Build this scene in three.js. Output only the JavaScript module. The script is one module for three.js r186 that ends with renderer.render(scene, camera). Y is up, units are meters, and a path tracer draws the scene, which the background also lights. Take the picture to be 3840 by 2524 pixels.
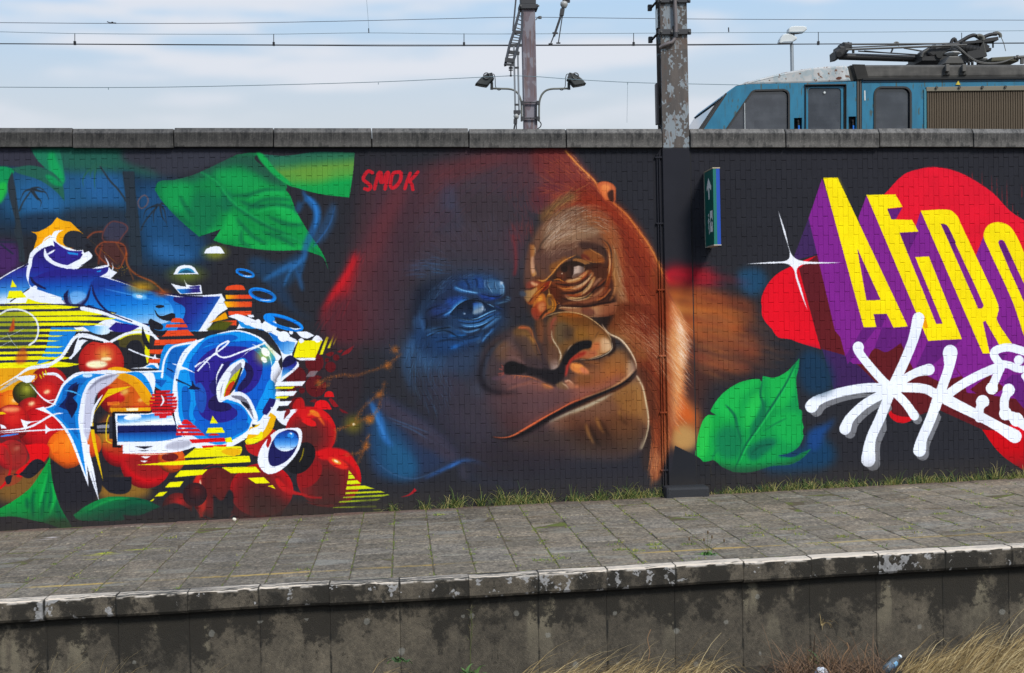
import * as THREE from 'three';
import { mergeGeometries } from 'three/addons/utils/BufferGeometryUtils.js';
import { RoundedBoxGeometry } from 'three/addons/geometries/RoundedBoxGeometry.js';

// ---------------------------------------------------------------- camera, sky, sun, exposure
const scene = new THREE.Scene();
const camera = new THREE.PerspectiveCamera(24.5, 1024 / 673, 0.1, 3000);
camera.position.set(0, 1.717, 15.15);
camera.rotation.order = 'YXZ';
camera.rotation.set(-0.0047, -0.07, -0.02);
camera.updateMatrixWorld();
const renderer = new THREE.WebGLRenderer({ antialias: true });
renderer.toneMapping = THREE.LinearToneMapping;
renderer.toneMappingExposure = 1.0;
renderer.shadowMap.enabled = true;
const SUN = new THREE.Vector3(0.42, 0.80, 0.72).normalize();
const sun = new THREE.DirectionalLight(new THREE.Color(1.0, 0.965, 0.91), 3.0);
sun.position.copy(SUN).multiplyScalar(60); sun.target.position.set(1, 1, 0);
sun.castShadow = true; sun.shadow.radius = 24; sun.shadow.mapSize.set(2048, 2048);
Object.assign(sun.shadow.camera, { left: -22, right: 22, top: 18, bottom: -18, near: 1, far: 140 });
scene.add(sun, sun.target);

// ---------------------------------------------------------------- noise
const hash2 = (x, y) => { let h = Math.imul(x, 374761393) + Math.imul(y, 668265263); h = Math.imul(h ^ (h >>> 13), 1274126177); return ((h ^ (h >>> 16)) >>> 0) / 4294967296; };
function vnoise(x, y) { const xi = Math.floor(x), yi = Math.floor(y), fx = x - xi, fy = y - yi, u = fx * fx * (3 - 2 * fx), v = fy * fy * (3 - 2 * fy), a = hash2(xi, yi), b = hash2(xi + 1, yi), c = hash2(xi, yi + 1), d = hash2(xi + 1, yi + 1); return a + (b - a) * u + (c - a) * v + (a - b - c + d) * u * v; }
function fbm(x, y, o = 4) { let s = 0, a = 0.5, n = 0; for (let i = 0; i < o; i++) { s += a * vnoise(x, y); n += a; a *= 0.5; x = x * 2.03 + 17.1; y = y * 2.01 + 5.7; } return s / n; }
const sst = (a, b, x) => { const t = Math.min(1, Math.max(0, (x - a) / (b - a))); return t * t * (3 - 2 * t); };
const mix = (a, b, t) => a + (b - a) * t;

// the sky: pale blue with thin soft streaks of cloud, whiter towards the horizon, a veiled sun behind the viewer
{
  const w = 2048, h = 1024, data = new Float32Array(w * h * 4);
  for (let j = 0; j < h; j++) {
    const el = (j + 0.5) / h * Math.PI - Math.PI / 2, deg = el * 180 / Math.PI;
    for (let i = 0; i < w; i++) {
      const az = (i + 0.5) / w * Math.PI * 2 - Math.PI, o = (j * w + i) * 4;
      const x = Math.cos(el) * Math.cos(az), y = Math.sin(el), z = Math.cos(el) * Math.sin(az);
      let r, g, b;
      if (deg < -0.5) { r = 0.17; g = 0.16; b = 0.145; } else {
        const t = Math.max(0, deg);
        const k = sst(6.5, 13.5, t), k2 = sst(14, 60, t);
        r = mix(mix(0.63, 0.45, k), 0.25, k2); g = mix(mix(0.69, 0.66, k), 0.45, k2); b = mix(mix(0.75, 0.90, k), 0.82, k2);
        // streaks of thin cloud, spread along the horizon
        const s = Math.max(0.06, Math.sin(Math.max(el, 0.02)));
        const cx = x / (s + 0.09), cz = z / (s + 0.09);
        const warp = fbm(cx * 0.35 + 3, cz * 0.35 + 8, 3) * 2;
        const band = fbm(az * 5.5 + warp * 0.5, t * 0.75 + warp, 4), fine = fbm(az * 14 + 40 + warp, t * 1.9 + 3 + warp * 1.4, 5);
        const high = fbm(cx * 1.1 + warp, cz * 0.7 + 20, 5);
        let c = t < 26 ? mix(sst(0.40, 0.66, band * 0.55 + fine * 0.45), sst(0.42, 0.72, high), sst(16, 26, t)) : sst(0.42, 0.72, high);
        c = Math.min(1, c * 1.25) * (0.78 * sst(5, 9.5, t) + 0.12);
        r = mix(r, 0.76, c); g = mix(g, 0.79, c); b = mix(b, 0.86, c);
        const d = Math.max(0, x * SUN.x + y * SUN.y + z * SUN.z);
        const veil = 0.55 * Math.pow(d, 6) + 1.0 * Math.pow(d, 40);
        r += veil; g += veil * 0.97; b += veil * 0.92;
      }
      data[o] = r; data[o + 1] = g; data[o + 2] = b; data[o + 3] = 1;
    }
  }
  const sky = new THREE.DataTexture(data, w, h, THREE.RGBAFormat, THREE.FloatType);
  sky.mapping = THREE.EquirectangularReflectionMapping; sky.magFilter = THREE.LinearFilter; sky.minFilter = THREE.LinearFilter; sky.needsUpdate = true;
  scene.background = sky; scene.environment = sky;
}
// ---------------------------------------------------------------- helpers
// measured bearings: a pixel of the 3840 x 2524 survey photograph -> the point where that sight line meets the vertical plane z
const FO = 5811, RM = new THREE.Matrix3().setFromMatrix4(camera.matrixWorld), EYE = camera.position.clone();
function at(px, py, z) { const d = new THREE.Vector3((px - 1920) / FO, -(py - 1262) / FO, -1).applyMatrix3(RM), t = (z - EYE.z) / d.z; return d.multiplyScalar(t).add(EYE); }
const DD = 3840 / 2379;                                              // points noted on the 2379 pixel wide print
const atD = (x, y, z) => at(x * DD, y * DD, z);
const seen = {};
function numbered(n) { if (!(n in seen)) { seen[n] = 0; return n; } return n + '_' + String(++seen[n]).padStart(3, '0'); }
function tag(o, label, category, group, kind) { o.userData = {}; if (label) o.userData.label = label; if (category) o.userData.category = category; if (group) o.userData.group = group; if (kind) o.userData.kind = kind; return o; }
function base(name, pos = [0, 0, 0]) { const g = new THREE.Group(); g.name = numbered(name); g.position.set(...pos); scene.add(g); return g; }
function mesh(name, geo, m, parent) { const g = Array.isArray(geo) ? (geo.length > 1 ? mergeGeometries(geo.map(clean)) : geo[0]) : geo; const o = new THREE.Mesh(g, m); o.name = parent ? name : numbered(name); o.castShadow = o.receiveShadow = true; (parent || scene).add(o); return o; }
function clean(g) { const q = g.index ? g.toNonIndexed() : g; for (const k of Object.keys(q.attributes)) if (!['position', 'normal', 'uv'].includes(k)) q.deleteAttribute(k); return q; }
const std = (c, r = 0.8, o = {}) => new THREE.MeshStandardMaterial({ color: c, roughness: r, ...o });
const V = (x, y, z) => new THREE.Vector3(x, y, z);
function bx(x0, y0, z0, x1, y1, z1, r = 0) {
  const w = Math.abs(x1 - x0), h = Math.abs(y1 - y0), d = Math.abs(z1 - z0);
  const g = r ? new RoundedBoxGeometry(w, h, d, 1, Math.min(r, w / 2.01, h / 2.01, d / 2.01)) : new THREE.BoxGeometry(w, h, d);
  return g.translate((x0 + x1) / 2, (y0 + y1) / 2, (z0 + z1) / 2);
}
function bar(a, b, r, n = 8) { const d = b.clone().sub(a), g = new THREE.CylinderGeometry(r, r, d.length(), n); g.applyQuaternion(new THREE.Quaternion().setFromUnitVectors(V(0, 1, 0), d.normalize())); const m = a.clone().add(b).multiplyScalar(0.5); return g.translate(m.x, m.y, m.z); }
function beam(a, b, w, h) { const d = b.clone().sub(a), g = new THREE.BoxGeometry(w, d.length(), h); g.applyQuaternion(new THREE.Quaternion().setFromUnitVectors(V(0, 1, 0), d.normalize())); const m = a.clone().add(b).multiplyScalar(0.5); return g.translate(m.x, m.y, m.z); }
function tube(pts, r, n = 24, k = 6) { return new THREE.TubeGeometry(new THREE.CatmullRomCurve3(pts), n, r, k); }
function slab(pts, z0, z1, bevel = 0) {                              // outline in x, y -> solid between z0 and z1
  const s = new THREE.Shape(pts.map((p) => new THREE.Vector2(p.x ?? p[0], p.y ?? p[1])));
  const g = new THREE.ExtrudeGeometry(s, { depth: z1 - z0 - 2 * bevel, bevelEnabled: bevel > 0, bevelSize: bevel, bevelThickness: bevel, bevelOffset: -bevel, bevelSegments: 2, steps: 1 });
  return g.translate(0, 0, z0 + bevel);
}
function disc(c, r, h, n = 20) { return new THREE.CylinderGeometry(r, r, h, n).translate(c.x, c.y, c.z); }
function lathe(c, pr, n = 20) { return new THREE.LatheGeometry(pr.map(([r, y]) => new THREE.Vector2(r, y)), n).translate(c.x, c.y, c.z); }
// a texture from a function of the pixel -> [r, g, b] in sRGB 0..255
function pix(w, h, fn, srgb = true) {
  const d = new Uint8Array(w * h * 4);
  for (let j = 0; j < h; j++) for (let i = 0; i < w; i++) { const c = fn(i, j), o = (j * w + i) * 4; d[o] = c[0]; d[o + 1] = c[1] ?? c[0]; d[o + 2] = c[2] ?? c[0]; d[o + 3] = 255; }
  const t = new THREE.DataTexture(d, w, h, THREE.RGBAFormat); if (srgb) t.colorSpace = THREE.SRGBColorSpace;
  t.wrapS = t.wrapT = THREE.RepeatWrapping; t.magFilter = THREE.LinearFilter; t.minFilter = THREE.LinearMipmapLinearFilter; t.generateMipmaps = true; t.needsUpdate = true; return t;
}
function canvasTex(c, srgb = true) { const t = new THREE.CanvasTexture(c); if (srgb) t.colorSpace = THREE.SRGBColorSpace; t.magFilter = THREE.LinearFilter; t.anisotropy = 8; return t; }
const clamp8 = (v) => Math.max(0, Math.min(255, v));
// uv straight from position (metres), for bump maps on any solid
function uvFlat(g, fx, fy) { const p = g.attributes.position, n = p.count, u = new Float32Array(n * 2); for (let i = 0; i < n; i++) { u[i * 2] = fx(p.getX(i), p.getY(i), p.getZ(i)); u[i * 2 + 1] = fy(p.getX(i), p.getY(i), p.getZ(i)); } g.setAttribute('uv', new THREE.BufferAttribute(u, 2)); return g; }
function uvBox(g, s = 1) { const q = g.index ? g.toNonIndexed() : g; q.computeVertexNormals(); const N = q.attributes.normal, P = q.attributes.position, u = new Float32Array(P.count * 2); for (let i = 0; i < P.count; i++) { const ax = Math.abs(N.getX(i)), ay = Math.abs(N.getY(i)), az = Math.abs(N.getZ(i)), x = P.getX(i), y = P.getY(i), z = P.getZ(i); const a = ay > ax && ay > az ? [x, z] : ax > az ? [z, y] : [x, y]; u[i * 2] = a[0] * s; u[i * 2 + 1] = a[1] * s; } q.setAttribute('uv', new THREE.BufferAttribute(u, 2)); return q; }
const grainTex = pix(512, 512, (i, j) => { const a = fbm(i / 5, j / 5, 3), b = vnoise(i / 1.7 + 50, j / 1.7), v = 90 + 90 * a + 50 * (b - 0.5); return [clamp8(v)]; }, false);
const bump = (t, rep) => { const c = t.clone(); c.repeat.set(rep, rep); c.needsUpdate = true; return c; };
// ---------------------------------------------------------------- painting tools (flat paint on the wall, in wall metres)
function rng(seed) { let s = seed >>> 0; return () => { s = (s + 0x6d2b79f5) | 0; let t = Math.imul(s ^ (s >>> 15), 1 | s); t = (t + Math.imul(t ^ (t >>> 7), 61 | t)) ^ t; return ((t ^ (t >>> 14)) >>> 0) / 4294967296; }; }
function makePainter(ctx, toCanvas, k) {                      // toCanvas: survey point -> canvas pixel; k: canvas pixels per survey unit
  let ox = 0, oy = 0, sc = 1, rnd = rng(7);
  const T = {};
  T.frame = (a, b, s) => { ox = a; oy = b; sc = s; };
  const pt = (x, y) => toCanvas(ox + x / sc, oy + y / sc);
  const W = (w) => w / sc * k;
  const parse = (s) => (Array.isArray(s) ? s : s.trim().split(/\s+/).map((q) => { const c = q.endsWith('c'); const [x, y] = (c ? q.slice(0, -1) : q).split(',').map(Number); return { x, y, c }; })).map((p) => { const [x, y] = pt(p.x, p.y); return { x, y, c: p.c }; });
  function trace(P, closed) {
    const n = P.length, at = (i) => (closed ? P[(i + n) % n] : P[Math.max(0, Math.min(n - 1, i))]);
    ctx.beginPath(); ctx.moveTo(P[0].x, P[0].y);
    const m = closed ? n : n - 1;
    for (let i = 0; i < m; i++) {
      const a = at(i - 1), b = at(i), c = at(i + 1), d = at(i + 2), L = Math.hypot(c.x - b.x, c.y - b.y);
      const tan = (p, q, r) => { let tx = r.x - p.x, ty = r.y - p.y; const l = Math.hypot(tx, ty) || 1; return [tx / l, ty / l]; };
      const t1 = b.c ? null : tan(a, b, c), t2 = c.c ? null : tan(b, c, d), h = L / 3;
      ctx.bezierCurveTo(t1 ? b.x + t1[0] * h : b.x + (c.x - b.x) / 3, t1 ? b.y + t1[1] * h : b.y + (c.y - b.y) / 3, t2 ? c.x - t2[0] * h : c.x - (c.x - b.x) / 3, t2 ? c.y - t2[1] * h : c.y - (c.y - b.y) / 3, c.x, c.y);
    }
    if (closed) ctx.closePath();
  }
  // soft (sprayed) shapes are drawn small, blurred there and enlarged onto the wall
  let main = ctx;
  function on(o, f, box) {
    const R = o.b ? W(o.b) : 0;
    if (R < 0.5 || !box) { ctx.save(); if (o.a !== undefined) ctx.globalAlpha = o.a; if (o.op) ctx.globalCompositeOperation = o.op; f(); ctx.restore(); return; }
    const m = 3 * R + 2, cw = main.canvas.width, ch = main.canvas.height;
    const x0 = Math.max(box[0] - m, -2 * m), y0 = Math.max(box[1] - m, -2 * m), x1 = Math.min(box[2] + m, cw + 2 * m), y1 = Math.min(box[3] + m, ch + 2 * m);
    if (x1 <= 0 || y1 <= 0 || x0 >= cw || y0 >= ch || x1 - x0 < 1 || y1 - y0 < 1) return;
    const s = Math.min(1, 2.2 / R), w = Math.max(2, Math.ceil((x1 - x0) * s)), h = Math.max(2, Math.ceil((y1 - y0) * s));
    const A = document.createElement('canvas'), B = document.createElement('canvas'); A.width = B.width = w; A.height = B.height = h;
    const keep = ctx; ctx = A.getContext('2d'); ctx.setTransform(w / (x1 - x0), 0, 0, h / (y1 - y0), -x0 * w / (x1 - x0), -y0 * h / (y1 - y0));
    f(); ctx = keep;
    const bc = B.getContext('2d'); bc.filter = 'blur(' + (R * s).toFixed(2) + 'px)'; bc.drawImage(A, 0, 0);
    ctx.save(); if (o.a !== undefined && !o.inner) ctx.globalAlpha = o.a; if (o.op) ctx.globalCompositeOperation = o.op; ctx.imageSmoothingEnabled = true; ctx.imageSmoothingQuality = 'high';
    ctx.drawImage(B, x0, y0, x1 - x0, y1 - y0); ctx.restore();
  }
  const boxOf = (P, pad = 0) => { let a = 1e9, b = 1e9, c = -1e9, d = -1e9; for (const p of P) { const x = p.x ?? p[0], y = p.y ?? p[1]; a = Math.min(a, x); b = Math.min(b, y); c = Math.max(c, x); d = Math.max(d, y); } const e = pad + 0.12 * Math.max(c - a, d - b); return [a - e, b - e, c + e, d + e]; };
  const col = (c) => (typeof c === 'function' ? c() : c);
  T.lg = (x0, y0, x1, y1, ...st) => () => { const [a, b] = pt(x0, y0), [c, d] = pt(x1, y1), g = ctx.createLinearGradient(a, b, c, d); st.forEach((s, i) => { const u = Array.isArray(s) ? s : [i / (st.length - 1), s]; g.addColorStop(u[0], u[1]); }); return g; };
  T.rg = (x, y, r, ...st) => () => { const [a, b] = pt(x, y), g = ctx.createRadialGradient(a, b, 0, a, b, W(r)); st.forEach((s, i) => { const u = Array.isArray(s) ? s : [i / (st.length - 1), s]; g.addColorStop(u[0], u[1]); }); return g; };
  T.fill = (s, c, o = {}) => { const P = parse(s); on(o, () => { trace(P, true); ctx.fillStyle = col(c); ctx.fill(); }, boxOf(P)); };
  T.edge = (s, c, w, o = {}) => { const P = parse(s); on(o, () => { trace(P, !o.open); ctx.strokeStyle = col(c); ctx.lineWidth = W(w); ctx.lineJoin = o.join || 'round'; ctx.lineCap = 'round'; ctx.stroke(); }, boxOf(P, W(w))); };
  T.line = (s, c, w, o = {}) => T.edge(s, c, w, { open: true, ...o });
  T.ell = (x, y, rx, ry, rot, c, o = {}) => { const [a, b] = pt(x, y), q = W(Math.max(rx, ry) + (o.w || 0)); on(o, () => { ctx.beginPath(); ctx.ellipse(a, b, W(rx), W(ry), rot * Math.PI / 180, 0, Math.PI * 2); if (o.w) { ctx.strokeStyle = col(c); ctx.lineWidth = W(o.w); ctx.stroke(); } else { ctx.fillStyle = col(c); ctx.fill(); } }, [a - q, b - q, a + q, b + q]); };
  T.glow = (x, y, r, c, o = {}) => on(o, () => {
    const [a, b] = pt(x, y), R = W(r); ctx.translate(a, b); ctx.scale(1, o.k || 1);
    const g = ctx.createRadialGradient(0, 0, 0, 0, 0, R); g.addColorStop(0, c); g.addColorStop(0.4, c + '99'); g.addColorStop(0.75, c + '2c'); g.addColorStop(1, c + '00');
    ctx.fillStyle = g; ctx.beginPath(); ctx.arc(0, 0, R, 0, 6.3); ctx.fill();
  });
  function sample(P, n) {                                      // points along a smooth open line
    const out = [], at = (i) => P[Math.max(0, Math.min(P.length - 1, i))];
    for (let i = 0; i < P.length - 1; i++) for (let j = 0; j < n; j++) {
      const t = j / n, a = at(i - 1), b = at(i), c = at(i + 1), d = at(i + 2), f = (p, q, r, s) => 0.5 * (2 * q + (r - p) * t + (2 * p - 5 * q + 4 * r - s) * t * t + (3 * q - p - 3 * r + s) * t * t * t);
      out.push([f(a.x, b.x, c.x, d.x), f(a.y, b.y, c.y, d.y)]);
    }
    out.push([P[P.length - 1].x, P[P.length - 1].y]);
    return out;
  }
  // brush stroke of varying width; taper: 'both', 'end', 'start'
  T.brush = (s, c, w, o = {}) => { const PP = parse(s); on(o, () => {
    const Q = sample(PP, 8), n = Q.length, Lf = [], Rt = [], ww = W(w) / 2;
    for (let i = 0; i < n; i++) {
      const a = Q[Math.max(0, i - 1)], b = Q[Math.min(n - 1, i + 1)], l = Math.hypot(b[0] - a[0], b[1] - a[1]) || 1, t = i / (n - 1);
      const p = o.t === 'end' ? 1 - t * 0.96 : o.t === 'start' ? 0.04 + t * 0.96 : Math.pow(Math.sin(Math.PI * Math.min(0.98, Math.max(0.02, t))), 0.6);
      const nx = -(b[1] - a[1]) / l * ww * p, ny = (b[0] - a[0]) / l * ww * p;
      Lf.push([Q[i][0] + nx, Q[i][1] + ny]); Rt.unshift([Q[i][0] - nx, Q[i][1] - ny]);
    }
    ctx.beginPath(); [...Lf, ...Rt].forEach((q, i) => (i ? ctx.lineTo(...q) : ctx.moveTo(...q))); ctx.closePath(); ctx.fillStyle = col(c); ctx.fill();
  }, boxOf(PP, W(w))); };
  T.clip = (s, f) => { ctx.save(); trace(parse(s), true); ctx.clip(); f(); ctx.restore(); };
  // hair: strokes inside a region following a field of directions "x,y,degrees"
  T.fur = (seed, region, flow, n, len, wid, cols, o = {}) => {
    rnd = rng(seed);
    const P = sample([...parse(region), parse(region)[0]], 4), F = flow.trim().split(/\s+/).map((q) => { const [x, y, a] = q.split(',').map(Number), [X, Y] = pt(x, y); return [X, Y, a * Math.PI / 180]; });
    let x0 = 1e9, y0 = 1e9, x1 = -1e9, y1 = -1e9;
    for (const [x, y] of P) { x0 = Math.min(x0, x); y0 = Math.min(y0, y); x1 = Math.max(x1, x); y1 = Math.max(y1, y); }
    const inside = (x, y) => { let c = false; for (let i = 0, j = P.length - 1; i < P.length; j = i++) if ((P[i][1] > y) !== (P[j][1] > y) && x < ((P[j][0] - P[i][0]) * (y - P[i][1])) / (P[j][1] - P[i][1]) + P[i][0]) c = !c; return c; };
    const dir = (x, y) => { let a = 0, b = 0; for (const [X, Y, t] of F) { const w = 1 / ((x - X) ** 2 + (y - Y) ** 2 + 20) ** 1.3; a += Math.cos(t) * w; b += Math.sin(t) * w; } return Math.atan2(b, a); };
    on({ ...o, inner: true }, () => {
      ctx.lineCap = 'round';
      for (let i = 0, tries = 0; i < n && tries < n * 30; tries++) {
        const x = x0 + rnd() * (x1 - x0), y = y0 + rnd() * (y1 - y0);
        if (!inside(x, y)) continue;
        i++;
        const L = W(len) * (0.5 + rnd() * 0.8), t = dir(x, y) + (rnd() - 0.5) * (o.j ?? 0.28), bend = (rnd() - 0.5) * (o.bend ?? 0.25), c = cols[Math.floor(rnd() * cols.length)], w0 = W(wid) * (0.5 + rnd() * 0.8), al = (o.a ?? 1) * (0.35 + rnd() * 0.65);
        const mx = x + Math.cos(t) * L * 0.5, my = y + Math.sin(t) * L * 0.5, ex = x + Math.cos(t + bend) * L, ey = y + Math.sin(t + bend) * L, nx = -Math.sin(t) * w0 / 2, ny = Math.cos(t) * w0 / 2;
        ctx.globalAlpha = al; ctx.fillStyle = c;
        ctx.beginPath(); ctx.moveTo(x - nx * 0.3, y - ny * 0.3); ctx.quadraticCurveTo(mx + nx, my + ny, ex, ey); ctx.quadraticCurveTo(mx - nx, my - ny, x + nx * 0.3, y + ny * 0.3); ctx.fill();
      }
    }, [x0 - W(len) * 1.4, y0 - W(len) * 1.4, x1 + W(len) * 1.4, y1 + W(len) * 1.4]);
  };
  // stroke whose radius swells towards its end
  T.swell = (s, c, r0, r1) => { const Q = sample(parse(s), 24), n = Q.length; ctx.fillStyle = c; for (let i = 0; i < n; i++) { const t = i / (n - 1), k = Math.max(0, (t - 0.62) / 0.38), r = W(r0 + (r1 - r0) * k * k * (3 - 2 * k)); ctx.beginPath(); ctx.arc(Q[i][0], Q[i][1], r, 0, 6.3); ctx.fill(); } };
  // spray specks
  T.specks = (seed, x, y, rx, ry, n, r, c, o = {}) => { rnd = rng(seed); on(o, () => { ctx.fillStyle = c; for (let i = 0; i < n; i++) { const t = rnd() * 6.283, d = Math.sqrt(-Math.log(1 - rnd() * 0.97)) * 0.55; const [a, b] = pt(x + Math.cos(t) * d * rx, y + Math.sin(t) * d * ry); ctx.globalAlpha = (o.a ?? 1) * (0.3 + rnd() * 0.7); ctx.beginPath(); ctx.arc(a, b, W(r) * (0.4 + rnd()), 0, 6.283); ctx.fill(); } }); };
  T.group = (o, f) => on(o, f);
  return T;
}
function paintLeft(T) {
  const { frame, fill, line, edge, ell, glow, lg, rg, brush, clip, fur, specks } = T;
  const WH = '#f1f4ff', NV = '#1a1846', YL = '#f4ee00', OR = '#e8481e', BL = '#0a86dc', IN = '#2a1f86', BK = '#202028';
  // ---- night jungle at the top
  frame(0, 480, 2.058);
  fill('-80,300 960,300 1330,380 1560,700 1560,1050 1080,1050 990,700 -80,760', '#18344e', { b: 60 });
  fill('30,380 480,330 940,340 985,600 960,660 150,690 20,620', '#1f527a', { b: 40 });
  fill('160,470 300,440 480,560 400,640 200,640', '#24639a', { b: 28, a: 0.8 }); fill('640,380 900,380 940,560 700,560', '#225a90', { b: 30, a: 0.8 });
  fill('1080,480 1240,470 1360,700 1560,900 1540,1000 1180,1010 1100,800', '#1a4a76', { b: 36, a: 0.85 });
  fill('500,640 960,620 980,730 480,750', '#22303f', { b: 26 }); fill('150,700 430,660 440,760 200,790', '#1c3046', { b: 20 });
  fill('-40,900 120,900 150,1050 60,1130 -40,1130', '#43245a', { b: 22 });
  fill('1180,880 1380,930 1500,1000 1240,1000', '#265f96', { b: 20, a: 0.7 });
  fill('230,150 950,150 1250,330 1160,370 960,330 700,340 500,330 330,300', '#20574a', { b: 28 });
  fill('-20,150c 240,150c 250,190 350,300 320,310 -20,290c', '#32323e', { b: 5 });
  fill('940,150c 1900,150c 1830,205 1560,320 1270,370 1180,340 950,250', '#32333d', { b: 22 });
  // leaves at the far left
  fill('-10,296c 60,302 110,330 90,370 40,470 -10,580c', '#0a8a4e', { b: 3 }); fill('-10,440 40,420 60,470 20,560 -10,580', '#1cae43', { b: 9 });
  fill('245,170c 460,165c 480,250 495,340 496,420 480,440 350,310 290,250', '#1c7656', { b: 2 }); fill('400,180 440,250 490,360 490,420 420,380 370,260', '#0f9a54', { b: 10 });
  fill('90,310c 250,290 400,340 480,430 500,565c 420,480 300,400 130,345', '#215c4c', { b: 2 }); fill('360,360 470,420 480,450 400,430', '#0d8a50', { b: 6 });
  // trunks and branches
  fill('95,335c 62,420 70,520 100,640 120,740 110,800 140,900 148,1035c 195,1035c 180,880 160,740 140,620 120,470', '#2a333b', { b: 2 });
  fill('945,335c 962,470 975,620 968,680 985,740 1000,960 1000,1060c 1098,1060c 1088,900 1070,680 1045,480 1037,335c', '#26303a', { b: 2 });
  line('972,565 945,520 905,465 855,415 775,300', '#28333d', 13, { b: 1.5 }); line('1088,790 1118,725 1175,650 1230,590', '#25303c', 10, { b: 1.5 });
  line('150,640 180,570 245,480', '#28333c', 11, { b: 1.5 });
  for (const s of ['250,475 190,490 152,575', '255,475 320,490 355,500 380,560', '250,480 290,540 318,570 310,615', '240,470 300,460 350,490', '245,485 280,540 300,560']) brush(s, '#262f38', 20, { b: 1.5, t: 'end' });
  for (const s of ['1225,590 1130,630 1105,705', '1220,590 1185,660 1188,740', '1235,590 1250,680 1285,735', '1240,580 1290,600 1330,640', '1230,590 1270,640 1290,780']) brush(s, '#222c37', 17, { b: 1.5, t: 'end' });
  for (const s of ['750,275 680,330 640,400 650,465', '745,290 730,380 735,485', '760,280 850,300 905,340', '735,290 700,340 700,385']) brush(s, '#23594a', 20, { b: 2, t: 'end' });
  line('0,880 60,880 120,880', '#22283a', 12, { b: 2 }); line('10,900 60,940 100,970', '#22283a', 12, { b: 2 });
  // ghostly orange loops
  edge('1070,560 1110,520 1140,540 1135,590 1095,620 1070,600', '#9a5a4a', 8, { b: 3, a: 0.7 });
  fill('830,740 920,720 985,760 960,830 900,880 800,840', '#3c3a50', { b: 8, a: 0.7 });
  edge('790,840 850,730 930,730 985,770 950,830 900,890 830,890', '#7a3a30', 8, { b: 3, a: 0.8 });
  fill('760,910 850,880 960,900 980,1000 900,1060 770,1040', '#4a2a28', { b: 14 });
  edge('740,960 780,890 860,880 950,900 975,960 960,1010 905,1085', '#b04a22', 8, { b: 3, a: 0.85 }); line('555,930 640,880 720,810 790,800', '#b04a26', 9, { b: 4, a: 0.9 });
  line('790,900 770,980 760,1050', '#8a3a22', 8, { b: 4 }); line('975,960 985,1060 1050,1130 1180,1190 1280,1280', '#b2521f', 10, { b: 4, a: 0.9 });
  line('900,890 960,990 1000,1100 1030,1170', '#8a4a22', 8, { b: 4, a: 0.8 });
  // orange flame with its long tail
  fill('240,800c 290,802 390,750 440,690c 480,712 545,725c 650,825 770,930 920,1060c 860,1010 700,870 610,800 530,800 490,850 500,905 560,930c 430,930 330,950 225,1045c 270,900 285,830', lg(240, 760, 620, 900, '#f7a000', '#f8ae06', '#e89a08'));
  specks(3, 930, 1090, 100, 60, 90, 2, '#c0901c'); 
  fill('545,800 640,830 700,900 640,935 560,925 495,895 500,840', '#272a33', { b: 3 });
  // ---- white outline body of the blue figure
  fill('-20,1170c 100,1100 215,1045c 240,960 330,885 400,830c 420,800 490,785c 445,820 440,880 560,935c 600,945 640,940c 650,965c 700,945c 722,985 690,1030c 580,1098c 690,1090 800,1060 830,1060c 855,1090 905,1115c 855,1160c 950,1195 1150,1260 1370,1292c 1550,1292 1710,1280c 1738,1328c 1726,1342c 1757,1395c 1680,1450 1600,1570c -20,1570c', WH);
  line('330,890 345,860 390,830', WH, 8);
  fill('690,920c 715,950 720,965c 700,972c 680,935c', WH);
  brush('805,985 830,1030 840,1065', WH, 14, { t: 'start' }); brush('865,1040 872,1075 868,1095', WH, 12, { t: 'start' });
  // shadow gaps inside the outline
  fill('650,905c 685,890c 720,950 755,1030c 620,1065c 700,1010 715,985c', BK);
  // blue forms
  fill('245,1060c 260,990 330,930 400,905c 500,950 600,960 640,975c 620,1010c 520,1060c 430,1040 350,980 340,935c 345,1000 420,1060 575,1100c 640,1085 760,1085 840,1070c 830,1110 770,1150c 840,1175 1000,1220 1150,1255 1370,1305 1540,1310 1700,1305c 1640,1400 1560,1520 1530,1570c 1180,1570c 1100,1540 960,1510 660,1400c 655,1390c 470,1310c 300,1250 230,1210 225,1140', lg(500, 940, 480, 1420, '#241a66', '#26248a', '#0d57b4', '#1a86dc'));
  fill('700,1190c 640,1330 560,1370 530,1350 525,1290 530,1250c 510,1300 480,1330 420,1300 330,1250 260,1180 240,1160c 400,1100 600,1090 760,1140', lg(500, 1130, 520, 1380, '#262080', '#0f4fae', '#2080d0', '#9cc8f0'));
  fill('705,1190c 760,1150 860,1170 1000,1215 1180,1275 1300,1340 1340,1420 1310,1490 1180,1515 1000,1490 840,1420 740,1320', lg(980, 1180, 1040, 1530, '#18348e', '#0a58b4', '#0f78d4', '#3a9ae4', '#a8ccf0'));
  fill('1340,1305c 1700,1300c 1640,1400 1540,1560c 1360,1570c 1430,1400 1340,1330', lg(1400, 1310, 1640, 1500, '#241c66', '#1f2f8e', '#0f6fc8')); 
  ell(1078, 1300, 55, 22, 12, '#58b8f8', { b: 5 }); ell(1075, 1300, 26, 11, 12, '#ffffff', { b: 2 });
  brush('800,1240 1000,1285 1200,1330', '#5aaaf0', 7, { a: 0.7, b: 2 });
  fill('410,870c 520,940 636,950c 620,985c 510,1058c 420,1020 370,985 355,975c 430,940c', '#2e2286'); fill('520,955c 605,968c 600,982c 525,972c', '#1a86d8');
  brush('345,930 360,985 420,1040 575,1090', WH, 22); brush('355,980 395,960 425,940', WH, 14);
  fill('745,1105c 785,1095c 775,1112c 750,1114c', '#1a86d8');
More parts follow.
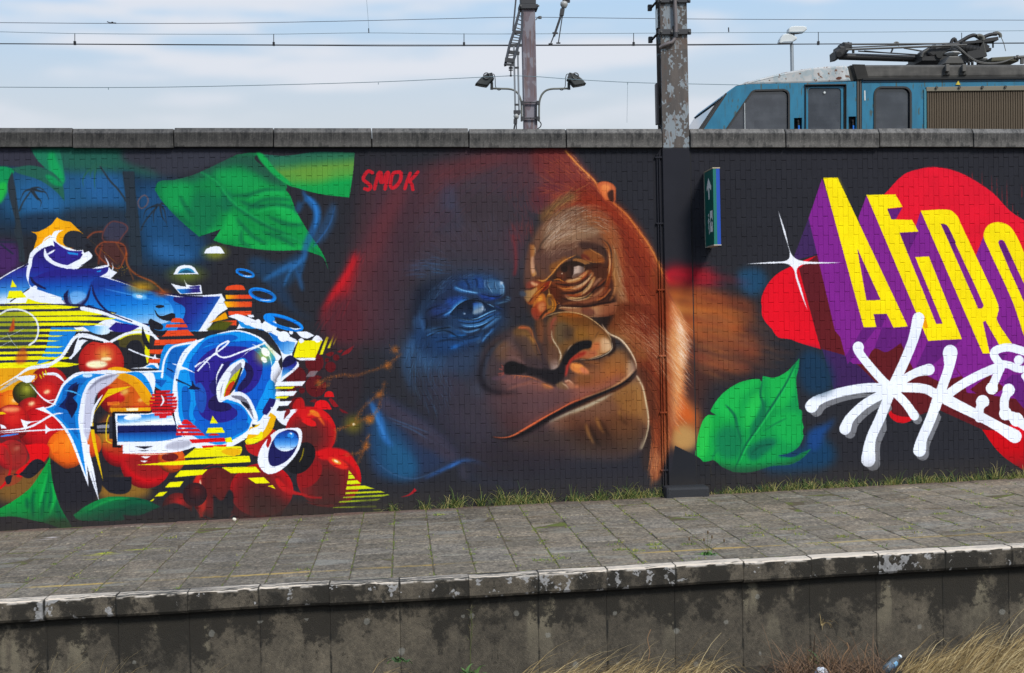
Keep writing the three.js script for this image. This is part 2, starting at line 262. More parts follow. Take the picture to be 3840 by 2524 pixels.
  fill('705,1190c 690,1300 650,1360 600,1372c 530,1375 490,1300 528,1245c 528,1330 560,1365 610,1345 660,1310 690,1250', NV, { a: 0.95 }); 
  fill('530,1345 540,1280 600,1260 670,1290 640,1340 590,1370', '#8cbcf0', { b: 6, a: 0.6 });
  fill('705,1195c 720,1290 790,1390 920,1470 1100,1530 1180,1515c 1000,1490 850,1420 760,1330', '#191a50');
  fill('530,1250c 525,1310 480,1330c 540,1390 640,1390 700,1200c 650,1340 590,1370 555,1350', NV, { a: 0.5 });
  // dark eye slot
  ell(1235, 1378, 33, 12, 0, BK); fill('1190,1400c 1240,1450 1340,1430 1350,1470 1300,1490 1220,1460', BK); fill('1160,1470c 1220,1500 1260,1530 1240,1560 1170,1540 1145,1500', BK);
  brush('235,1150 270,1200 360,1245', NV, 20); 
  // outline ribbons
  line('900,1170 1150,1250 1370,1292 1560,1305', '#1a1846', 12); 
  line('0,1175 110,1110 215,1052', NV, 12);
  fill('-20,1190c 100,1110 210,1065c 205,1150 235,1230c 100,1330 -20,1420c', lg(60, 1100, 80, 1330, '#2a2a8e', '#1f4aa8', '#3a8fd8', '#dfeaf8'));
  line('270,1235 120,1340 -10,1450', WH, 34); line('225,1240 80,1340', '#22222a', 8);
  fill('270,1240c 480,1310c 470,1355c 300,1300c 262,1280c', WH); 
  // small box on top of the blue form
  fill('1320,1200c 1430,1225 1550,1210c 1562,1280c 1390,1282c', WH); fill('1420,1165c 1445,1205 1500,1220c 1440,1235c', WH); fill('1365,1245c 1540,1235c 1550,1268c 1400,1280c', lg(1370, 1250, 1550, 1260, '#1a8ad8', '#1a6ac0', '#2a2276', '#2a2276')); fill('1455,1225c 1545,1215c 1540,1235c 1470,1235c', '#2a2276');
  // glows at the top right
  glow(1660, 960, 130, '#a8b020', { k: 0.6, a: 0.8 }); fill('1575,968c 1600,930 1690,915 1735,968c', WH);
  glow(1440, 1130, 190, '#8c9a1c', { k: 0.5, a: 0.7 }); fill('1338,1130c 1380,1070 1480,1065 1535,1128c', WH); fill('1370,1122c 1400,1090 1470,1085 1510,1120c', '#2a8ab8'); fill('1375,1120c 1440,1095 1500,1120c', '#173a50', { a: 0.7 });
  glow(1090, 1230, 150, '#d8a018', { k: 0.45, a: 0.85 }); glow(1250, 1275, 90, '#b0501c', { k: 0.5, a: 0.8 });
  // striped ball, orange flats
  fill('1735,1250c 1760,1220 1870,1215 1895,1250c', OR); fill('1740,1290c 1940,1287c 1945,1318c 1745,1320c', lg(1740, 0, 1945, 0, '#f0b000', '#e8481e', '#dc3c1c')); fill('1730,1340c 1945,1340c 1943,1382c 1750,1384c', lg(1740, 0, 1945, 0, '#f4b400', '#e8581e', '#dc3c1c')); fill('1760,1415c 1940,1412c 1938,1448c 1765,1445c', OR); fill('1710,1490c 1825,1484c 1825,1524c 1740,1522c', OR);
  fill('1615,1505c 1740,1420c 1760,1470c 1680,1490', '#f0a000'); fill('1590,1560c 1640,1520 1700,1490 1800,1500c 1740,1560c', '#4f5212', { b: 4 });
  // blue rings
  for (const [x, y, rx, ry, w] of [[1893, 1120, 66, 22, 17], [2026, 1289, 96, 38, 24]]) { ell(x, y, rx, ry, 17, '#0f86e8', { w }); ell(x - 4, y - 3, rx * 0.9, ry * 0.85, 17, '#0c4fb0', { w: w * 0.35, a: 0.8 }); brush(`${x - 20},${y + ry * 0.95} ${x + 20},${y + ry * 1.1} ${x + rx * 0.75},${y + ry}`, '#dff0ff', 6); }
  // yellow stripes, far left
  fill('95,1172c 132,1228c 82,1230c', YL); fill('72,1258c 165,1256c 204,1308c 55,1318c', YL); fill('215,1316c 300,1345 350,1350 620,1385c 540,1385 30,1400c 40,1355c 200,1350c', YL);

  // ---- the lower left: fruit, ribbons and letters
  frame(0, 1140, 1.819);
  // ground tones
  fill('-20,200c 900,200c 1300,1000 1830,900c 1830,1500c -20,1560c', '#26242a', { b: 12 });
  fill('0,1150 320,1080 280,1300 0,1340', '#7a5426', { b: 30 }); fill('680,1230 1000,1210 1000,1310 700,1330', '#8a6224', { b: 22 });
  
  fill('-10,380c 230,280c 300,420c 260,700c -10,760c', '#d8301c'); fill('-10,400c 260,420c 250,520 120,600 -10,610c', '#e8a010', { b: 6 });
  // red and orange fruit
  const ball = (x, y, r, a, b, c, hx, hy) => { ell(x, y, r, r, 0, rg(x + r * 0.15, y - r * 0.35, r * 1.5, a, b, c, '#3a1216')); if (hx !== undefined) { ell(hx, hy, r * 0.22, r * 0.13, -20, '#ffd9a0', { b: r * 0.06 }); } };
  ball(690, 400, 150, '#e8a040', '#c83020', '#b01818'); ell(660, 412, 70, 26, 0, '#fff6c8', { b: 6 }); ell(725, 375, 36, 12, 0, '#ffe9b0', { b: 4 });
  ball(330, 560, 130, '#c02024', '#b01a1c', '#7c1418'); ball(310, 620, 95, '#e03020', '#c81a1c', '#9a1418', 320, 600);
  ball(80, 690, 100, '#f8a020', '#f07a10', '#d04a10', 105, 655); ball(170, 610, 80, '#a8a830', '#5a5c18', '#2c2c14'); 
  ball(215, 740, 100, '#d82a20', '#c01a18', '#80141a', 215, 680); ball(290, 860, 160, '#d8201c', '#cc1018', '#a40c14');
  ball(80, 810, 120, '#e02a20', '#c81818', '#7a1418'); ell(75, 720, 60, 16, 0, '#ff9a60', { b: 8 }); fill('20,735c 45,750c 0,755c -10,738c', '#f4c800');
  fill('250,970c 400,950c 330,1040 260,1060', '#f06a14'); ball(455, 990, 130, '#f88a1c', '#f57614', '#e85e10'); ball(600, 960, 90, '#e86a20', '#e05018', '#c83c14'); fill('340,960c 400,920c 430,960 360,1020c', '#f57614');
  ball(80, 1030, 100, '#c8502a', '#9a2424', '#c81820', 115, 985); ell(40, 1060, 150, 180, 0, '#c01a20', { a: 0.35 }); ell(-10, 1110, 80, 150, 10, '#d01018', { w: 16 }); ell(110, 1040, 75, 100, 0, '#8a2a24', { a: 0.6, b: 10 }); 
  fill('170,960c 320,960 330,1040 230,1130 110,1170 200,1060', '#e00c14', { b: 2 });
  fill('60,1230 100,1160 200,1190 280,1130 310,1090 240,1060 130,1160 40,1180', BK);
  ball(800, 620, 130, '#e02a20', '#c8181c', '#981216', 850, 600); ball(950, 680, 90, '#e82a20', '#c81418', '#a01014', 960, 655); fill('730,670c 815,665c 815,690c 735,692c', '#e86a20');
  ball(820, 990, 120, '#d41418', '#c81016', '#b80c14'); ball(995, 1090, 165, '#d81a1c', '#c01418', '#e00c16'); fill('840,1040c 1160,1040 1180,1140 1000,1190 860,1110', '#8a1c1c', { b: 14, a: 0.7 });
  ball(1170, 1060, 90, '#f06a1c', '#e05a18', '#c84a14'); ell(1160, 1045, 55, 28, 0, '#6a1a1a');
  ball(1210, 1390, 100, '#c81c1c', '#701c1c', '#3a1a1c'); ball(1480, 1290, 170, '#6a201e', '#5a1c1c', '#7a1a1c'); ell(1480, 1290, 165, 190, 0, '#a01a1c', { w: 6, a: 0.6 });
  brush('1370,1140 1345,1240 1380,1340 1370,1460', '#d8261c', 60, { b: 6, a: 0.9 }); brush('1366,1200 1368,1240 1372,1290', '#ffd8b0', 12, { b: 2 });
  ball(1760, 1330, 190, '#7a1e1e', '#651a1c', '#4a181c'); ball(1330, 1300, 80, '#5a1c1e', '#3a1a1e', '#2a1a20');
  fill('480,1180c 900,1180c 880,1280 760,1290 690,1230c', BK, { b: 2 }); fill('340,1050c 460,1130 540,1130 600,1060c 680,1160 680,1290 480,1400 380,1300', '#232229', { b: 3 });
  fill('1450,1480c 1530,1330 1580,1270 1600,1340 1560,1480c', '#1f1d24', { b: 3 });
  // sweeping yellow
  fill('740,440 860,440 1000,540 1060,640 1010,690 900,560 760,480', '#f2a800', { b: 1 }); fill('700,540c 860,480 960,560 1040,700c 860,700c 770,710c 760,740c 745,745c 750,700 850,640', '#d88c10', { a: 0.55, b: 4 });
  fill('750,710c 1030,705c 1030,730c 860,735 760,745c', '#f0a808'); fill('860,712c 945,710c 940,728c 865,730c', '#fff0c0');
  fill('740,580c 900,560c 720,640c 640,760 650,900 705,1210c 640,980 620,800 690,660', '#f0c400'); 
  fill('730,760 860,740 900,1000 740,1010 660,900', '#a84a1c', { b: 16, a: 0.6 }); glow(740, 900, 110, '#e0b020', { a: 0.7 });
  // yellow and black around the top ribbon
  fill('770,250c 900,180 1010,190 1020,250 1010,400 940,440c 990,300 960,240 850,240', '#e8e000'); fill('810,250c 880,215 980,220 985,280 975,400 930,430c 950,320 900,300 820,290', '#4c4420'); fill('860,290c 900,250 960,260 1010,430c 870,440c 900,360', BK);
  // horizontal yellow stripes
  fill('-10,0c 540,0c 800,60c 640,150c 520,160c 350,160c 260,420c -10,420c', '#232244');
  for (const [y, x1, h] of [[20, 545, 24], [62, 795, 28], [98, 815, 26], [136, 715, 20], [178, 575, 16], [216, 440, 15], [250, 410, 13], [290, 440, 17], [330, 472, 18], [366, 490, 24], [410, 545, 36]]) fill(`-10,${y - h * 0.2}c ${x1 * 0.7},${y - h * 0.55}c ${x1},${y}c ${x1 * 0.85},${y + h * 0.55}c -10,${y + h * 0.8}c`, YL);
  fill('345,160c 500,160c 520,180 500,230 440,330 300,400 250,410c 310,310', lg(350, 160, 400, 400, '#1a7ad0', '#0a86dc')); 
  for (const [y, x1, h] of [[178, 575, 16], [216, 440, 15], [250, 410, 13], [290, 440, 17], [330, 472, 18], [366, 490, 24]]) fill(`200,${y - h * 0.35}c ${x1},${y}c ${x1 * 0.9},${y + h * 0.5}c 200,${y + h * 0.6}c`, YL);
  fill('-10,60 100,40 220,80 260,200 220,280 100,300 -10,280', '#4a5c40', { b: 20, a: 0.5 }); edge('0,70 60,40 160,45 240,100 262,180 240,250 200,280', WH, 12, { open: true, a: 0.9 });
  fill('560,150c 740,150c 750,190 710,210 640,200', lg(560, 150, 700, 210, '#0f62b8', '#4aa8f0', '#d8ecfa')); fill('790,125c 960,150c 880,190 790,190 740,170c', '#2a1f86');
  // white ribbons around the middle
  line('330,420 420,360 500,240 540,210', WH, 22); fill('495,350c 530,240 560,200 700,235 760,260c 700,265 600,250 545,300', WH); line('545,300 500,350 480,370', WH, 16); line('545,240 560,235 700,262', BK, 14); line('760,255 860,205 960,190 1040,210 1080,250', WH, 18); line('880,310 980,350 1100,380 1180,400', WH, 9); 
  fill('890,440c 1000,420 1060,340c 1070,390 1090,440c', WH); fill('990,430c 1040,415 1080,445c', BL);
  line('560,30 700,60 870,110 1000,160 1040,190', WH, 26); line('600,10 740,60 900,120', '#1a1846', 8);
  // orange disc with gaps
  fill('1165,125c 1180,100 1240,100 1260,130c', OR); fill('1135,140c 1270,137c 1280,160c 1128,160c', OR); fill('1095,185c 1280,175c 1325,215c 1070,222c', OR); fill('1058,245c 1340,238c 1348,274c 1050,283c', OR); fill('1020,312c 1222,306c 1222,340c 1022,342c', OR); fill('1010,376c 1172,374c 1170,405c 1015,402c', OR);
  fill('970,150c 1010,250 1040,300 1010,310c 970,240', BK); fill('1015,100c 1050,170 1130,180 1160,150c 1100,220 1030,180', BK);
  // ---- the big round letter with wavy bands
  fill('1340,250c 1240,330 1190,440 1180,560 1180,760 1240,900 1290,960c 1400,1000 1560,980 1660,930c 1720,880 1720,820c 1800,820 1900,700 1910,600c 1970,540c 1900,400 1920,360c 1850,300c 1780,230 1640,180 1530,190 1430,220', WH);
  line('1190,470 1180,640 1195,760 1230,850', WH, 26);
  // left stem of the letter and its base
  fill('1100,340c 1130,280 1190,275 1340,250c 1240,350 1200,470 1190,640 1200,760 1260,890c 1170,830 1130,560c 1090,500c 880,470c 1080,460c', '#0c8ade'); fill('1160,300c 1290,290c 1230,400 1190,520c 1130,480c', '#0a62bc'); fill('1080,470c 1190,520c 1180,640c 1050,560c 1010,500c', '#0c94e4'); fill('1030,510c 1140,520c 1100,570c', '#0b5cb6');
  line('890,465 1000,462 1105,458', WH, 11); line('1105,500 1120,390 1160,310 1200,285 1340,258', WH, 14); 
  line('1340,252 1250,340 1205,460 1185,600 1190,740 1215,830', WH, 16);
  fill('1350,270c 1280,350 1215,500 1215,640 1225,780 1290,880 1380,930 1500,960 1600,920 1690,860 1720,790c 1650,690 1550,650c 1480,660c 1480,600c 1530,480 1640,380c 1670,390c 1600,600c 1640,610 1700,650 1760,800c 1850,700 1890,640c 1840,460 1880,380 1850,330c 1770,240 1640,190 1520,200 1420,220', '#0a92e6');
  const band = (s, c) => fill(s, c);
  band('1330,340c 1400,250 1500,215 1620,225 1560,260 1480,270 1400,290', '#0a5cc0'); 
  band('1290,420 1340,330 1450,280 1620,255 1760,260 1800,300 1850,420 1830,560 1790,680 1740,720 1680,640 1620,610 1600,560 1680,420 1660,370 1560,430 1480,560 1470,660 1540,670 1640,700 1690,780 1640,840 1540,860 1400,840 1320,760 1350,640 1310,560', '#0a5ac4');
  band('1330,440 1380,360 1470,300 1640,290 1740,320 1790,400 1770,520 1700,600 1640,600 1690,460 1670,370 1560,420 1480,560 1470,640 1540,680 1620,740 1560,800 1440,800 1360,740 1390,640 1340,560', '#2a1f86');
  band('1470,500 1500,420 1570,400 1480,560 1470,620 1430,560', '#1f1a60'); band('1660,400 1710,420 1730,480 1690,560 1620,590 1680,480', '#20184e'); band('1420,700 1470,620 1500,665 1560,680 1580,710 1500,735', '#20184e'); band('1330,560 1370,540 1410,640 1370,740', '#1b50b0');
  band('1240,640 1260,560 1300,620 1290,760 1310,860 1260,800', '#0b60be'); band('1500,940 1600,900 1700,830 1640,800 1540,850 1400,840 1330,800 1380,880', '#0b62c4');
  band('1800,600 1850,520 1880,620 1810,720 1760,800 1740,740', '#0a92e6'); fill('1840,640c 1880,660 1820,760c 1790,740', '#1f1a60');
  // mouth of the letter
  edge('1350,455 1440,360 1560,260 1490,290 1480,340 1530,365 1640,330 1800,270', WH, 11, { open: true }); brush('1330,430 1370,400 1420,400 1432,450', WH, 12, { t: 'end' }); brush('1340,440 1400,380 1480,340', WH, 9, { t: 'start' }); brush('1640,370 1700,320 1770,290', WH, 8, { t: 'start' });
  fill('1480,640c 1480,560 1560,430 1630,385 1660,378 1672,400 1650,470 1600,560 1560,610c 1640,600 1700,640 1740,720 1760,790 1735,805c 1650,690 1560,650 1500,670', WH);
  fill('1505,640c 1510,570 1570,470 1640,400 1648,420 1620,500 1560,590', '#8a8a9c'); fill('1505,640c 1530,520 1570,470 1560,520 1520,630', WH); fill('1525,635c 1540,570 1580,500 1645,435c 1620,540 1570,620c', '#c8c800'); fill('1530,635c 1545,580 1570,540 1600,530 1590,590 1565,620c', '#c83218'); fill('1560,620c 1620,500 1645,430c 1655,440 1600,580', BK);
  fill('1575,625c 1650,630 1700,680 1735,790c 1690,720 1640,660 1590,640', '#7c7c8e'); fill('1640,660c 1690,680 1700,715 1660,690', '#1d1d2a');
  brush('1520,410 1480,490 1478,560', WH, 14, { t: 'end' });
  // small flare on the letter
  brush('1175,405 1250,435 1330,470', WH, 10); fill('1228,390c 1240,430c 1285,440c 1240,450c 1210,455c 1225,430c', WH); glow(1190, 470, 60, '#2a90e8', { a: 0.3 });
  brush('1200,515 1300,560 1400,610', '#171a3a', 12, { t: 'end' }); fill('1310,520c 1330,560c 1375,580c 1320,585c 1280,580c 1310,555c', '#171a3a'); line('1140,440 1180,460', '#171a3a', 8);
  // pale rim below, yellow foot of the letter
  fill('1740,830c 1810,800 1850,740c 1840,830 1780,920 1690,960c 1670,940c 1720,890', '#f4c400'); fill('1690,900 1760,880 1800,820 1780,900 1690,960', '#f2ea10');
  // hanging ribbon on the left
  fill('245,715c 350,690 400,600 430,540 520,470 620,460 740,450 850,460 970,470c 1050,480 1050,640c 1010,540 940,480 860,470c 740,490 660,560 640,660 610,760 590,900 640,1130 675,1340c 640,1200 600,1050 575,960c 590,1050 605,1250c 540,1080 480,930 420,830 350,760', WH);
  fill('310,715c 370,690 410,610 450,545 560,480 720,480c 620,520 570,600 545,700 535,800 550,900 590,1180c 500,930 440,830 370,760', '#0a86dc'); fill('365,720c 420,640 440,560 520,510 650,490c 570,540 520,640 510,760 540,930c 470,840', '#0d66bc'); fill('400,700c 450,640 470,570 530,530c 500,620 480,640 515,680 500,760c 490,740', '#12205a'); fill('440,690c 480,600 500,570 540,540c 520,620 500,640 530,690 490,780c', '#15163c');
  fill('590,600c 660,520 760,480 820,480c 760,540 660,620 640,760 600,940c 570,860', '#c8c8de', { b: 3 }); brush('600,590 680,520 800,480', '#8a8aa0', 18, { b: 4 }); brush('700,620 640,720 620,860', WH, 16); brush('590,960 600,1060 625,1180 675,1340', WH, 40, { t: 'end' });
  ell(597, 488, 32, 13, 0, WH); glow(597, 488, 70, '#8acaf8', { k: 0.4, a: 0.5 }); brush('440,590 500,600 560,630', '#4ab0f0', 9);
  fill('850,470c 960,470 1030,560 1050,650c 1000,570 930,500', '#0c8ade');
  // thin white strands
  brush('0,560 120,490 200,440 330,420', WH, 30, { t: 'start' }); brush('0,590 90,530 180,490', '#b8b8c8', 20, { a: 0.8 }); fill('100,500c 240,480c 235,530c 180,540c', WH); brush('200,540 300,650 385,690', WH, 9); brush('290,480 380,480 440,530', WH, 20); brush('290,640 330,660 385,650', WH, 8);
  brush('-10,870 200,840 350,760 430,745', WH, 14); brush('0,880 300,860 640,850', WH, 9); fill('140,785c 190,800 290,795c 200,815 180,845 175,870c', WH); fill('310,820c 340,850 430,855c 350,865 330,870 310,890c', WH); fill('0,820c 30,830 45,850c 10,850c', WH); fill('240,715c 300,700c 310,730c', WH);
  brush('0,905 60,895 130,885', '#3a8ae8', 12); brush('290,460 300,500', '#e8d000', 8); brush('270,480 285,510', '#e8d000', 8); brush('310,450 318,490', '#e8d000', 8); edge('200,480 250,490 220,530', '#f08c10', 10, { open: true, a: 0.9 });
  for (const s of ['0,240 80,210 160,170', '50,200 80,250 120,300', '80,250 0,290']) line(s, '#d8e0f0', 3, { a: 0.7 });
  fill('60,190c 95,90c 100,150 95,180', '#c0481c', { b: 4 }); fill('130,320 170,300 180,390 110,400', '#c8481c', { b: 8, a: 0.7 });
  // the tin shaped bar
  fill('770,735c 1040,733c 1080,720 1100,690c 1180,700c 1200,820c 1260,905c 1200,950c 960,950c 780,965c', '#14131c');
  fill('785,748c 1000,748c 1090,735 1170,740c 1200,830c 1260,910c 1200,945c 800,963c', WH);
  fill('802,760c 1000,755 1100,745 1175,770c 1180,800 1100,830 880,830 830,820 802,800', lg(800, 750, 810, 830, '#0b4f9c', '#1a80d8', '#70b8f0', '#f4faff')); fill('802,830c 1200,825c 1215,880c 802,890c', '#141a54'); fill('802,880c 1210,870c 1245,905c 1100,935 802,940c', lg(0, 870, 0, 940, '#15307c', '#0f5cb0', '#2a86d8')); ell(905, 772, 58, 19, -4, '#fdfeff', { b: 2 }); ell(925, 782, 40, 10, -4, '#b8d8f4', { b: 4, a: 0.6 });
  fill('765,740c 785,745c 785,965c 830,965c 830,982c 768,978c', '#14131c'); fill('745,770c 768,765c 768,920c 745,920c', '#2a2a34'); fill('648,815c 745,805c 745,885c 648,885c', '#16161e'); fill('662,828c 745,822c 745,846c 662,850c', '#8a8a98'); fill('662,858c 740,856c 740,872c 662,872c', '#4a4a58'); fill('615,835c 650,833c 650,856c 618,856c', '#16161e'); edge('745,760 730,800 728,930 760,950', '#e8c820', 7, { open: true });
  fill('838,962c 1200,935c 1290,900c 1330,960 1300,985 1200,1010 1000,1020 838,1020c', WH); fill('1130,970 1270,930 1310,950 1220,990', '#b8b8c8', { b: 6 }); fill('920,972c 1050,970c 985,990c', '#1a1a2a'); fill('940,1000c 1020,998c 985,1006c', '#20202c'); fill('850,1022c 1180,1022c 1000,1032c', '#f6c8a8'); fill('960,1040c 1030,1038c 995,1056c', '#f6f6fa'); fill('955,1070c 1010,1068c 988,1082c', '#f6f6fa');
  // red striped disc
  for (const [y, a, b] of [[600, 1060, 1165], [622, 1035, 1190], [645, 1025, 1205], [668, 1018, 1212], [690, 1018, 1212], [712, 1025, 1208], [735, 1035, 1195], [755, 1052, 1180], [772, 1085, 1140]]) fill(`${a},${y - 9}c ${b},${y - 11}c ${b - 8},${y + 7}c ${a + 4},${y + 8}c`, '#d2141c');
  brush('1100,620 1115,660 1095,700', WH, 12); 
  // red steps and yellow pyramid
  for (const [y, a, b] of [[800, 1250, 1300], [812, 1240, 1320], [835, 1215, 1345], [862, 1205, 1375], [888, 1202, 1402]]) fill(`${a},${y - 10}c ${b - 20},${y - 10}c ${b},${y + 10}c ${a},${y + 9}c`, '#d8141c');
  fill('1290,925c 1530,912c 1540,938c 1310,950c', '#e01018'); fill('1375,968c 1545,960c 1540,988c 1390,992c', '#e01018'); fill('1405,1015c 1535,1010c 1490,1040 1430,1035', '#e01018'); fill('1420,898c 1440,885 1480,885 1500,898c', '#d01018');
  fill('1450,762c 1488,815c 1432,815c', YL); fill('1420,845c 1515,842c 1535,878c 1405,882c', YL); fill('1535,915c 1575,908c 1588,942c 1540,945c', YL);
  // yellow bands below
  fill('1330,985c 1620,970 1650,980 1640,1020 1600,1038c 1250,1050c', '#f2e800'); fill('1480,1010c 1620,990 1640,1010 1600,1040c', '#f0b000');
  fill('930,1098c 1240,1070 1700,1036c 1710,1078c 1200,1100c', YL); fill('1230,1136c 1415,1130c 1380,1165c 1190,1182c', YL); fill('1515,1115c 1745,1110c 1780,1150c 1590,1155c', YL); fill('1160,1216c 1252,1210c 1225,1248c 1125,1252c', YL); fill('1088,1285c 1142,1280c 1110,1310c 1055,1315c', YL); fill('1045,1330c 1058,1328c 1040,1346c 1022,1346c', YL); fill('1685,1186c 1790,1180c 1840,1222c 1760,1225c', YL);
  // green leaves at the foot
  const lf = '342,1045c 350,1150 370,1260 410,1380 450,1450 490,1520c 420,1530 330,1500 200,1470 100,1450 0,1452c -10,1400c 80,1350 200,1260 280,1150';
  fill(lf, lg(100, 1200, 420, 1500, '#0aa03c', '#08903c', '#06783c')); clip(lf, () => { for (const s of ['335,1100 320,1200 300,1340 280,1470', '345,1150 350,1300 330,1400', '240,1260 220,1350 230,1460', '380,1330 400,1430 440,1500', '180,1320 190,1400']) brush(s, '#05663a', 26, { b: 7 }); for (const s of ['330,1120 300,1250 260,1400', '350,1200 372,1330 330,1450']) brush(s, '#12b848', 16, { b: 6 }); fill('300,1480 500,1480 500,1540 300,1540', '#2c3a20', { b: 14, a: 0.7 }); });
  const l2 = '500,1440c 600,1370 720,1320 850,1315 980,1330 1095,1383c 1010,1420 960,1440 900,1450 840,1440c 850,1470 780,1480 600,1480 530,1470';
  fill(l2, lg(600, 1310, 700, 1480, '#0a9a44', '#07883f', '#0a6a3c', '#0a4a34')); clip(l2, () => { brush('820,1390 880,1360 960,1350 1040,1370', '#075a38', 24, { b: 6 }); brush('560,1450 700,1390 860,1380', '#076a3c', 20, { b: 6 }); brush('600,1410 740,1340 880,1325', '#14b04c', 12, { b: 5 }); });
  fill('840,1440c 960,1440 1100,1385c 1200,1360 1310,1420 1320,1480c 870,1510c', '#232127', { b: 3 });

  // ---- right end of the graffiti
  frame(800, 1140, 1.819);
  fill('700,240 780,240 1000,300 980,700 830,780 640,760 420,560 560,380', '#2e2429', { b: 24 });
  // dark red discs
  for (const [x, y, r] of [[565, 500, 68], [690, 400, 62], [700, 560, 70], [838, 365, 22], [775, 383, 14], [668, 466, 20], [605, 590, 20], [535, 600, 32], [570, 690, 50], [500, 740, 24], [800, 430, 36]]) ell(x, y, r, r * (r > 40 ? 1.05 : 1), 0, '#5c141a');
  fill('690,560c 760,480c 780,520c 720,560c', '#2c2226'); fill('765,345c 790,330 820,330 818,345 790,358', '#6a161c'); fill('845,325c 875,312 882,320 865,332', '#7a161c'); fill('870,355c 900,320 965,280c 930,330', '#7a161c'); fill('655,665c 690,650 710,660 700,675', '#6a141c'); fill('755,635c 770,600 810,600 825,635c', '#d01418'); fill('785,655c 800,640 850,690 855,702c 820,700', '#8a141c'); fill('855,710c 900,730 925,748c 880,740', '#6a141c');
  fill('685,718c 700,670 740,655 780,670 808,720c', '#e01018'); fill('540,700 600,640 620,740 580,760', '#b81418', { b: 2 });
  // white / yellow slabs
  fill('545,365c 580,250c 745,248c 695,368c', '#f0e400'); fill('560,370c 700,368c 695,384c 590,386c', WH); fill('660,458c 715,456c 690,496c 630,498c', '#8a7a80', { a: 0.8 }); 
  for (const [y, b, c] of [[545, 630, WH], [572, 560, '#e8e000'], [612, 572, WH], [638, 520, '#e8e000'], [680, 535, WH]]) fill(`430,${y - (c === WH ? 14 : 7)}c ${b},${y - (c === WH ? 18 : 9)}c ${b - 25},${y + (c === WH ? 14 : 7)}c 420,${y + (c === WH ? 16 : 7)}c`, c);
  fill('390,700c 440,730 540,720c 580,720 630,790 680,815c 600,825 480,825 400,740c', WH); fill('480,790c 490,740 515,715 525,740c', '#7a1a20');
  // yellow ticks
  fill('770,225c 788,225c 745,345c 725,345c', '#e8e010'); fill('822,198c 835,196c 795,300c 778,302c', '#e8e010'); brush('868,165 845,220 818,280', '#c8c020', 10);
  // upper blue corner with white outline and white dots
  fill('100,85c 170,70 330,130 560,240c 575,255c 540,330 545,370 580,400 580,430 450,540c 430,520c 470,440 460,330 400,230 350,180 250,165 160,170c 175,120', WH); fill('165,110c 300,170 380,190c 500,250 560,262c 540,330 500,345 470,330 430,270 350,180 200,160', lg(300, 130, 520, 340, '#1890e0', '#0a62c0', '#1a74cc', '#8cc4f0')); fill('480,400c 540,370 570,410 470,500c 460,520c', lg(500, 380, 500, 500, '#1b1b5a', '#2a2a90', '#2a80d0', '#9cd0f4')); fill('470,430c 480,380 530,350 560,390 500,430', NV);
  for (const [x, y, r] of [[235, 118, 30], [305, 120, 18], [385, 150, 50], [170, 92, 16], [530, 195, 14], [480, 222, 40], [600, 250, 18], [710, 245, 20]]) ell(x, y, r, r * 0.9, 0, WH); fill('565,190c 640,190 690,215c 640,235 600,225', WH); fill('230,75c 270,75 280,88c 250,92', WH); fill('670,250c 700,215 730,225 748,250c', WH);
  ell(478, 126, 128, 34, 19, '#0a88ea', { w: 22 }); ell(478, 130, 122, 30, 19, '#0b58c0', { w: 6, a: 0.8 }); fill('360,90 400,80 420,110 380,120', '#0a88ea'); brush('520,160 560,172 600,165', '#e8f4ff', 8);
  // highlights of the round letter
  glow(350, 350, 90, '#c8d830', { k: 1, a: 0.85 }); ell(356, 328, 34, 24, 50, '#fffff4', { b: 1 }); ell(346, 380, 24, 16, 50, '#fffff4', { b: 1 }); brush('265,275 320,300 380,350 400,420', '#f8fff0', 6);
  // red balls on the right
  const rim = (x, y, rx, ry, a0) => { ell(x, y, rx, ry, 0, rg(x - rx * 0.1, y + ry * 0.15, rx * 1.1, '#4a2020', '#56201f', '#80191c', '#c41016')); };
  rim(665, 880, 170, 175); fill('560,720c 640,700 760,740 820,830 830,930 800,990c 830,860 720,770 620,800', '#d01418', { b: 6 }); fill('600,800c 640,780 690,800 700,830 650,830', '#d81418'); ell(690, 745, 36, 16, 30, '#e88a1c', { b: 4 }); brush('640,760 700,750 760,830', '#e8641c', 18, { b: 5 });
  fill('215,960c 300,950 420,860 400,1000 320,1040 240,1010', '#b41a1c');
  rim(790, 1190, 215, 195); fill('690,1010c 800,980 920,1010 980,1100 1003,1210c 960,1120 880,1060 740,1060', '#d41016', { b: 5 }); ell(850, 1085, 75, 30, 28, '#e0241a', { b: 4 }); ell(840, 1075, 34, 13, 28, '#f0a030', { b: 3 }); ell(838, 1073, 16, 6, 28, '#fff4c8', { b: 1.5 }); ell(655, 1160, 70, 105, 40, '#8a1418', { b: 2 });
  rim(330, 1270, 210, 180); fill('440,1190 520,1260 640,1300 740,1322c 620,1310 480,1280 420,1200', '#c01a1c', { b: 3 }); brush('560,1290 660,1320 740,1322', '#e01014', 16, { t: 'start' }); brush('630,1350 720,1375 820,1376', '#e01014', 20, { t: 'start' });
  fill('300,1300 520,1340 900,1320 900,1420 300,1450', '#38201f', { b: 26, a: 0.75 });
  fill('0,1300c 60,1340 120,1270 135,1400c 0,1480c', '#201e24', { b: 4 });
  // blue pearl in its white ring and black shadow
  ell(598, 1052, 118, 82, -52, '#19181c'); brush('618,980 605,1040 585,1080', '#8a7a10', 8);
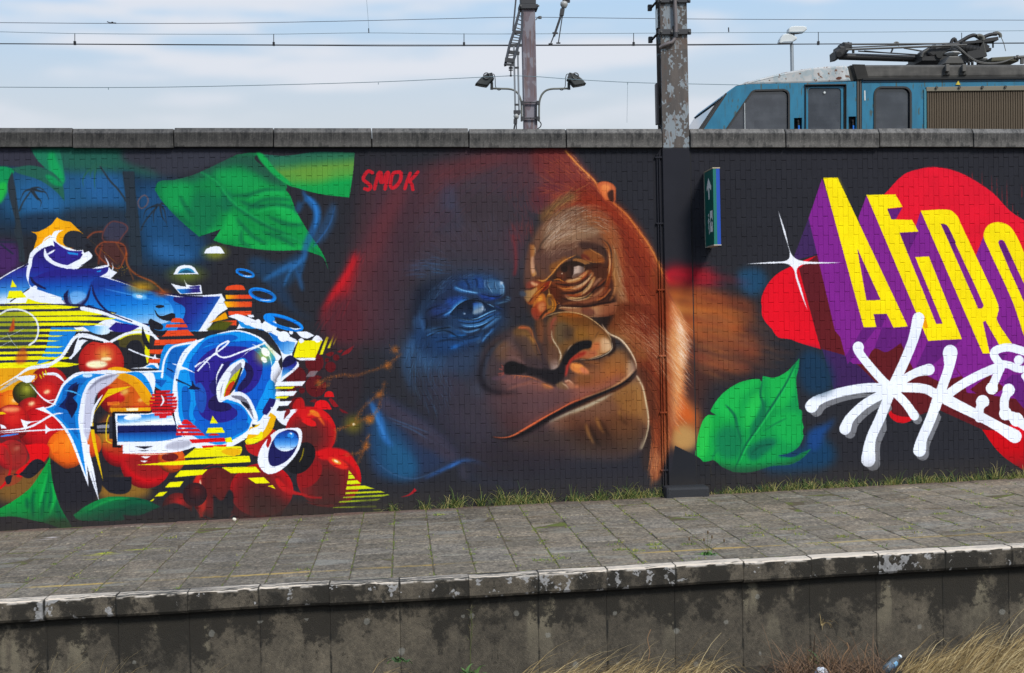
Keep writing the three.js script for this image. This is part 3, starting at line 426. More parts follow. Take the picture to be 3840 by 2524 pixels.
  fill('530,845c 590,850 605,900 590,980 540,1060 450,1140 370,1158 310,1100 310,1020 360,930 440,860', WH); fill('535,858 575,880 580,940 540,1030 470,1090 400,1105 375,1060 385,980 430,900 490,862', '#1c1b56'); ell(497, 935, 82, 68, -10, lg(0, 870, 0, 1005, '#1f3a9a', '#1460c0', '#5aa4ea', '#f0f6ff')); ell(528, 896, 22, 20, 0, '#2a90e8'); ell(530, 884, 8, 5, 20, '#ffffff'); edge('530,850 590,865 598,920 570,1000', WH, 12, { open: true });
  fill('360,960 390,900 375,980', '#b01a1c');
  fill('250,840c 330,830 390,740c 430,770c 400,860 330,930 230,960c 225,930c', '#f0b404'); fill('230,890c 330,880 390,770c 350,760c 310,830 255,850c', WH); fill('215,930c 300,900 330,870 330,920 260,955', '#f2e80c');
  fill('0,970c 60,975 190,980 190,1015 175,1032c 0,1040c', '#f2e808'); fill('60,1000 180,990 185,1020 120,1035', '#f0b408', { b: 2 }); fill('0,1050c 215,1035c 255,1078c 0,1092c', YL); fill('60,1116c 290,1110c 322,1148c 120,1154c', YL); fill('235,1188c 345,1182c 385,1222c 290,1225c', YL); fill('370,1242c 405,1236c 425,1262c', YL);
  // striped yellow triangle
  fill('925,1135c 945,1160c 920,1162c', '#dff018'); fill('922,1168c 950,1165c 968,1190c 920,1194c', '#d4e818'); fill('915,1206c 980,1202c 1008,1226c 910,1232c', '#e4f00a'); fill('908,1245c 1030,1238c 1100,1260c 905,1266c', '#e4f00a'); fill('903,1284c 1140,1275c 1172,1286c 900,1298c', '#e4f00a'); fill('888,1316c 1190,1298c 1203,1302c 1150,1314c 885,1324c', '#cfe812'); fill('862,1346c 1140,1328c 1115,1343c 856,1356c', '#c8e412'); fill('820,1386c 1110,1374c 1115,1388c 815,1392c', '#b8d414'); fill('1080,1400c 1140,1398c 1145,1407c 1100,1408c', '#c8e412'); fill('960,1390 1060,1330 1180,1370 1180,1405 980,1405', '#2a2a2c', { b: 10, a: 0.6 });
  brush('1280,1318 1340,1300 1380,1264', '#c41420', 22, { t: 'start' });
  // sparks
  glow(955, 820, 90, '#7a6a18', { a: 0.9 }); ell(957, 821, 9, 9, 0, '#fff8d0', { b: 2 }); glow(1065, 790, 50, '#b8741c', { a: 0.6 });
  for (const s of ['830,860 880,845 957,820 1040,780 1090,775', '970,790 1020,710 1100,640 1150,600 1170,530', '720,540 800,500 880,485 960,490 1060,460 1180,420 1280,340', '760,570 790,540', '1090,770 1120,720 1140,660', '900,1030 980,1020 1030,990 1050,920 1062,890', '980,1090 1010,1030 1045,965', '840,860 830,930']) { line(s, '#8a4a20', 12, { b: 7, a: 0.5 }); const q = s.split(' ').map((e) => e.split(',').map(Number)); q.forEach(([x, y], i) => { if (i) for (let k = 0; k < 4; k++) { const u = k / 4; specks(x + k * 7, q[i - 1][0] + (x - q[i - 1][0]) * u, q[i - 1][1] + (y - q[i - 1][1]) * u, 26, 22, 12, 1.5, '#d8762a', { a: 0.8 }); } }); }
  for (const [x, y] of [[1135, 620], [1068, 790], [1043, 965], [720, 540], [1190, 420], [1240, 310]]) { glow(x, y, 40, '#b8601c', { a: 0.6 }); specks(x, x, y, 60, 50, 40, 1.6, '#e8822c'); }
  // signature, smoke and red mist higher up
  frame(800, 480, 2.0586);
  const g1 = '185,205c 330,195 320,240 430,330 560,430 570,455c 560,480c 590,515 640,640 720,780 850,980 888,1095c 850,1005 780,970 690,945 500,948 330,935 100,900 0,868c 60,780c -110,840c -270,700 -400,560 -453,475c -420,415 -300,400 -150,360';
  fill(g1, lg(-300, 500, 700, 800, '#0a7040', '#0a8440', '#0a8c40', '#0a9042'));
  clip(g1, () => {
    fill('-460,330 190,190 330,200 600,470 560,470 420,420 200,300 0,350 -300,430', '#22493f', { b: 26, a: 0.85 }); fill('10,340 150,340 400,410 330,510 180,470', '#0f9a4a', { b: 24, a: 0.7 }); fill('300,480 520,480 590,580 420,590', '#0f9c46', { b: 18 }); fill('480,600 640,640 680,730 560,720', '#10a84a', { b: 16 });
    fill('-60,790 60,780 140,660 160,850 40,860', '#10a447', { b: 16 }); fill('200,880 600,900 720,930 560,945 300,935', '#10a648', { b: 14 }); fill('200,760 360,860 300,900 180,880', '#0fa247', { b: 16 }); fill('-400,480 -200,420 -160,600 -300,640', '#0ea04a', { b: 24, a: 0.7 });
    fill('-180,560 -60,500 60,560 0,760 -110,830', '#0c6a44', { b: 26, a: 0.8 }); fill('60,520 130,500 140,620 60,640', '#0b6a44', { b: 16 });
    for (const s of ['-160,320 0,390 130,560 300,690 480,790 690,890 860,1000', '140,520 260,520 400,480 540,480', '250,640 380,560 520,550 600,560', '330,620 440,590 560,600 640,630', '420,680 560,740 700,750', '180,700 300,830 420,900', '-350,640 -250,700 -160,760', '-260,520 -220,600 -160,680', '200,560 300,600 400,600', '380,800 520,850 640,920', '220,780 220,880 300,920']) brush(s, '#0a543c', 34, { b: 8, a: 0.6 });
    for (const s of ['-120,330 20,410 140,560 310,680 490,780', '260,560 400,500 560,500', '330,650 480,620 620,640', '520,820 640,860 760,940']) brush(s, '#17b052', 18, { b: 7, a: 0.7 });
  });
  fill('330,195c 540,215 800,185 1092,190c 1080,330 1068,420 1050,536c 960,528 800,505 650,465 560,430 440,330', lg(700, 190, 740, 520, '#22604f', '#2a6e4a', '#5c9038', '#4e963a', '#0a9a46', '#0a9a46')); fill('640,330 840,300 900,280 880,400 720,420', '#6a9a34', { b: 30, a: 0.55 }); fill('330,195 430,330 560,430 620,450 480,320 380,200', '#0fa04a', { b: 5 });
  // dark dividing gap and the blue smoke ribbon
  for (const s of ['690,480 720,540 790,620 800,700 770,790 720,900 690,1030 670,1150', '700,560 750,560 800,640 790,760']) brush(s, '#1f5c98', 60, { b: 9, a: 0.75 }); brush('720,520 780,590 800,680 780,780', '#2a78c4', 24, { b: 5, a: 0.8 }); brush('930,580 900,700 830,830 770,900', '#24507e', 90, { b: 16, a: 0.6 }); brush('940,600 900,740 820,860 760,930', '#2c62a0', 10, { b: 4, a: 0.7 });
  brush('660,560 650,640 700,560', '#21466c', 40, { b: 10, a: 0.8 });
  fill('280,1010 500,1040 700,960 690,1060 560,1230 380,1180', '#1d3854', { b: 18, a: 0.9 }); brush('720,960 660,1040 560,1080 380,1180', '#2468a8', 50, { b: 12, a: 0.75 }); brush('700,1000 600,1100 540,1230', '#2868a4', 24, { b: 7, a: 0.7 }); brush('640,1080 670,1180 690,1260', '#225c98', 36, { b: 10, a: 0.6 }); fill('440,1200 560,1240 640,1400 760,1480 560,1380', '#1d3450', { b: 22, a: 0.8 });
  // red mist at the left edge of the ape
  fill('1380,420 1560,300 1700,360 1640,700 1560,1000 1480,1400 1400,1620 1060,1660 900,1480 1000,1240 1160,900', lg(1000, 900, 1640, 1000, '#4a262c', '#4c2a31', '#3c2a33', '#2e2b3300'), { b: 46, a: 0.85 });
  fill('1420,420 1500,480 1380,760 1240,1060 1080,1380 960,1440 1060,1180 1220,860 1320,600', '#5c2a30', { b: 34, a: 0.75 });
  fill('1100,960 1030,1090 970,1200 890,1340 840,1470 940,1440 1050,1290 1110,1090', '#8a1a22', { b: 24 }); brush('1100,990 1020,1150 920,1300 850,1420', '#c8141e', 54, { b: 15, a: 0.9 }); fill('860,1380 1020,1300 1140,1400 1100,1640 900,1640 840,1500', '#50222a', { b: 34 });
  fur(41, '1100,900 1200,900 1040,1400 830,1480', '1000,1200,118 1100,1000,115', 120, 150, 6, ['#b81a22', '#7a1c24', '#d42028'], { a: 0.45, b: 2 });
  for (const s of ['1228,345 1195,335 1165,370 1160,400 1190,425 1215,450 1200,475 1170,470', '1245,470 1262,400 1290,345 1300,420 1345,345 1340,400 1325,470', '1440,340 1390,350 1370,410 1375,460 1410,450 1445,400 1450,350']) line(s, '#c01826', 27);
  for (const s of ['1520,350 1500,400 1478,470', '1580,340 1530,395 1500,405', '1505,405 1530,430 1540,475']) line(s, '#c01826', 25);
}
function paintApe(T) {
  const { frame, fill, line, edge, ell, glow, lg, rg, brush, clip, fur, specks } = T;
  // ---------------- broad masses (frame of the upper face)
  frame(1400, 480, 1.9833);
  fill('-60,420 60,300 160,600 120,900 20,1250 -60,1500 -200,1560 -260,1400 -140,900', '#442a30', { b: 60 });
  fill('60,480 200,560 220,760 120,900 60,1200 -40,1400 -100,1200 0,800', '#43303a', { b: 50 });
  fill('150,500 210,700 130,900 60,1100 -20,1500 -110,1500 -40,1100 40,800', '#50292f', { b: 36 });
  fill('860,170 1180,170 1420,170 1500,260 1560,330 1400,440 1250,470 1160,420 1050,330 930,270', '#4a3038', { b: 40 });
  // dome of red hair
  const head = '1190,168c 1430,170c 1500,250 1560,310 1640,385 1700,480 1790,560 1890,650 1970,760 2040,860 2100,960 2150,1080 2180,1200 2230,1270 2280,1400 2310,1507c 2180,1700 1700,1700 1200,1507c 1150,1100 1150,700 1170,480 1160,380';
  fill('800,168c 1430,170c 1510,255 1640,385 1720,500 1890,650 2040,860 2150,1080 2200,1230 2260,1350 2300,1507c 1800,1507c 1820,1100 1780,860 1600,700 1400,640 1220,640 1050,540 900,400', lg(930, 300, 1420, 420, '#4a303800', '#56303690', '#70302c'), { b: 3 });
  fill('1430,170c 1510,255 1640,385 1720,500 1890,650 2040,860 2150,1080 2200,1230 2260,1350 2300,1507c 1800,1507c 1820,1100 1780,860 1600,700 1400,640 1330,520 1380,300', lg(1250, 250, 2200, 1400, '#6a2e30', '#7c3228', '#8e3c26', '#96472a', '#ac6032'), { b: 24 });
  fill('1190,160 1430,160 1560,330 1640,400 1500,440 1300,380 1180,300', '#6c2a2a', { b: 20 });
  fill('1170,480 1260,420 1380,400 1420,440 1300,520 1220,600 1180,560', '#5e252a', { b: 16 });
  fill('1440,640 1560,520 1760,560 1900,680 2040,900 2060,1100 1960,1000 1820,800 1640,680', '#963c22', { b: 26 });
  fill('1800,720 1960,860 2060,1080 2130,1300 2080,1507 1980,1400 1900,1150 1820,900', '#7a3524', { b: 26 });
  fill('2080,1040 2160,1160 2200,1330 2180,1507 2080,1480 2060,1250', '#8a4a28', { b: 20 });
  // hair on the dome
  const domeFlow = '1200,200,30 1400,230,42 1500,300,48 1650,420,48 1800,600,45 1950,780,52 2050,950,60 2140,1120,66 2200,1300,70 1300,450,20 1450,560,12 1600,640,22 1750,760,42 1880,950,60 1960,1150,66 2020,1350,66 1250,560,-30';
  fur(1, '1200,180 1430,172 1560,320 1700,480 1890,650 2060,880 2160,1110 2260,1400 2290,1500 2050,1500 1900,1100 1800,850 1600,660 1400,590 1240,560 1170,420', domeFlow, 1500, 120, 7, ['#a04022', '#7a2420', '#c2622e', '#5a2224', '#8c3a22', '#4a2426', '#b0502a'], { a: 0.5, b: 0.8 });
  fur(2, '1250,520 1500,500 1800,640 1960,860 1860,900 1700,740 1500,650 1300,640', '1300,560,-18 1450,520,4 1600,560,24 1750,660,44 1900,840,58', 420, 150, 7, ['#b8502a', '#c86a34', '#8a2a20', '#5e2422', '#a84424'], { a: 0.55, b: 0.8 });
  // rim of light along the crown
  for (const s of ['1430,172 1500,250 1560,312 1640,388 1690,470 1790,562 1890,652 1970,762 2045,865 2100,965 2150,1085', ]) { line(s, '#d8782c', 13, { b: 5, a: 0.8 }); line(s, '#f0a050', 5, { b: 2, a: 0.8 }); }
  fur(3, '1425,175 1470,180 1560,300 1660,400 1720,480 1700,500 1600,400 1500,300', '1450,200,40 1560,320,44 1680,450,44', 150, 44, 4, ['#f0a04c', '#e08a3c', '#ffc080'], { a: 0.8 });
  fur(4, '1690,470 1790,550 1890,640 1990,770 2060,870 2130,990 2170,1100 2120,1080 2040,930 1940,780 1820,640 1700,520', '1750,540,30 1900,680,38 2000,800,46 2100,980,52', 420, 46, 4, ['#e89048', '#f2ac66', '#c06a30', '#d87c38'], { a: 0.8 });
  // ear
  fill('1660,425c 1680,405 1715,398 1760,408 1800,440 1800,490 1795,550 1760,545 1700,500', '#c8663a', { b: 3 }); fill('1690,440 1720,420 1760,440 1740,480 1745,540 1700,500', '#e88a4a', { b: 6 }); fill('1745,480 1780,462 1788,500 1785,550 1760,540 1745,515', '#3a211c', { b: 4 }); line('1665,425 1690,405 1730,400 1780,422 1800,460 1800,530', '#b04a24', 6, { b: 2, a: 0.8 });
  // shadowed middle of the head
  fill('120,520 400,380 800,300 1080,420 1180,620 1140,900 1100,1250 980,1300 400,1200 180,1000', '#2f2e37', { b: 60 });
  fill('640,520 900,480 1060,600 1120,800 900,820 680,760', '#2b2a2f', { b: 40 });
  fill('500,450 560,380 620,560 600,720 520,680', '#26405c', { b: 26 }); fill('420,640 620,620 660,740 440,780', '#272f3e', { b: 24 });
  fill('980,760 1080,720 1120,860 1060,1000 1000,940', '#3c2a34', { b: 26 });
  fur(5, '340,960 700,760 1000,700 1060,900 760,900 500,1080 300,1100', '380,980,188 500,960,200 640,860,232 760,780,245 900,740,262 1000,760,272', 520, 120, 7, ['#3a4158', '#4a4656', '#2c4664', '#2a2832', '#524452'], { a: 0.5, b: 1.2 });
  fur(6, '300,1000 560,960 620,1060 420,1110 300,1080', '320,1030,176 560,1040,186', 160, 130, 7, ['#2f6090', '#34537a', '#273c58'], { a: 0.6, b: 1 });
  fur(7, '980,520 1180,420 1260,560 1240,700 1120,760 1020,640', '1100,540,262 1200,640,250', 240, 90, 7, ['#7a2426', '#5a2630', '#38344a', '#8c2a26'], { a: 0.5, b: 1.2 });
  fur(8, '1010,740 1180,760 1180,860 1060,900 1020,840', '1040,840,262 1160,820,272', 130, 90, 6, ['#8a2424', '#a42c22', '#5a262a'], { a: 0.7, b: 1 });
  line('1040,800 1058,920 1060,1020 1050,1090', '#8e2024', 20, { b: 8, a: 0.75 });
  // ---------------- the warm brow
  fill('1215,950 1180,860 1240,720 1300,660 1420,610 1560,590 1700,620 1800,760 1800,900 1780,1000 1700,900 1560,880 1440,960 1340,1010 1260,1100 1220,1080', '#6f5346', { b: 16 });
  fill('1190,860c 1245,740 1330,650 1440,600 1580,590 1720,650 1800,780 1810,900 1700,800 1560,780 1400,840 1280,920 1215,960c', '#7a5c4a', { b: 10 });
  fill('1560,620 1700,640 1790,760 1820,1000 1760,960 1700,800 1600,720', '#a0643a', { b: 16 }); 
  fill('1260,780 1340,700 1460,680 1420,760 1300,860', '#8c7a68', { b: 14 }); fill('1260,880 1420,780 1580,730 1680,770 1560,830 1400,880 1280,950', '#93816e', { b: 14 });
  fill('1240,640 1340,560 1480,480 1500,520 1360,600 1260,700', '#6a4a2c', { b: 14 });
  const brow = '1230,860,-62 1260,780,-58 1330,700,-44 1420,640,-28 1520,610,-10 1620,620,14 1720,680,40 1790,780,62 1260,920,-60 1340,830,-40 1440,780,-24 1560,740,-6 1660,770,16 1300,560,-50 1400,500,-34';
  fur(9, '1225,900 1250,740 1330,660 1450,600 1580,590 1720,650 1800,780 1800,860 1720,790 1600,770 1480,800 1360,870 1260,950', brow, 900, 110, 6, ['#b8a48e', '#8a7464', '#d8c8b0', '#5c463c', '#a08060', '#e8dccc', '#6a4c40', '#c89a64'], { a: 0.55, b: 0.6 });
  fur(10, '1240,900 1290,760 1400,700 1460,760 1360,860 1260,940', brow, 160, 90, 6, ['#f0e8dc', '#d8ccbc', '#ffffff'], { a: 0.7, b: 0.5 });
  fur(11, '1250,700 1300,600 1420,500 1500,470 1490,540 1380,640 1280,720', brow, 220, 120, 6, ['#c08a44', '#7a5a30', '#4a3426', '#d8a860', '#5e2a24'], { a: 0.6, b: 0.7 });
  fur(12, '1560,590 1720,640 1820,780 1860,1000 1830,1100 1790,900 1700,760 1560,660', '1600,620,16 1720,680,42 1800,800,66 1840,1000,78', 420, 130, 6, ['#d8904a', '#b0683a', '#e8b478', '#8a4a2c', '#c87c40'], { a: 0.55, b: 0.6 });
  fur(13, '1440,610 1600,560 1760,640 1700,680 1560,630', '1460,610,-14 1600,600,12 1740,680,44', 140, 120, 5, ['#e0b890', '#a86a50', '#c86a40'], { a: 0.6, b: 0.6 });
  // ---------------- nose ridge beside the brow
  fill('1120,1100 1160,860 1196,860 1210,960 1212,1040 1250,1110 1290,1130 1200,1180 1130,1180', '#5c3b2e', { b: 8 });
  fill('1163,868c 1198,870c 1208,950 1206,1030 1215,1085 1180,1100 1170,1000', lg(1150, 0, 1212, 0, '#8a4a20', '#c88a48', '#e8c088'), { b: 4 }); line('1202,890 1207,980 1206,1040 1235,1085', '#f2dcb0', 6, { b: 2 });
  fill('1176,960 1200,960 1206,1060 1180,1080', '#e2b08a', { b: 5 });
  fill('1205,940 1260,900 1300,1000 1290,1090 1250,1120 1212,1050', '#3f2b30', { b: 8 }); fill('1208,1020 1270,1060 1290,1110 1240,1100', '#241f22', { b: 5 });
  fill('1140,1150 1200,1140 1260,1160 1220,1195 1140,1195', '#7a3830', { b: 6 }); fill('1170,1148 1200,1150 1230,1170 1190,1172', '#d8a088', { b: 5 }); brush('1130,1200 1200,1190 1290,1140', '#2a1f1e', 12, { b: 3 });
  // ---------------- detail round the warm eye (own close frame)
  frame(1950, 760, 3.725);
  fill('220,740 420,620 640,560 900,560 1100,560 1180,640 1200,820 1000,830 780,740 600,860 450,1000 350,1080 250,1000', '#64493f', { b: 20 });
  fill('230,740 330,690 640,640 760,700 600,860 440,980 340,960 260,860', '#5a4546', { b: 26 }); fill('420,880 520,820 660,770 560,880 450,990', '#8a5c2c', { b: 16 });
  fur(14, '260,640 420,500 700,500 900,560 700,660 420,800 290,760', '300,700,-58 420,620,-44 600,580,-24 800,580,-8', 420, 150, 9, ['#b0a090', '#6a544c', '#d8ccb8', '#8c7868', '#f0e6da', '#5a463e'], { a: 0.5, b: 1 });
  brush('250,700 310,560 420,440', '#2a2624', 30, { b: 8, a: 0.6 });
  // eyelid folds above
  fill('820,560 1000,560 1120,600 1180,680 1190,760 1120,720 960,660 860,640', '#33262a', { b: 16 });
  fill('880,700 980,660 1120,730 1180,800 1160,840 1060,830 960,810', '#8f5628', { b: 12 }); fill('860,720 920,730 980,800 920,820 860,780', '#6a2a22', { b: 10 }); 
  brush('960,640 1060,700 1160,750', '#e0a050', 10, { b: 3 }); brush('880,760 960,815 1060,835 1180,810', '#c88a3c', 9, { b: 3 }); brush('1110,600 1190,680 1200,820', '#241c20', 34, { b: 8 });
  fill('760,780 900,800 980,850 960,880 860,850 740,830', '#a07440', { b: 6 }); brush('690,830 790,825 880,850 960,870', '#e2b068', 10, { b: 2 });
  // outer socket rings
  const ring = (s, c, w, b = 5, a = 1) => brush(s, c, w, { b, a });
  ring('1130,520 1230,640 1262,820 1258,1000 1200,1200 1060,1340', '#6a3a26', 60, 12); ring('1110,500 1210,560 1262,660 1290,800 1300,1000 1260,1200 1160,1340', '#2a2024', 30, 8); 
  ring('1150,520 1220,600 1255,720 1258,860 1240,1010 1200,1120', '#b07038', 26, 6); ring('1180,600 1240,700 1250,860 1215,960', '#d89850', 12, 4);
  ring('1270,580 1320,680 1335,860 1310,1020 1330,1120 1320,1260 1250,1380', '#a07a54', 56, 10); ring('1300,600 1330,720 1340,880 1312,1000 1340,1100', '#e8d0a4', 18, 5); ring('1290,640 1300,800 1290,960', '#d89448', 16, 5); ring('1330,1040 1335,1160 1300,1280', '#dcb090', 16, 6);
  ring('1330,700 1350,860 1330,960', '#241c1c', 12, 4); 
  // the eye
  fill('440,1060c 500,960 570,870 640,835 740,825 840,840 920,890 960,930 930,990 840,1040 720,1078 620,1080 520,1070', '#1b1718', { b: 2 });
  ell(640, 970, 130, 112, 0, rg(600, 990, 140, '#4a2c22', '#35221d', '#1c1518')); fill('500,990 560,960 620,1010 600,1060 520,1050', '#5a3022', { b: 14, a: 0.8 }); ell(620, 925, 46, 48, 0, '#0d0c10', { b: 6 });
  fill('750,900c 820,880 880,890 905,920 890,980 820,1020 725,1045c 750,980', lg(740, 0, 910, 0, '#c8ccd6', '#eef0f4', '#8a8a94', '#4a4650'), { b: 3 }); fill('760,1000 880,970 900,940 880,1000 800,1040 730,1050', '#6a6266', { b: 6 });
  fill('640,830 760,815 870,845 920,890 820,880 700,870 600,880', '#151215', { b: 4 }); ell(586, 991, 9, 9, 0, '#fff4e8'); brush('895,880 905,900 900,940', '#f0c070', 7);
  fill('900,880 1000,850 1140,850 1130,890 1020,930 940,940', '#1e191c', { b: 6 });
  // edge of the upper lid
  brush('350,1090 440,1000 520,900 620,810 780,730', '#e8a850', 20, { b: 2 }); brush('250,1080 340,1090 430,1010', '#e0a85c', 22, { b: 4 }); brush('440,1060 500,960 560,880', '#3a2416', 16, { b: 3 });
  brush('470,1080 540,1070 600,1100 640,1112', '#d89038', 14, { b: 2 });
  // pouches below
  fill('440,1110 640,1100 780,1050 950,940 1010,960 960,1060 860,1140 700,1200 520,1180', '#5a3a2c', { b: 6 });
  fill('640,1090 780,1060 860,1010 950,945 930,1000 840,1090 720,1130', '#c09a72', { b: 7 }); fill('840,1040 920,980 880,1060', '#b04a2c', { b: 8 }); ring('660,1110 780,1075 860,1040 930,985', '#ecd4a4', 18, 4);
  ring('600,1130 760,1130 880,1080 1000,970', '#2e2022', 26, 6); 
  fill('700,1180 820,1130 940,1060 1010,970 1010,1060 900,1170 780,1220', '#b88c74', { b: 8 }); ring('740,1200 860,1140 950,1070 1000,990', '#f0dcc8', 26, 6); ring('520,1170 560,1190 640,1200 720,1195 780,1220', '#d89a5c', 18, 4); ring('500,1180 600,1215 760,1235', '#9a6a48', 30, 6);
  ring('560,1250 760,1250 880,1200 980,1080 1040,1020', '#2c1f20', 30, 6);
  fill('760,1290 900,1220 980,1120 1040,1030 1030,1120 940,1240 840,1300', '#b49a78', { b: 8 }); ring('880,1240 960,1150 1020,1060', '#e6dcb8', 26, 6); ring('640,1280 760,1300 880,1270', '#8a4a30', 34, 8);
  ring('540,1300 700,1330 860,1320 980,1240 1080,1100', '#2a1d20', 26, 6);
  fill('640,1310 780,1340 900,1320 1000,1260 960,1340 820,1370 680,1350', '#c0ac88', { b: 8 }); ring('660,1310 780,1335 900,1320 970,1280', '#efe4c0', 20, 5); ring('560,1290 640,1300 700,1330', '#8a7078', 26, 8);
  ring('1010,1180 1080,1100 1140,1040', '#8a7c80', 40, 10); ring('1020,1200 1120,1140 1200,1060', '#5a3a30', 30, 8); ring('980,1330 1100,1260 1180,1180', '#9a7c74', 44, 10);
  ring('700,1400 900,1390 1080,1330 1220,1220', '#7c5a56', 46, 10); ring('1060,1370 1180,1310 1270,1200', '#c0805a', 40, 8); ring('1100,1340 1200,1260 1240,1180', '#4a2c28', 24, 6);
  fill('540,1400 760,1390 960,1420 1200,1390 1360,1380 1200,1430 980,1470 700,1460 560,1450', '#2a2224', { b: 8 }); ring('580,1420 700,1400 800,1400', '#6a5448', 26, 8);
  // inner corner, tear folds
  fill('200,1200 300,1120 420,1100 440,1120 380,1200 300,1260 220,1400 120,1420 80,1320', '#8a4a24', { b: 8 }); fill('60,1240 160,1220 240,1190 180,1300 100,1380', '#a88460', { b: 8 }); fill('0,1240 60,1240 80,1300 0,1300', '#3a5878', { b: 10 });
  fill('330,1150 420,1090 440,1110 390,1190 300,1240', '#7a2a20', { b: 4 }); ring('400,1190 430,1110 440,1100', '#f0b868', 12, 3); ring('120,1400 200,1300 340,1150', '#3a2018', 22, 4); ring('200,1380 300,1250 400,1150', '#2c1a16', 18, 4); ring('170,1330 260,1240 350,1160', '#c07830', 16, 4);
  fill('240,1320 300,1270 340,1280 370,1400 350,1480 300,1564 200,1564 180,1440', '#b06a34', { b: 8 }); fill('260,1340 300,1300 310,1420 270,1440', '#d89444', { b: 8 }); fill('240,1440 340,1420 340,1500 260,1540', '#c08070', { b: 10 });
  fill('380,1290 440,1280 480,1330 500,1420 470,1510 400,1540 370,1440', '#8a6a34', { b: 6 }); ring('470,1335 500,1420 480,1500 440,1535', '#e8941c', 16, 3); ring('390,1285 440,1285 480,1320', '#f0d8b0', 12, 3); fill('390,1330 440,1320 450,1400 420,1440 390,1400', '#4c4a44', { b: 8 }); ring('430,1340 460,1420 440,1500', '#d8a048', 14, 4); ring('400,1200 408,1260 395,1290', '#e8c078', 12, 3);
  for (const [x, y, r] of [[525, 1382, 9], [545, 1405, 10], [520, 1420, 7]]) ell(x, y, r, r, 0, '#d89048', { b: 2 }); ell(560, 1440, 12, 10, 0, '#6a6878', { b: 3 });
  fill('420,1160 560,1200 620,1280 560,1400 480,1340 430,1260', '#2a2322', { b: 12 });
  // lower cheek plate
  fill('540,1470 680,1460 900,1470 1120,1430 1350,1385c 1345,1480 1320,1564 1000,1600 760,1560 620,1500', '#a4836a', { b: 5 }); fill('1000,1480 1200,1440 1340,1400 1320,1500 1200,1560 1080,1560', '#c8a888', { b: 10 }); fill('860,1480 1000,1480 1040,1560 900,1570', '#7a5048', { b: 12 }); ring('540,1475 600,1460 700,1470 860,1465', '#efe2cc', 14, 3); ring('1352,1385 1345,1470 1320,1560', '#f2e8cc', 16, 3);
  // ---------------- pale side hair by the ear
  frame(1400, 480, 1.9833);
  fill('1790,920 1830,1020 1850,1180 1900,1320 1880,1507 1800,1507 1810,1300', '#a5875f', { b: 12 });
  fur(15, '1790,900 1830,1000 1850,1150 1900,1300 1960,1500 1800,1507 1810,1250 1800,1050', '1810,950,74 1840,1150,64 1880,1350,52 1840,1450,60', 520, 110, 6, ['#e8dcb8', '#c8b080', '#f4ecd4', '#9a7448', '#d8a060', '#7a5a3c'], { a: 0.6, b: 0.5 });
  fur(16, '1850,1150 1980,1200 2150,1450 2140,1507 1900,1507', '1880,1250,48 2000,1350,54 2100,1480,58', 420, 150, 5, ['#d89058', '#e8b080', '#a8603a', '#7a3626', '#c87840'], { a: 0.55, b: 0.5 });
  fur(17, '1830,880 1900,1000 2000,1160 2100,1350 2000,1300 1880,1150', '1860,950,62 2000,1200,60 2080,1330,62', 300, 170, 5, ['#c87840', '#e0a068', '#8a4226', '#6a2c22'], { a: 0.5, b: 0.5 });

  // ================ the blue eye side (close frame)
  frame(1500, 980, 4.6);
  fill('-200,500 200,500 420,560 420,1100 300,1500 0,1700 -300,1600', '#2a2d38', { b: 90 });
  fill('430,560 640,420 900,280 1200,230 1500,260 1700,360 1760,560 1600,640 1200,600 950,640 760,800 600,960 420,1060', '#2b2e40', { b: 40 });
  fill('420,620 560,460 640,420 560,640 430,860', '#2c3f58', { b: 40 }); brush('360,1000 380,880 460,700 560,520', '#38587c', 60, { b: 26, a: 0.9 }); brush('340,1180 350,980 420,820', '#3c5a78', 80, { b: 30, a: 0.9 });
  fill('240,960 400,1000 420,1160 470,1210 380,1240 260,1220', '#3e5c7c', { b: 26 }); fill('410,1130 470,1190 470,1220 400,1230', '#7aa0c0', { b: 10 });
  fill('520,820 760,740 900,720 1040,620 1000,800 820,930 600,960', '#2d3766', { b: 40 }); fill('790,680 980,620 1120,640 980,760 860,760', '#2a4aa0', { b: 30 });
  brush('740,940 860,880 960,770 1080,680 1180,640', '#3a88d8', 70, { b: 20, a: 0.95 }); brush('880,860 980,750 1100,670', '#5ab0f0', 30, { b: 9 }); brush('760,930 860,890 930,820', '#3f8ee0', 30, { b: 12, a: 0.8 });
  fill('930,440 1040,470 1200,510 1400,540 1360,560 1160,540 1020,520', '#4a90d0', { b: 16 }); brush('960,450 1120,505 1340,545', '#88c0ec', 20, { b: 8 });
  fill('1200,260 1400,240 1640,300 1760,380 1790,480 1780,580 1700,610 1500,560 1380,540 1240,480', '#2e4562', { b: 26 }); fill('1280,280 1400,290 1460,400 1380,470 1300,420', '#25448a', { b: 24 }); fill('1000,380 1200,300 1280,420 1200,490 1040,460', '#263f72', { b: 30 });
  fill('1500,330 1620,320 1740,370 1790,460 1780,580 1680,560 1580,540 1500,460', '#4f7896', { b: 20 }); fill('1700,360 1770,370 1795,440 1790,560 1740,580 1720,460', '#8ec0e4', { b: 14 }); ell(1752, 372, 28, 20, 20, '#f4fcff', { b: 6 }); ell(1748, 394, 20, 8, 0, '#ffffff', { b: 3 });
  brush('1470,310 1460,400 1480,460', '#b8d4e8', 12, { b: 5 }); brush('1516,320 1520,420 1560,490 1600,545', '#c8e0f0', 12, { b: 3 }); brush('1500,330 1508,430 1550,500', '#16202c', 18, { b: 5 }); brush('1650,350 1645,420 1680,490', '#c0dcec', 11, { b: 4 }); brush('1635,340 1630,430 1660,490', '#1a2634', 14, { b: 5 });
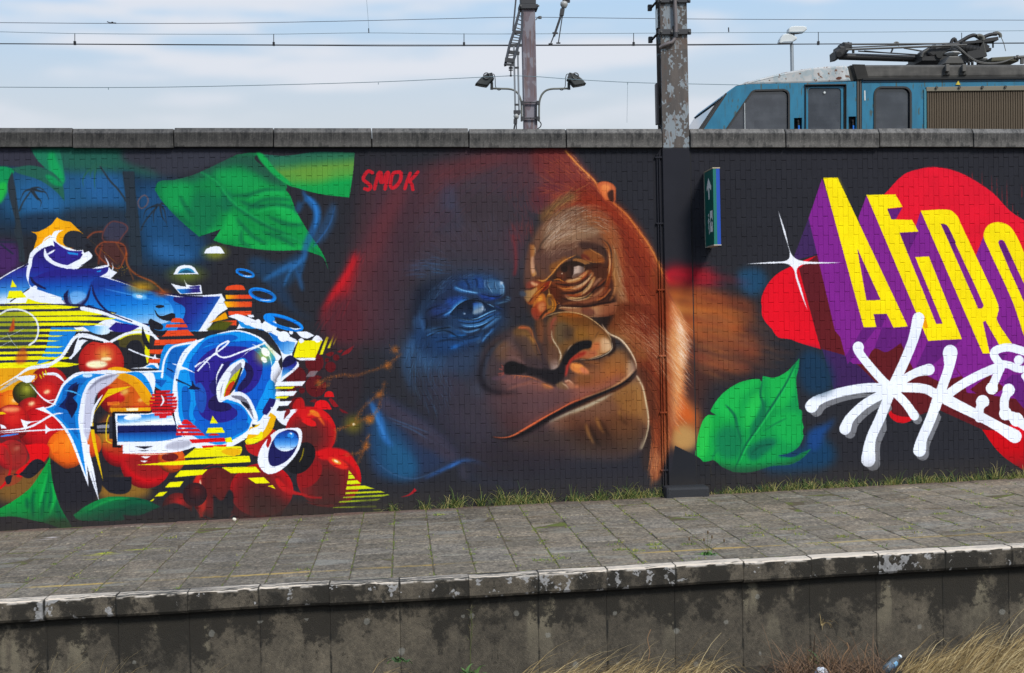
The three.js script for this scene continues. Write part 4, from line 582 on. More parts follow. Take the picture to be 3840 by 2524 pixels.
  fill('1360,560 1600,600 1740,590 1640,660 1480,670 1380,620', '#253a84', { b: 18 }); ell(1600, 638, 40, 14, 0, '#2a50c8', { b: 8 });
  fill('1620,720 1780,660 1860,600 1920,640 1890,690 1780,720 1660,745', '#2b4a6c', { b: 14 }); for (const s of ['1830,610 1880,625 1905,650', '1820,650 1870,660 1900,685', '1680,730 1780,705 1870,690']) brush(s, '#78b0d0', 18, { b: 5 });
  // eyeball
  fill('850,920c 930,840 1000,760 1100,700 1240,670 1400,690 1540,740 1640,790 1770,840c 1680,850 1600,850 1520,890 1400,960 1280,1000 1120,990 1000,960', '#151519', { b: 3 }); fill('900,880 1060,790 1240,770 1260,900 1200,990 1040,960', '#1c1c22', { b: 12 });
  fill('1230,740 1380,720 1450,780 1440,860 1400,920 1260,910 1250,820', lg(1250, 730, 1350, 920, '#2648a0', '#6a9cd0', '#9ab0bc', '#3a3c44'), { b: 8 }); fill('1270,860 1340,830 1420,800 1430,860 1360,890 1270,900', '#c0c6c0', { b: 12 }); ell(1425, 810, 17, 40, 0, '#f6fbff', { b: 5 }); ell(1465, 838, 7, 26, 5, '#c8d4dc', { b: 3 }); ell(1112, 905, 18, 13, -20, '#ffffff', { b: 3 }); ell(1100, 895, 26, 20, 0, '#6a88a8', { b: 10, a: 0.5 });
  fill('1180,700 1240,700 1260,800 1240,900 1180,860', '#101014', { b: 12 }); brush('1290,690 1400,720 1450,770', '#8a98b0', 7, { b: 3 });
  brush('1500,730 1560,755 1630,795', '#9cccf0', 14, { b: 3 }); brush('1380,690 1460,705 1500,730', '#5a90c8', 8, { b: 3 }); brush('1630,770 1720,800 1780,840', '#2a3a8c', 12, { b: 5 });
  // lower lids
  brush('1040,990 1180,1010 1300,995 1420,940 1540,880 1660,840', '#8cc8f4', 18, { b: 4 }); brush('960,1000 1100,1040 1290,1035 1420,990 1560,900 1680,870', '#20263c', 26, { b: 6 }); brush('1000,1010 1150,1050 1300,1040 1420,1000 1560,930 1740,890', '#3a70b8', 30, { b: 9 });
  brush('980,1050 1150,1085 1320,1075 1460,1030 1600,950 1700,920', '#20304e', 34, { b: 8 }); brush('1040,1080 1200,1100 1400,1070 1520,1010 1640,940', '#5a9ad4', 36, { b: 12 }); brush('1060,1110 1200,1130 1340,1120 1420,1080', '#3c6ea0', 44, { b: 14 });
  brush('1000,1110 1160,1180 1330,1160 1450,1090 1600,1000 1780,920', '#1d2838', 36, { b: 10 }); brush('1420,1180 1560,1090 1680,990 1760,960', '#5a86ac', 60, { b: 18, a: 0.8 }); brush('1400,1240 1600,1150 1740,1040 1820,960', '#1f2636', 50, { b: 14 });
  fill('640,1180 800,1120 900,1130 960,1170 1040,1220 1000,1280 820,1290 700,1240', '#3c5872', { b: 20 }); fill('840,1230 960,1200 1010,1180 1050,1240 1000,1290 880,1290', '#2c86cc', { b: 14 }); brush('760,1140 840,1120 920,1150', '#7a98a8', 16, { b: 7 }); ell(985, 1205, 28, 22, 0, '#2a80d8', { b: 8 }); fill('1080,1200 1130,1200 1140,1240 1100,1255', '#3a9ae8', { b: 6 }); brush('1050,1180 1160,1220 1300,1190 1375,1160', '#8ab8d8', 36, { b: 10 }); brush('950,1170 1040,1200 1120,1250', '#8aa4b4', 12, { b: 5 });
  fill('430,1280 560,1220 680,1210 760,1260 740,1340 600,1380 480,1360', '#38546e', { b: 24 }); brush('460,1260 600,1225 720,1240', '#547a96', 30, { b: 12 }); fill('560,1420 860,1340 1200,1330 1340,1330 1380,1420 1340,1564 600,1564', '#26405e', { b: 40 });
  brush('520,1200 700,1160 850,1110', '#1a1d26', 40, { b: 14 }); brush('420,1280 700,1180 840,1200 900,1300 1100,1310 1360,1260', '#1d2430', 34, { b: 14, a: 0.8 });
  fill('1320,1320 1390,1310 1380,1400 1330,1420', '#7090a8', { b: 10 }); fill('1440,1300 1560,1210 1680,1120 1720,1080 1640,1240 1500,1330 1410,1400', '#3a78bc', { b: 20 }); fill('1560,1190 1640,1170 1620,1240 1560,1250', '#3a94e8', { b: 12 }); brush('1410,1390 1470,1310 1560,1230', '#7ab8e8', 24, { b: 8 });
  fill('1240,1360 1330,1320 1300,1440 1180,1460', '#3a5670', { b: 14 }); fill('870,1470 900,1450 950,1490 940,1520 900,1510', '#2a8ae8', { b: 6 }); ell(1003, 1442, 26, 24, 0, '#2a86e4', { b: 8 });
  fill('760,1490 860,1450 960,1530 1000,1564 720,1564', '#2c5e94', { b: 20 }); fill('1700,1050 1820,960 1900,1000 1800,1200 1600,1400 1450,1450', '#2a2d38', { b: 30 });

  // ================ cheek, muzzle and mouth (frame of the lower face)
  frame(1400, 1140, 1.9833);
  fill('250,250 420,180 700,200 800,330 740,560 560,620 380,560 280,420', '#2a3850', { b: 46 }); fill('300,220 420,200 520,280 480,480 340,460', '#2a4668', { b: 36 }); fill('420,250 560,230 700,240 640,330 500,360', '#28507e', { b: 24 }); brush('390,200 470,190 560,205', '#4a7ba0', 24, { b: 10 }); brush('560,235 640,240 690,230', '#2f90e0', 16, { b: 6 });
  brush('600,330 680,280 780,250 820,200', '#2f6aa8', 36, { b: 14, a: 0.8 }); brush('570,330 600,320 640,305', '#2a88e0', 22, { b: 7 });
  fur(20, '260,300 360,260 420,420 420,600 320,560 270,440', '300,320,106 340,450,86 380,560,66', 260, 130, 5, ['#2f5e8c', '#3a6a94', '#26405e', '#1f2a3c'], { a: 0.6, b: 1 });
  fill('280,560 600,540 760,600 900,760 900,1000 760,1060 560,980 400,800', '#292a35', { b: 60 }); fill('420,560 620,560 680,640 520,700', '#33313e', { b: 40 });
  fill('740,600 820,620 800,690 740,680', '#354658', { b: 20 });
  // blue cloth at the lower left
  fill('-40,740 60,690 200,760 420,900 560,1040 640,1140 560,1180 380,1290 150,1300 0,1240', '#24304a', { b: 30 }); fill('60,700 200,770 420,910 580,1060 640,1150 520,1150 380,1000 200,880 80,820', '#3a3442', { b: 26 }); fill('0,880 120,900 260,1060 330,1230 200,1300 40,1230', '#1c4468', { b: 34 }); fill('120,1050 250,1100 320,1260 200,1290 100,1200', '#1d5076', { b: 26 }); fill('120,800 260,860 380,940 520,1060 400,1080 260,960', '#33303e', { b: 20 });
  brush('-30,720 40,840 80,980 140,1060', '#2868ac', 60, { b: 12, a: 0.85 }); brush('-10,780 50,900 90,1000', '#3a80c8', 22, { b: 6, a: 0.7 }); brush('380,1300 520,1230 640,1175 720,1165 800,1190 900,1250 1050,1340', '#28508c', 34, { b: 9 }); brush('560,1220 640,1178 720,1164 790,1180', '#2f6ab8', 16, { b: 5 }); fill('640,1200 720,1180 860,1240 1080,1340 900,1340 700,1300', '#232a3e', { b: 26 }); fill('640,1210 690,1200 720,1280 660,1300', '#33323e', { b: 14 });
  for (const s of ['100,840 260,900 420,960', '140,880 280,930 400,1000', '-10,1140 120,1250 300,1300 480,1240']) brush(s, '#3a5a80', 10, { b: 3, a: 0.6 });
  fur(21, '80,760 420,900 560,1050 420,1020 200,900', '100,800,28 400,950,34', 120, 150, 4, ['#4a4250', '#3c4a64', '#55485a'], { a: 0.5, b: 1.5 });
  // muzzle
  fill('820,600 900,420 1040,340 1180,240 1240,330 1330,560 1560,640 1740,520 1960,480 1900,600 1760,690 1600,740 1400,840 1200,960 1000,1000 900,980 880,820 900,700', lg(860, 700, 1420, 760, '#2a292f', '#33292d', '#4e3a3c', '#5e4648'), { b: 30 });
  fill('1080,600 1300,620 1600,600 1800,480 1900,520 1800,640 1640,700 1440,780 1240,920 1120,900 1100,760', lg(1080, 800, 1500, 650, '#3c2e32', '#5a4446', '#70544e'), { b: 34 }); fill('1500,520 1700,430 1850,420 1900,500 1780,600 1600,640 1480,620', '#6e4a34', { b: 34 }); fill('1700,440 1840,330 1920,440 1900,520 1760,560', '#84562f', { b: 26 }); fill('1440,640 1680,620 1840,540 1700,680 1500,730', '#6a4c4c', { b: 24 });
  // chin
  fill('900,1020 1080,1010 1240,900 1450,800 1700,690 1900,580 1960,530 2010,600 2040,750 2045,900 2020,1040 1960,1110 1800,1180 1500,1160 1200,1120', lg(950, 900, 1600, 900, '#2b2a30', '#3a2d30', '#54403c'), { b: 24 });
  fill('1300,880 1500,790 1720,690 1900,600 1960,560 2000,650 2020,760 1950,880 1760,860 1560,900 1400,960', '#6b5047', { b: 30 }); fill('1780,680 1940,570 2000,640 2020,760 1960,860 1840,800', '#98764c', { b: 24 }); fill('1500,820 1700,730 1820,760 1700,840 1560,860', '#6f5a58', { b: 26 });
  fill('1000,1020 1300,960 1500,960 1700,900 1900,900 1980,980 1940,1080 1760,1120 1400,1130 1100,1090', '#45352f', { b: 40 }); fill('1760,860 1960,860 2000,960 1960,1060 1840,1080', '#5a463a', { b: 30 }); fill('1000,1120 1400,1130 1900,1150 2030,1130 2060,1340 800,1340 700,1200', '#29282f', { b: 44 });
  brush('1240,900 1450,810 1640,730 1800,650', '#a09684', 34, { b: 14, a: 0.9 }); brush('1480,815 1620,750 1740,690', '#c8c4ac', 14, { b: 7 }); 
  brush('1958,545 2005,620 2025,720 2045,860 2030,980 1990,1080', '#d8bc8c', 26, { b: 7 }); brush('1955,530 1995,590 2020,660', '#f8f0da', 20, { b: 5 }); brush('2046,840 2040,940 2010,1030 1985,1085', '#b8ac94', 18, { b: 8 }); fill('1960,560 2000,620 2030,760 2040,900 2000,880 1960,740', '#b89058', { b: 16, a: 0.6 });
  for (const s of ['1580,890 1600,960 1640,1040', '1655,840 1680,900 1720,960', '1820,790 1840,830 1860,870']) { brush(s, '#a88452', 26, { b: 8, a: 0.8 }); } for (const s of ['1690,860 1720,930 1760,990', '1610,900 1650,1000 1690,1060', '1830,820 1860,870 1890,900']) brush(s, '#2c2422', 30, { b: 9, a: 0.8 });
  // mouth line with its glowing lip
  brush('870,985 960,1000 1060,985 1180,925 1300,850 1440,775 1600,705 1760,640 1880,580 1960,490', '#1b191c', 62, { b: 7 }); fill('1500,760 1700,670 1860,600 1955,500 1960,520 1900,590 1740,670 1560,740 1440,790', '#1b191c', { b: 5 });
  brush('890,992 960,1000 1030,985 1130,930 1250,860 1370,795 1480,735 1560,708', '#d85a28', 16, { b: 3.5, a: 0.95 }); brush('930,996 1010,990 1120,940', '#e87a48', 9, { b: 3 }); brush('1120,915 1250,835 1400,760 1560,695 1700,640', '#8a4a40', 26, { b: 10, a: 0.8 }); brush('1540,705 1660,672 1780,620 1880,550 1945,480', '#d8a880', 16, { b: 6 });
  brush('1700,150 1745,215 1840,265 1910,350 1950,430 1955,480', '#f2e2c8', 14, { b: 5 }); fill('1900,420 1945,440 1960,480 1930,520 1890,540', '#f0dcc0', { b: 12, a: 0.4 });
  // pores
  { let i = 0; for (const [x, y] of [[1544, 662], [1592, 656], [1638, 628], [1702, 616], [1665, 628], [1495, 692], [1512, 676], [1410, 742], [1183, 877], [1232, 868], [1276, 818], [1120, 870], [1748, 476], [1808, 492], [1888, 483], [1840, 520], [1852, 545], [1740, 545], [1710, 580], [1765, 560], [1963, 630], [1888, 655], [1924, 658], [1868, 668], [1822, 668], [1932, 710], [1880, 720], [1740, 724], [1766, 690], [1790, 706], [1856, 740], [1910, 758], [1696, 748], [1640, 760], [1606, 790], [1572, 780], [1840, 782], [1540, 835], [1636, 838], [1700, 845], [1760, 806], [1896, 802], [1926, 822], [1484, 856], [1424, 872], [1880, 850], [1340, 925], [1300, 975], [1580, 875], [1510, 885]]) ell(x, y, 3.4 + (i++ % 3), 3.4, 0, '#241c1e', { b: 1, a: 0.75 }); }
  // ---------------- nose
  frame(1800, 1120, 3.724);
  fill('40,760 200,560 400,440 560,390 700,400 760,460 900,700 900,900 620,1000 400,1060 180,1100 60,1100', '#3c2f30', { b: 40 }); fill('260,640 420,560 540,700 600,860 420,880 300,840', '#4a3c40', { b: 40 }); fill('220,640 380,620 420,760 300,860 230,800', '#5c4426', { b: 36 }); fill('380,720 560,740 640,900 560,920 440,860', '#5a403e', { b: 26 }); fill('480,560 640,580 700,800 700,960 620,900 560,760', '#262024', { b: 26 });
  fill('460,470 540,395 660,395 720,460 640,520 520,520', '#5e4022', { b: 22 }); brush('530,410 600,400 700,420', '#b0552e', 40, { b: 10 }); brush('560,480 660,500 740,600 800,740 860,880', '#7a5226', 70, { b: 18 }); brush('700,520 770,640 830,780 870,880', '#c07c30', 30, { b: 9 }); brush('640,400 700,440 740,540', '#8a4a2c', 40, { b: 14 });
  fill('780,300 860,280 900,420 880,600 850,680 800,560', '#5a3624', { b: 16 }); fill('760,620 900,640 980,860 960,1000 860,900', '#33272a', { b: 22 }); brush('850,330 860,460 860,620', '#8a5030', 34, { b: 12 });
  fill('720,180 800,60 900,40 920,140 820,280 780,300', '#8a3c2a', { b: 14 }); fill('820,80 900,60 900,150 840,190', '#b8745a', { b: 14 }); fill('720,150 800,150 830,280 760,270', '#7a3028', { b: 12 }); brush('820,290 900,190 1000,130', '#1c1818', 22, { b: 5 }); brush('860,290 920,220 1000,180', '#c8683c', 26, { b: 7 });
  // right wing
  fill('960,280 1080,210 1240,190 1420,220 1560,290 1700,410 1800,510 1845,620 1840,720 1720,790 1500,850 1380,830 1240,700 1120,900 1080,980 980,960 960,800 960,560 930,420', '#6d512f', { b: 14 });
  fill('1060,260 1240,215 1440,240 1560,320 1460,400 1300,380 1140,360', '#7c5422', { b: 26 }); fill('1100,210 1300,200 1440,240 1360,260 1200,250', '#b06c1c', { b: 12 }); fill('1060,360 1180,330 1240,420 1200,560 1100,640 1040,520', '#595240', { b: 28 }); fill('1180,400 1320,440 1280,560 1180,560', '#3c3430', { b: 28 }); fill('1340,420 1540,380 1620,460 1480,560 1340,560', '#8a6226', { b: 28 }); fill('1500,400 1680,420 1780,540 1700,600 1560,560', '#9a6a34', { b: 24 }); brush('1600,600 1620,520 1660,460', '#5a3c22', 14, { b: 6 });
  fill('930,420 1000,280 1080,250 1040,400 1020,560 980,640', '#7a4a3c', { b: 16 }); brush('1060,260 1010,330 985,420', '#a84a40', 26, { b: 10 }); brush('1010,440 1010,540 1050,620 1100,700 1130,790 1090,900 1050,970', '#a8957a', 28, { b: 12, a: 0.8 }); brush('1000,440 1003,540 1045,620 1095,700', '#dccfae', 10, { b: 5, a: 0.85 }); fill('980,660 1060,680 1100,800 1060,960 980,940', '#6a5348', { b: 20 }); fill('1000,860 1080,860 1090,960 1000,990', '#a8948c', { b: 16 }); brush('1100,720 1130,790 1120,860', '#f4eee0', 16, { b: 5 });
  brush('900,260 1000,215 1150,185 1300,190 1440,225 1560,290 1700,400 1790,500', '#cfae7c', 11, { b: 5, a: 0.8 }); brush('1560,290 1680,385 1790,500 1840,600', '#e4c494', 10, { b: 4, a: 0.85 });
  fill('1600,560 1760,560 1830,640 1830,720 1720,780 1560,830 1480,820 1560,740', '#bd8a58', { b: 18 }); fill('1560,640 1660,610 1740,660 1640,720 1560,760', '#d07a4a', { b: 16 }); fill('1700,560 1800,580 1840,680 1780,740 1700,740', '#e0bc92', { b: 18 }); fill('1400,730 1520,720 1640,760 1540,830 1420,830 1300,840', '#b86a4c', { b: 14 }); 
  brush('1840,600 1850,700 1790,760 1660,800 1500,850', '#f4e4c8', 14, { b: 4 });
  // nostrils and the dark fold
  fill('330,950 370,890 460,870 540,900 640,950 760,960 900,980 1040,1010 1120,930 1160,830 1200,760 1240,700 1330,620 1450,585 1550,590 1560,640 1540,690 1440,710 1340,780 1250,860 1200,960 1180,1080 1130,1160 1060,1230 960,1200 840,1130 700,1080 500,1060 340,1060', '#1b191c', { b: 7 });
  fill('880,960 1000,1000 1120,960 1200,1000 1160,1120 1060,1180 960,1120', '#19171a', { b: 8 });
  brush('1215,760 1240,690 1290,640', '#c8bcb0', 9, { b: 4 });
  fill('1190,1090 1200,940 1250,850 1340,780 1480,740 1440,800 1320,850 1250,930 1220,1040', '#a82a26', { b: 12 });
  fill('1260,920 1340,900 1440,940 1510,1040 1400,1050 1280,1000', '#cf7c42', { b: 12 }); fill('1280,920 1360,905 1450,960 1380,970', '#e89850', { b: 10 }); fill('1400,960 1480,980 1520,1050 1440,1050', '#c87458', { b: 10 });
  brush('1390,840 1500,855 1640,825 1780,760 1870,690', '#1e1717', 26, { b: 5 }); fill('1850,560 1900,700 1860,760 1780,800 1840,720', '#2a1c18', { b: 10 }); brush('1395,850 1440,850 1500,862', '#e8dcc8', 8, { b: 3 });
  brush('1440,880 1600,890 1700,930', '#8c5c38', 50, { b: 18, a: 0.8 }); fill('1380,1080 1560,1080 1500,1180 1380,1200', '#5c4028', { b: 26 });
  // glowing lower edges of the nostril
  fill('300,1075 480,1070 640,1085 740,1110 800,1150 720,1180 500,1200 320,1150', '#7a4a48', { b: 14 }); for (const x of [480, 545, 590, 640]) brush(`${x - 12},1120 ${x + 6},1095 ${x + 10},1080`, '#e87838', 16, { b: 5 }); brush('600,1085 720,1095 800,1130 880,1180', '#d8682c', 14, { b: 6 }); brush('250,1070 310,1070 340,1000 305,960', '#c84838', 18, { b: 7 }); for (const s of ['320,1000 290,985 260,980', '325,1040 290,1045 250,1050', '330,960 310,940 300,920']) brush(s, '#d8503c', 12, { b: 5 }); fill('160,1110 300,1080 360,1090 240,1140', '#4a3848', { b: 10 });
  fill('560,1230 720,1140 840,1160 960,1220 1040,1260 900,1290 720,1270', '#7a5044', { b: 20 }); brush('580,1210 680,1160 760,1130', '#c06a34', 18, { b: 7 }); fill('860,1180 960,1200 1020,1240 960,1260 880,1230', '#c88038', { b: 12, a: 0.8 }); fill('1060,1180 1160,1165 1230,1260 1160,1270 1080,1240', '#6a5638', { b: 10 }); brush('1150,1180 1210,1220 1235,1265', '#c8ac90', 20, { b: 7 }); fill('1180,1150 1240,1140 1310,1190 1310,1250 1250,1250 1210,1200', '#9a6a54', { b: 9 }); brush('1190,1160 1240,1142 1300,1190', '#d0a890', 13, { b: 5 }); ell(1350, 1230, 30, 20, 0, '#a86a50', { b: 10 });
  fill('60,1180 160,1260 320,1300 480,1290 460,1330 300,1330 140,1300 40,1240', '#19181b', { b: 12 }); fill('300,1310 480,1310 470,1370 320,1370', '#5c3d36', { b: 16 }); 

  // ================ side whiskers, over column and pipes
  frame(1400, 1140, 1.9833);
  fill('1830,0 2000,0 2200,60 2260,200 2290,360 2260,560 2240,760 2210,1000 2160,1200 2100,1320 2060,1220 2050,1000 2050,800 2010,600 1960,480 1920,360 1850,260 1740,200 1800,100', lg(1800, 0, 2260, 0, '#9a7a4c', '#8a5432', '#7a3c26', '#8a4428', '#b8683a'), { b: 10 });
  fill('1760,190 1840,60 1920,120 2000,260 2040,420 1960,400 1880,280', '#a8824c', { b: 22 }); fill('1960,480 2060,500 2120,700 2110,900 2060,860 2020,640', '#5e3828', { b: 20 }); fill('2050,860 2140,900 2160,1060 2110,1240 2060,1200', '#7c422a', { b: 16 }); fill('2040,900 2070,900 2070,1160 2030,1250 2000,1120', '#332826', { b: 14 });
  fill('2210,0 2290,100 2330,300 2300,520 2270,760 2225,900 2215,400', '#b8744a', { b: 14 });
  const wh = '1800,120,40 1860,60,56 1920,200,42 2000,100,52 2050,300,52 2100,500,60 2100,100,58 2150,250,60 2200,60,56 2180,420,66 2080,700,66 2100,900,74 2080,1100,92 2200,700,70 2000,400,50';
  fur(22, '1780,160 1850,10 2000,0 2200,40 2220,300 2200,600 2180,900 2130,1180 2070,1250 2060,1000 2060,760 2010,540 1960,420 1880,270', wh, 1500, 140, 6, ['#c87c48', '#8a4226', '#e0a878', '#6a3024', '#a85a34', '#4e2a22', '#d89058', '#b06a3c'], { a: 0.5, b: 0.6 });
  fur(23, '1860,100 1960,60 2100,180 2180,360 2140,420 2040,320 1940,240', '1900,120,44 2000,200,42 2120,340,46', 160, 170, 5, ['#f0e0c8', '#e8c8a0', '#d8a878'], { a: 0.65, b: 0.5 });
  fur(24, '1760,200 1840,40 1900,60 1880,200 1840,260', '1800,160,-30 1840,100,20 1860,200,30', 160, 100, 5, ['#d8c488', '#e8dcb0', '#a8884c'], { a: 0.6, b: 0.6 });
  fur(25, '2060,860 2160,880 2150,1080 2110,1220 2060,1230', '2100,900,80 2100,1100,96', 220, 150, 6, ['#d8743c', '#e88a4c', '#8a4a2c', '#b0562c', '#f0a060'], { a: 0.6, b: 0.7 });
  fur(26, '2190,-60 2290,80 2310,280 2290,520 2260,760 2215,860 2205,400', '2240,0,58 2290,150,52 2280,320,46 2270,520,48 2250,700,56 2220,820,64', 900, 110, 6, ['#e8a070', '#f4c8a0', '#c0683c', '#e08048', '#fae4cc', '#a85430', '#d87038'], { a: 0.65, b: 0.5 });
  fur(27, '2230,40 2290,160 2310,300 2270,420 2240,300', '2260,120,60 2290,280,52', 200, 90, 4, ['#fff4e8', '#f4dcc8', '#f8e8d8'], { a: 0.7, b: 0.4 });
  fur(28, '2220,480 2270,500 2260,700 2240,860 2212,900', '2250,560,40 2240,760,52', 200, 100, 5, ['#f08a3c', '#e87030', '#f8a860', '#c85a28'], { a: 0.7, b: 0.5 });

  // ---------------- last glazes: light sprayed over the finished head
  frame(1400, 480, 1.9833);
  fill('360,1180 560,1080 900,1060 1000,1200 940,1420 720,1500 480,1480 360,1360', '#12549c', { b: 60, a: 0.22, op: 'screen' });
  fill('560,1400 760,1380 960,1330 960,1440 760,1500 560,1480', '#1a6ac0', { b: 34, a: 0.35, op: 'screen' });
  brush('400,1240 350,1360 372,1480 330,1560 250,1660 240,1800 300,1960', '#2f5f92', 60, { b: 22, a: 0.55 }); brush('385,1260 348,1380 376,1500', '#5a90c0', 22, { b: 9, a: 0.7 });
  fill('600,1130 900,1090 980,1180 800,1240 620,1200', '#0f3f7c', { b: 40, a: 0.25, op: 'screen' });
  fill('1180,860 1420,680 1720,700 1820,980 1760,1380 1560,1420 1320,1280 1220,1100', '#8a5a30', { b: 70, a: 0.2, op: 'screen' });
  fill('1840,700 2040,960 2150,1200 2240,1400 2200,1500 2000,1300 1880,1000', '#a03c10', { b: 46, a: 0.14, op: 'screen' });
  fill('1440,190 1640,400 1820,590 1980,780 2100,980 2040,980 1860,740 1640,560 1460,380', '#a83c18', { b: 34, a: 0.14, op: 'screen' });
  frame(1400, 1140, 1.9833);
  fill('1860,20 2120,120 2230,320 2230,700 2140,1040 2080,900 2060,600 1960,360', '#7a3410', { b: 50, a: 0.16, op: 'screen' });
  fill('2215,-40 2300,120 2320,360 2280,640 2225,820', '#d07830', { b: 24, a: 0.4, op: 'screen' });
  fill('1240,60 1560,120 1720,300 1660,420 1440,380 1300,300', '#6a4010', { b: 50, a: 0.3, op: 'screen' });
  fill('1440,440 1800,440 1920,520 1760,640 1500,720 1420,600', '#5c3018', { b: 50, a: 0.36, op: 'screen' });
  fill('1560,760 1960,580 2040,820 1960,980 1700,900', '#5a3c18', { b: 50, a: 0.36, op: 'screen' });
  fill('780,640 1000,560 1180,640 1320,720 1200,900 960,960 820,880', '#17161a', { b: 70, a: 0.1 });
  fill('800,1010 1200,960 1360,1010 1300,1180 1000,1240 760,1180', '#1a191e', { b: 70, a: 0.25 });
  fur(50, '1800,0 1960,20 2200,300 2200,560 2060,420 1900,260 1780,180', '1840,60,46 2000,180,46 2150,420,56 1900,200,40', 380, 150, 4, ['#f0c898', '#e0a468', '#f6dcb8', '#c87a44'], { a: 0.5, b: 0.4 });
  fur(51, '2060,400 2200,500 2200,900 2120,1180 2080,900 2070,650', '2120,560,64 2130,800,74 2110,1060,90', 380, 140, 4, ['#e89050', '#f0a868', '#c86a34', '#6a3020'], { a: 0.5, b: 0.4 });
  // the dark chin hollow and cheek keep a cool breath of violet
  fill('420,640 760,700 900,960 800,1180 500,1000', '#2c2a38', { b: 70, a: 0.5 });
  frame(1950, 760, 3.725);
  fill('480,1060 760,1080 960,920 1240,820 1340,1080 1240,1380 960,1480 560,1440 440,1240', '#d86a14', { b: 50, a: 0.55, op: 'soft-light' });
  fill('60,1180 420,1100 520,1400 380,1560 160,1560', '#e07a14', { b: 40, a: 0.5, op: 'soft-light' });
  for (const s of ['600,1150 780,1150 900,1090 1010,985', '560,1265 760,1262 890,1210 1000,1090', '560,1335 720,1360 880,1340 1010,1250 1100,1110', '480,1130 620,1150 700,1160', '1020,1220 1130,1160 1210,1080', '1080,1390 1190,1330 1270,1230', '620,1440 900,1450 1120,1410 1330,1390']) brush(s, '#1c1214', 22, { b: 6, a: 0.85 });
  for (const s of ['700,1215 850,1165 950,1090 1000,1010', '850,1290 960,1200 1020,1090', '660,1345 800,1365 930,1335', '660,1095 790,1062 920,975', '1240,700 1258,860 1236,1000']) brush(s, '#f4dcb4', 15, { b: 4, a: 0.9 });
  frame(1500, 980, 4.6);
  for (const s of ['1060,1105 1220,1125 1400,1095 1540,1025 1660,950', '1040,990 1190,1014 1310,998 1430,944 1560,876', '1060,1190 1170,1222 1300,1195 1370,1165', '450,1290 560,1240 700,1235', '1410,1180 1540,1090 1660,1000', '1420,1390 1490,1290 1600,1190', '760,930 880,860 980,760 1090,690', '960,455 1130,512 1340,548']) brush(s, '#6cc0ff', 15, { b: 5, a: 0.8 });
  for (const s of ['1000,1055 1180,1070 1360,1050 1520,970 1680,890', '1010,1140 1180,1170 1340,1150 1480,1080 1640,980', '540,1190 740,1160 880,1130', '460,1310 700,1200 860,1220 1020,1300 1300,1270']) brush(s, '#0c1018', 22, { b: 7, a: 0.8 });
  frame(1400, 480, 1.9833);
  fill('560,172 1180,172 1220,330 1120,470 900,420 700,300', '#4a2a30', { b: 60, a: 0.5 });
  fur(60, '820,180 1180,180 1180,420 1000,440', '900,220,150 1100,300,140 1150,200,130', 200, 140, 8, ['#6a2c2c', '#54282e', '#3a2a30'], { a: 0.4, b: 2 });
  frame(1400, 1140, 1.9833);
  fill('900,640 1160,600 1400,640 1700,560 1900,500 1900,560 1640,700 1440,780 1200,910 1040,960 940,900', '#c04a28', { b: 40, a: 0.42, op: 'soft-light' });
  fill('1060,600 1300,600 1500,660 1340,760 1180,820 1080,740', '#7a4a44', { b: 46, a: 0.4 });
  fill('1480,430 1720,420 1880,420 1900,500 1760,600 1560,640 1440,600', '#b0602c', { b: 40, a: 0.4, op: 'soft-light' });
  fill('1300,880 1700,700 1960,580 2030,800 1960,960 1600,960 1400,940', '#c07028', { b: 50, a: 0.4, op: 'soft-light' });
  fill('960,600 1060,580 1200,600 1180,650 1040,660', '#6e4440', { b: 22, a: 0.7 });
  fill('1080,300 1180,420 1240,560 1160,560 1060,420', '#3a2a26', { b: 30, a: 0.6 });
  // warm glow in the left half of the nose and lip
  frame(1800, 1120, 3.724);
  fill('220,640 400,600 520,700 600,860 440,860 330,900 240,820', '#7a4a34', { b: 44, a: 0.5 });
  fill('440,520 620,500 720,600 800,780 720,860 620,700 520,600', '#8a5a30', { b: 40, a: 0.4 });
  brush('380,830 470,820 560,860 640,920', '#8a6058', 30, { b: 12, a: 0.7 }); brush('230,800 300,700 420,640 520,680', '#6a5048', 26, { b: 14, a: 0.7 });
  fill('240,1110 480,1090 760,1120 860,1220 640,1260 400,1230', '#8a5048', { b: 30, a: 0.45 });
  fill('120,1340 500,1380 900,1330 1300,1300 1200,1500 700,1600 200,1560', '#4c3438', { b: 60, a: 0.55 });
  frame(1400, 1140, 1.9833);
  fill('700,560 820,420 920,330 860,520 820,700 720,700', '#34323c', { b: 40, a: 0.6 });
  // fine hair and skin strokes over the cool half
  frame(1500, 980, 4.6);
  fur(70, '420,620 600,440 900,290 1200,240 1480,270 1400,440 1000,400 760,560 560,760 430,900', '480,700,-60 640,500,-48 900,360,-26 1200,300,-8 1000,450,-24 700,640,-44', 420, 170, 9, ['#2f5f94', '#24406a', '#4a86bc', '#16181f', '#1c2740', '#6aa4d4'], { a: 0.5, b: 1 });
  fur(71, '560,860 760,720 1020,600 1120,640 960,780 820,920 640,980', '650,860,-24 860,760,-34 1020,660,-34', 260, 150, 8, ['#2f74c8', '#1d3f78', '#58a4ec', '#12151c', '#264a8c'], { a: 0.5, b: 1 });
  fur(72, '1000,340 1240,270 1700,340 1780,520 1500,560 1200,520', '1100,420,20 1300,380,70 1500,430,84 1700,460,96', 260, 110, 8, ['#5a9ac8', '#274a80', '#8cc4e4', '#18202c', '#34608c'], { a: 0.5, b: 1 });
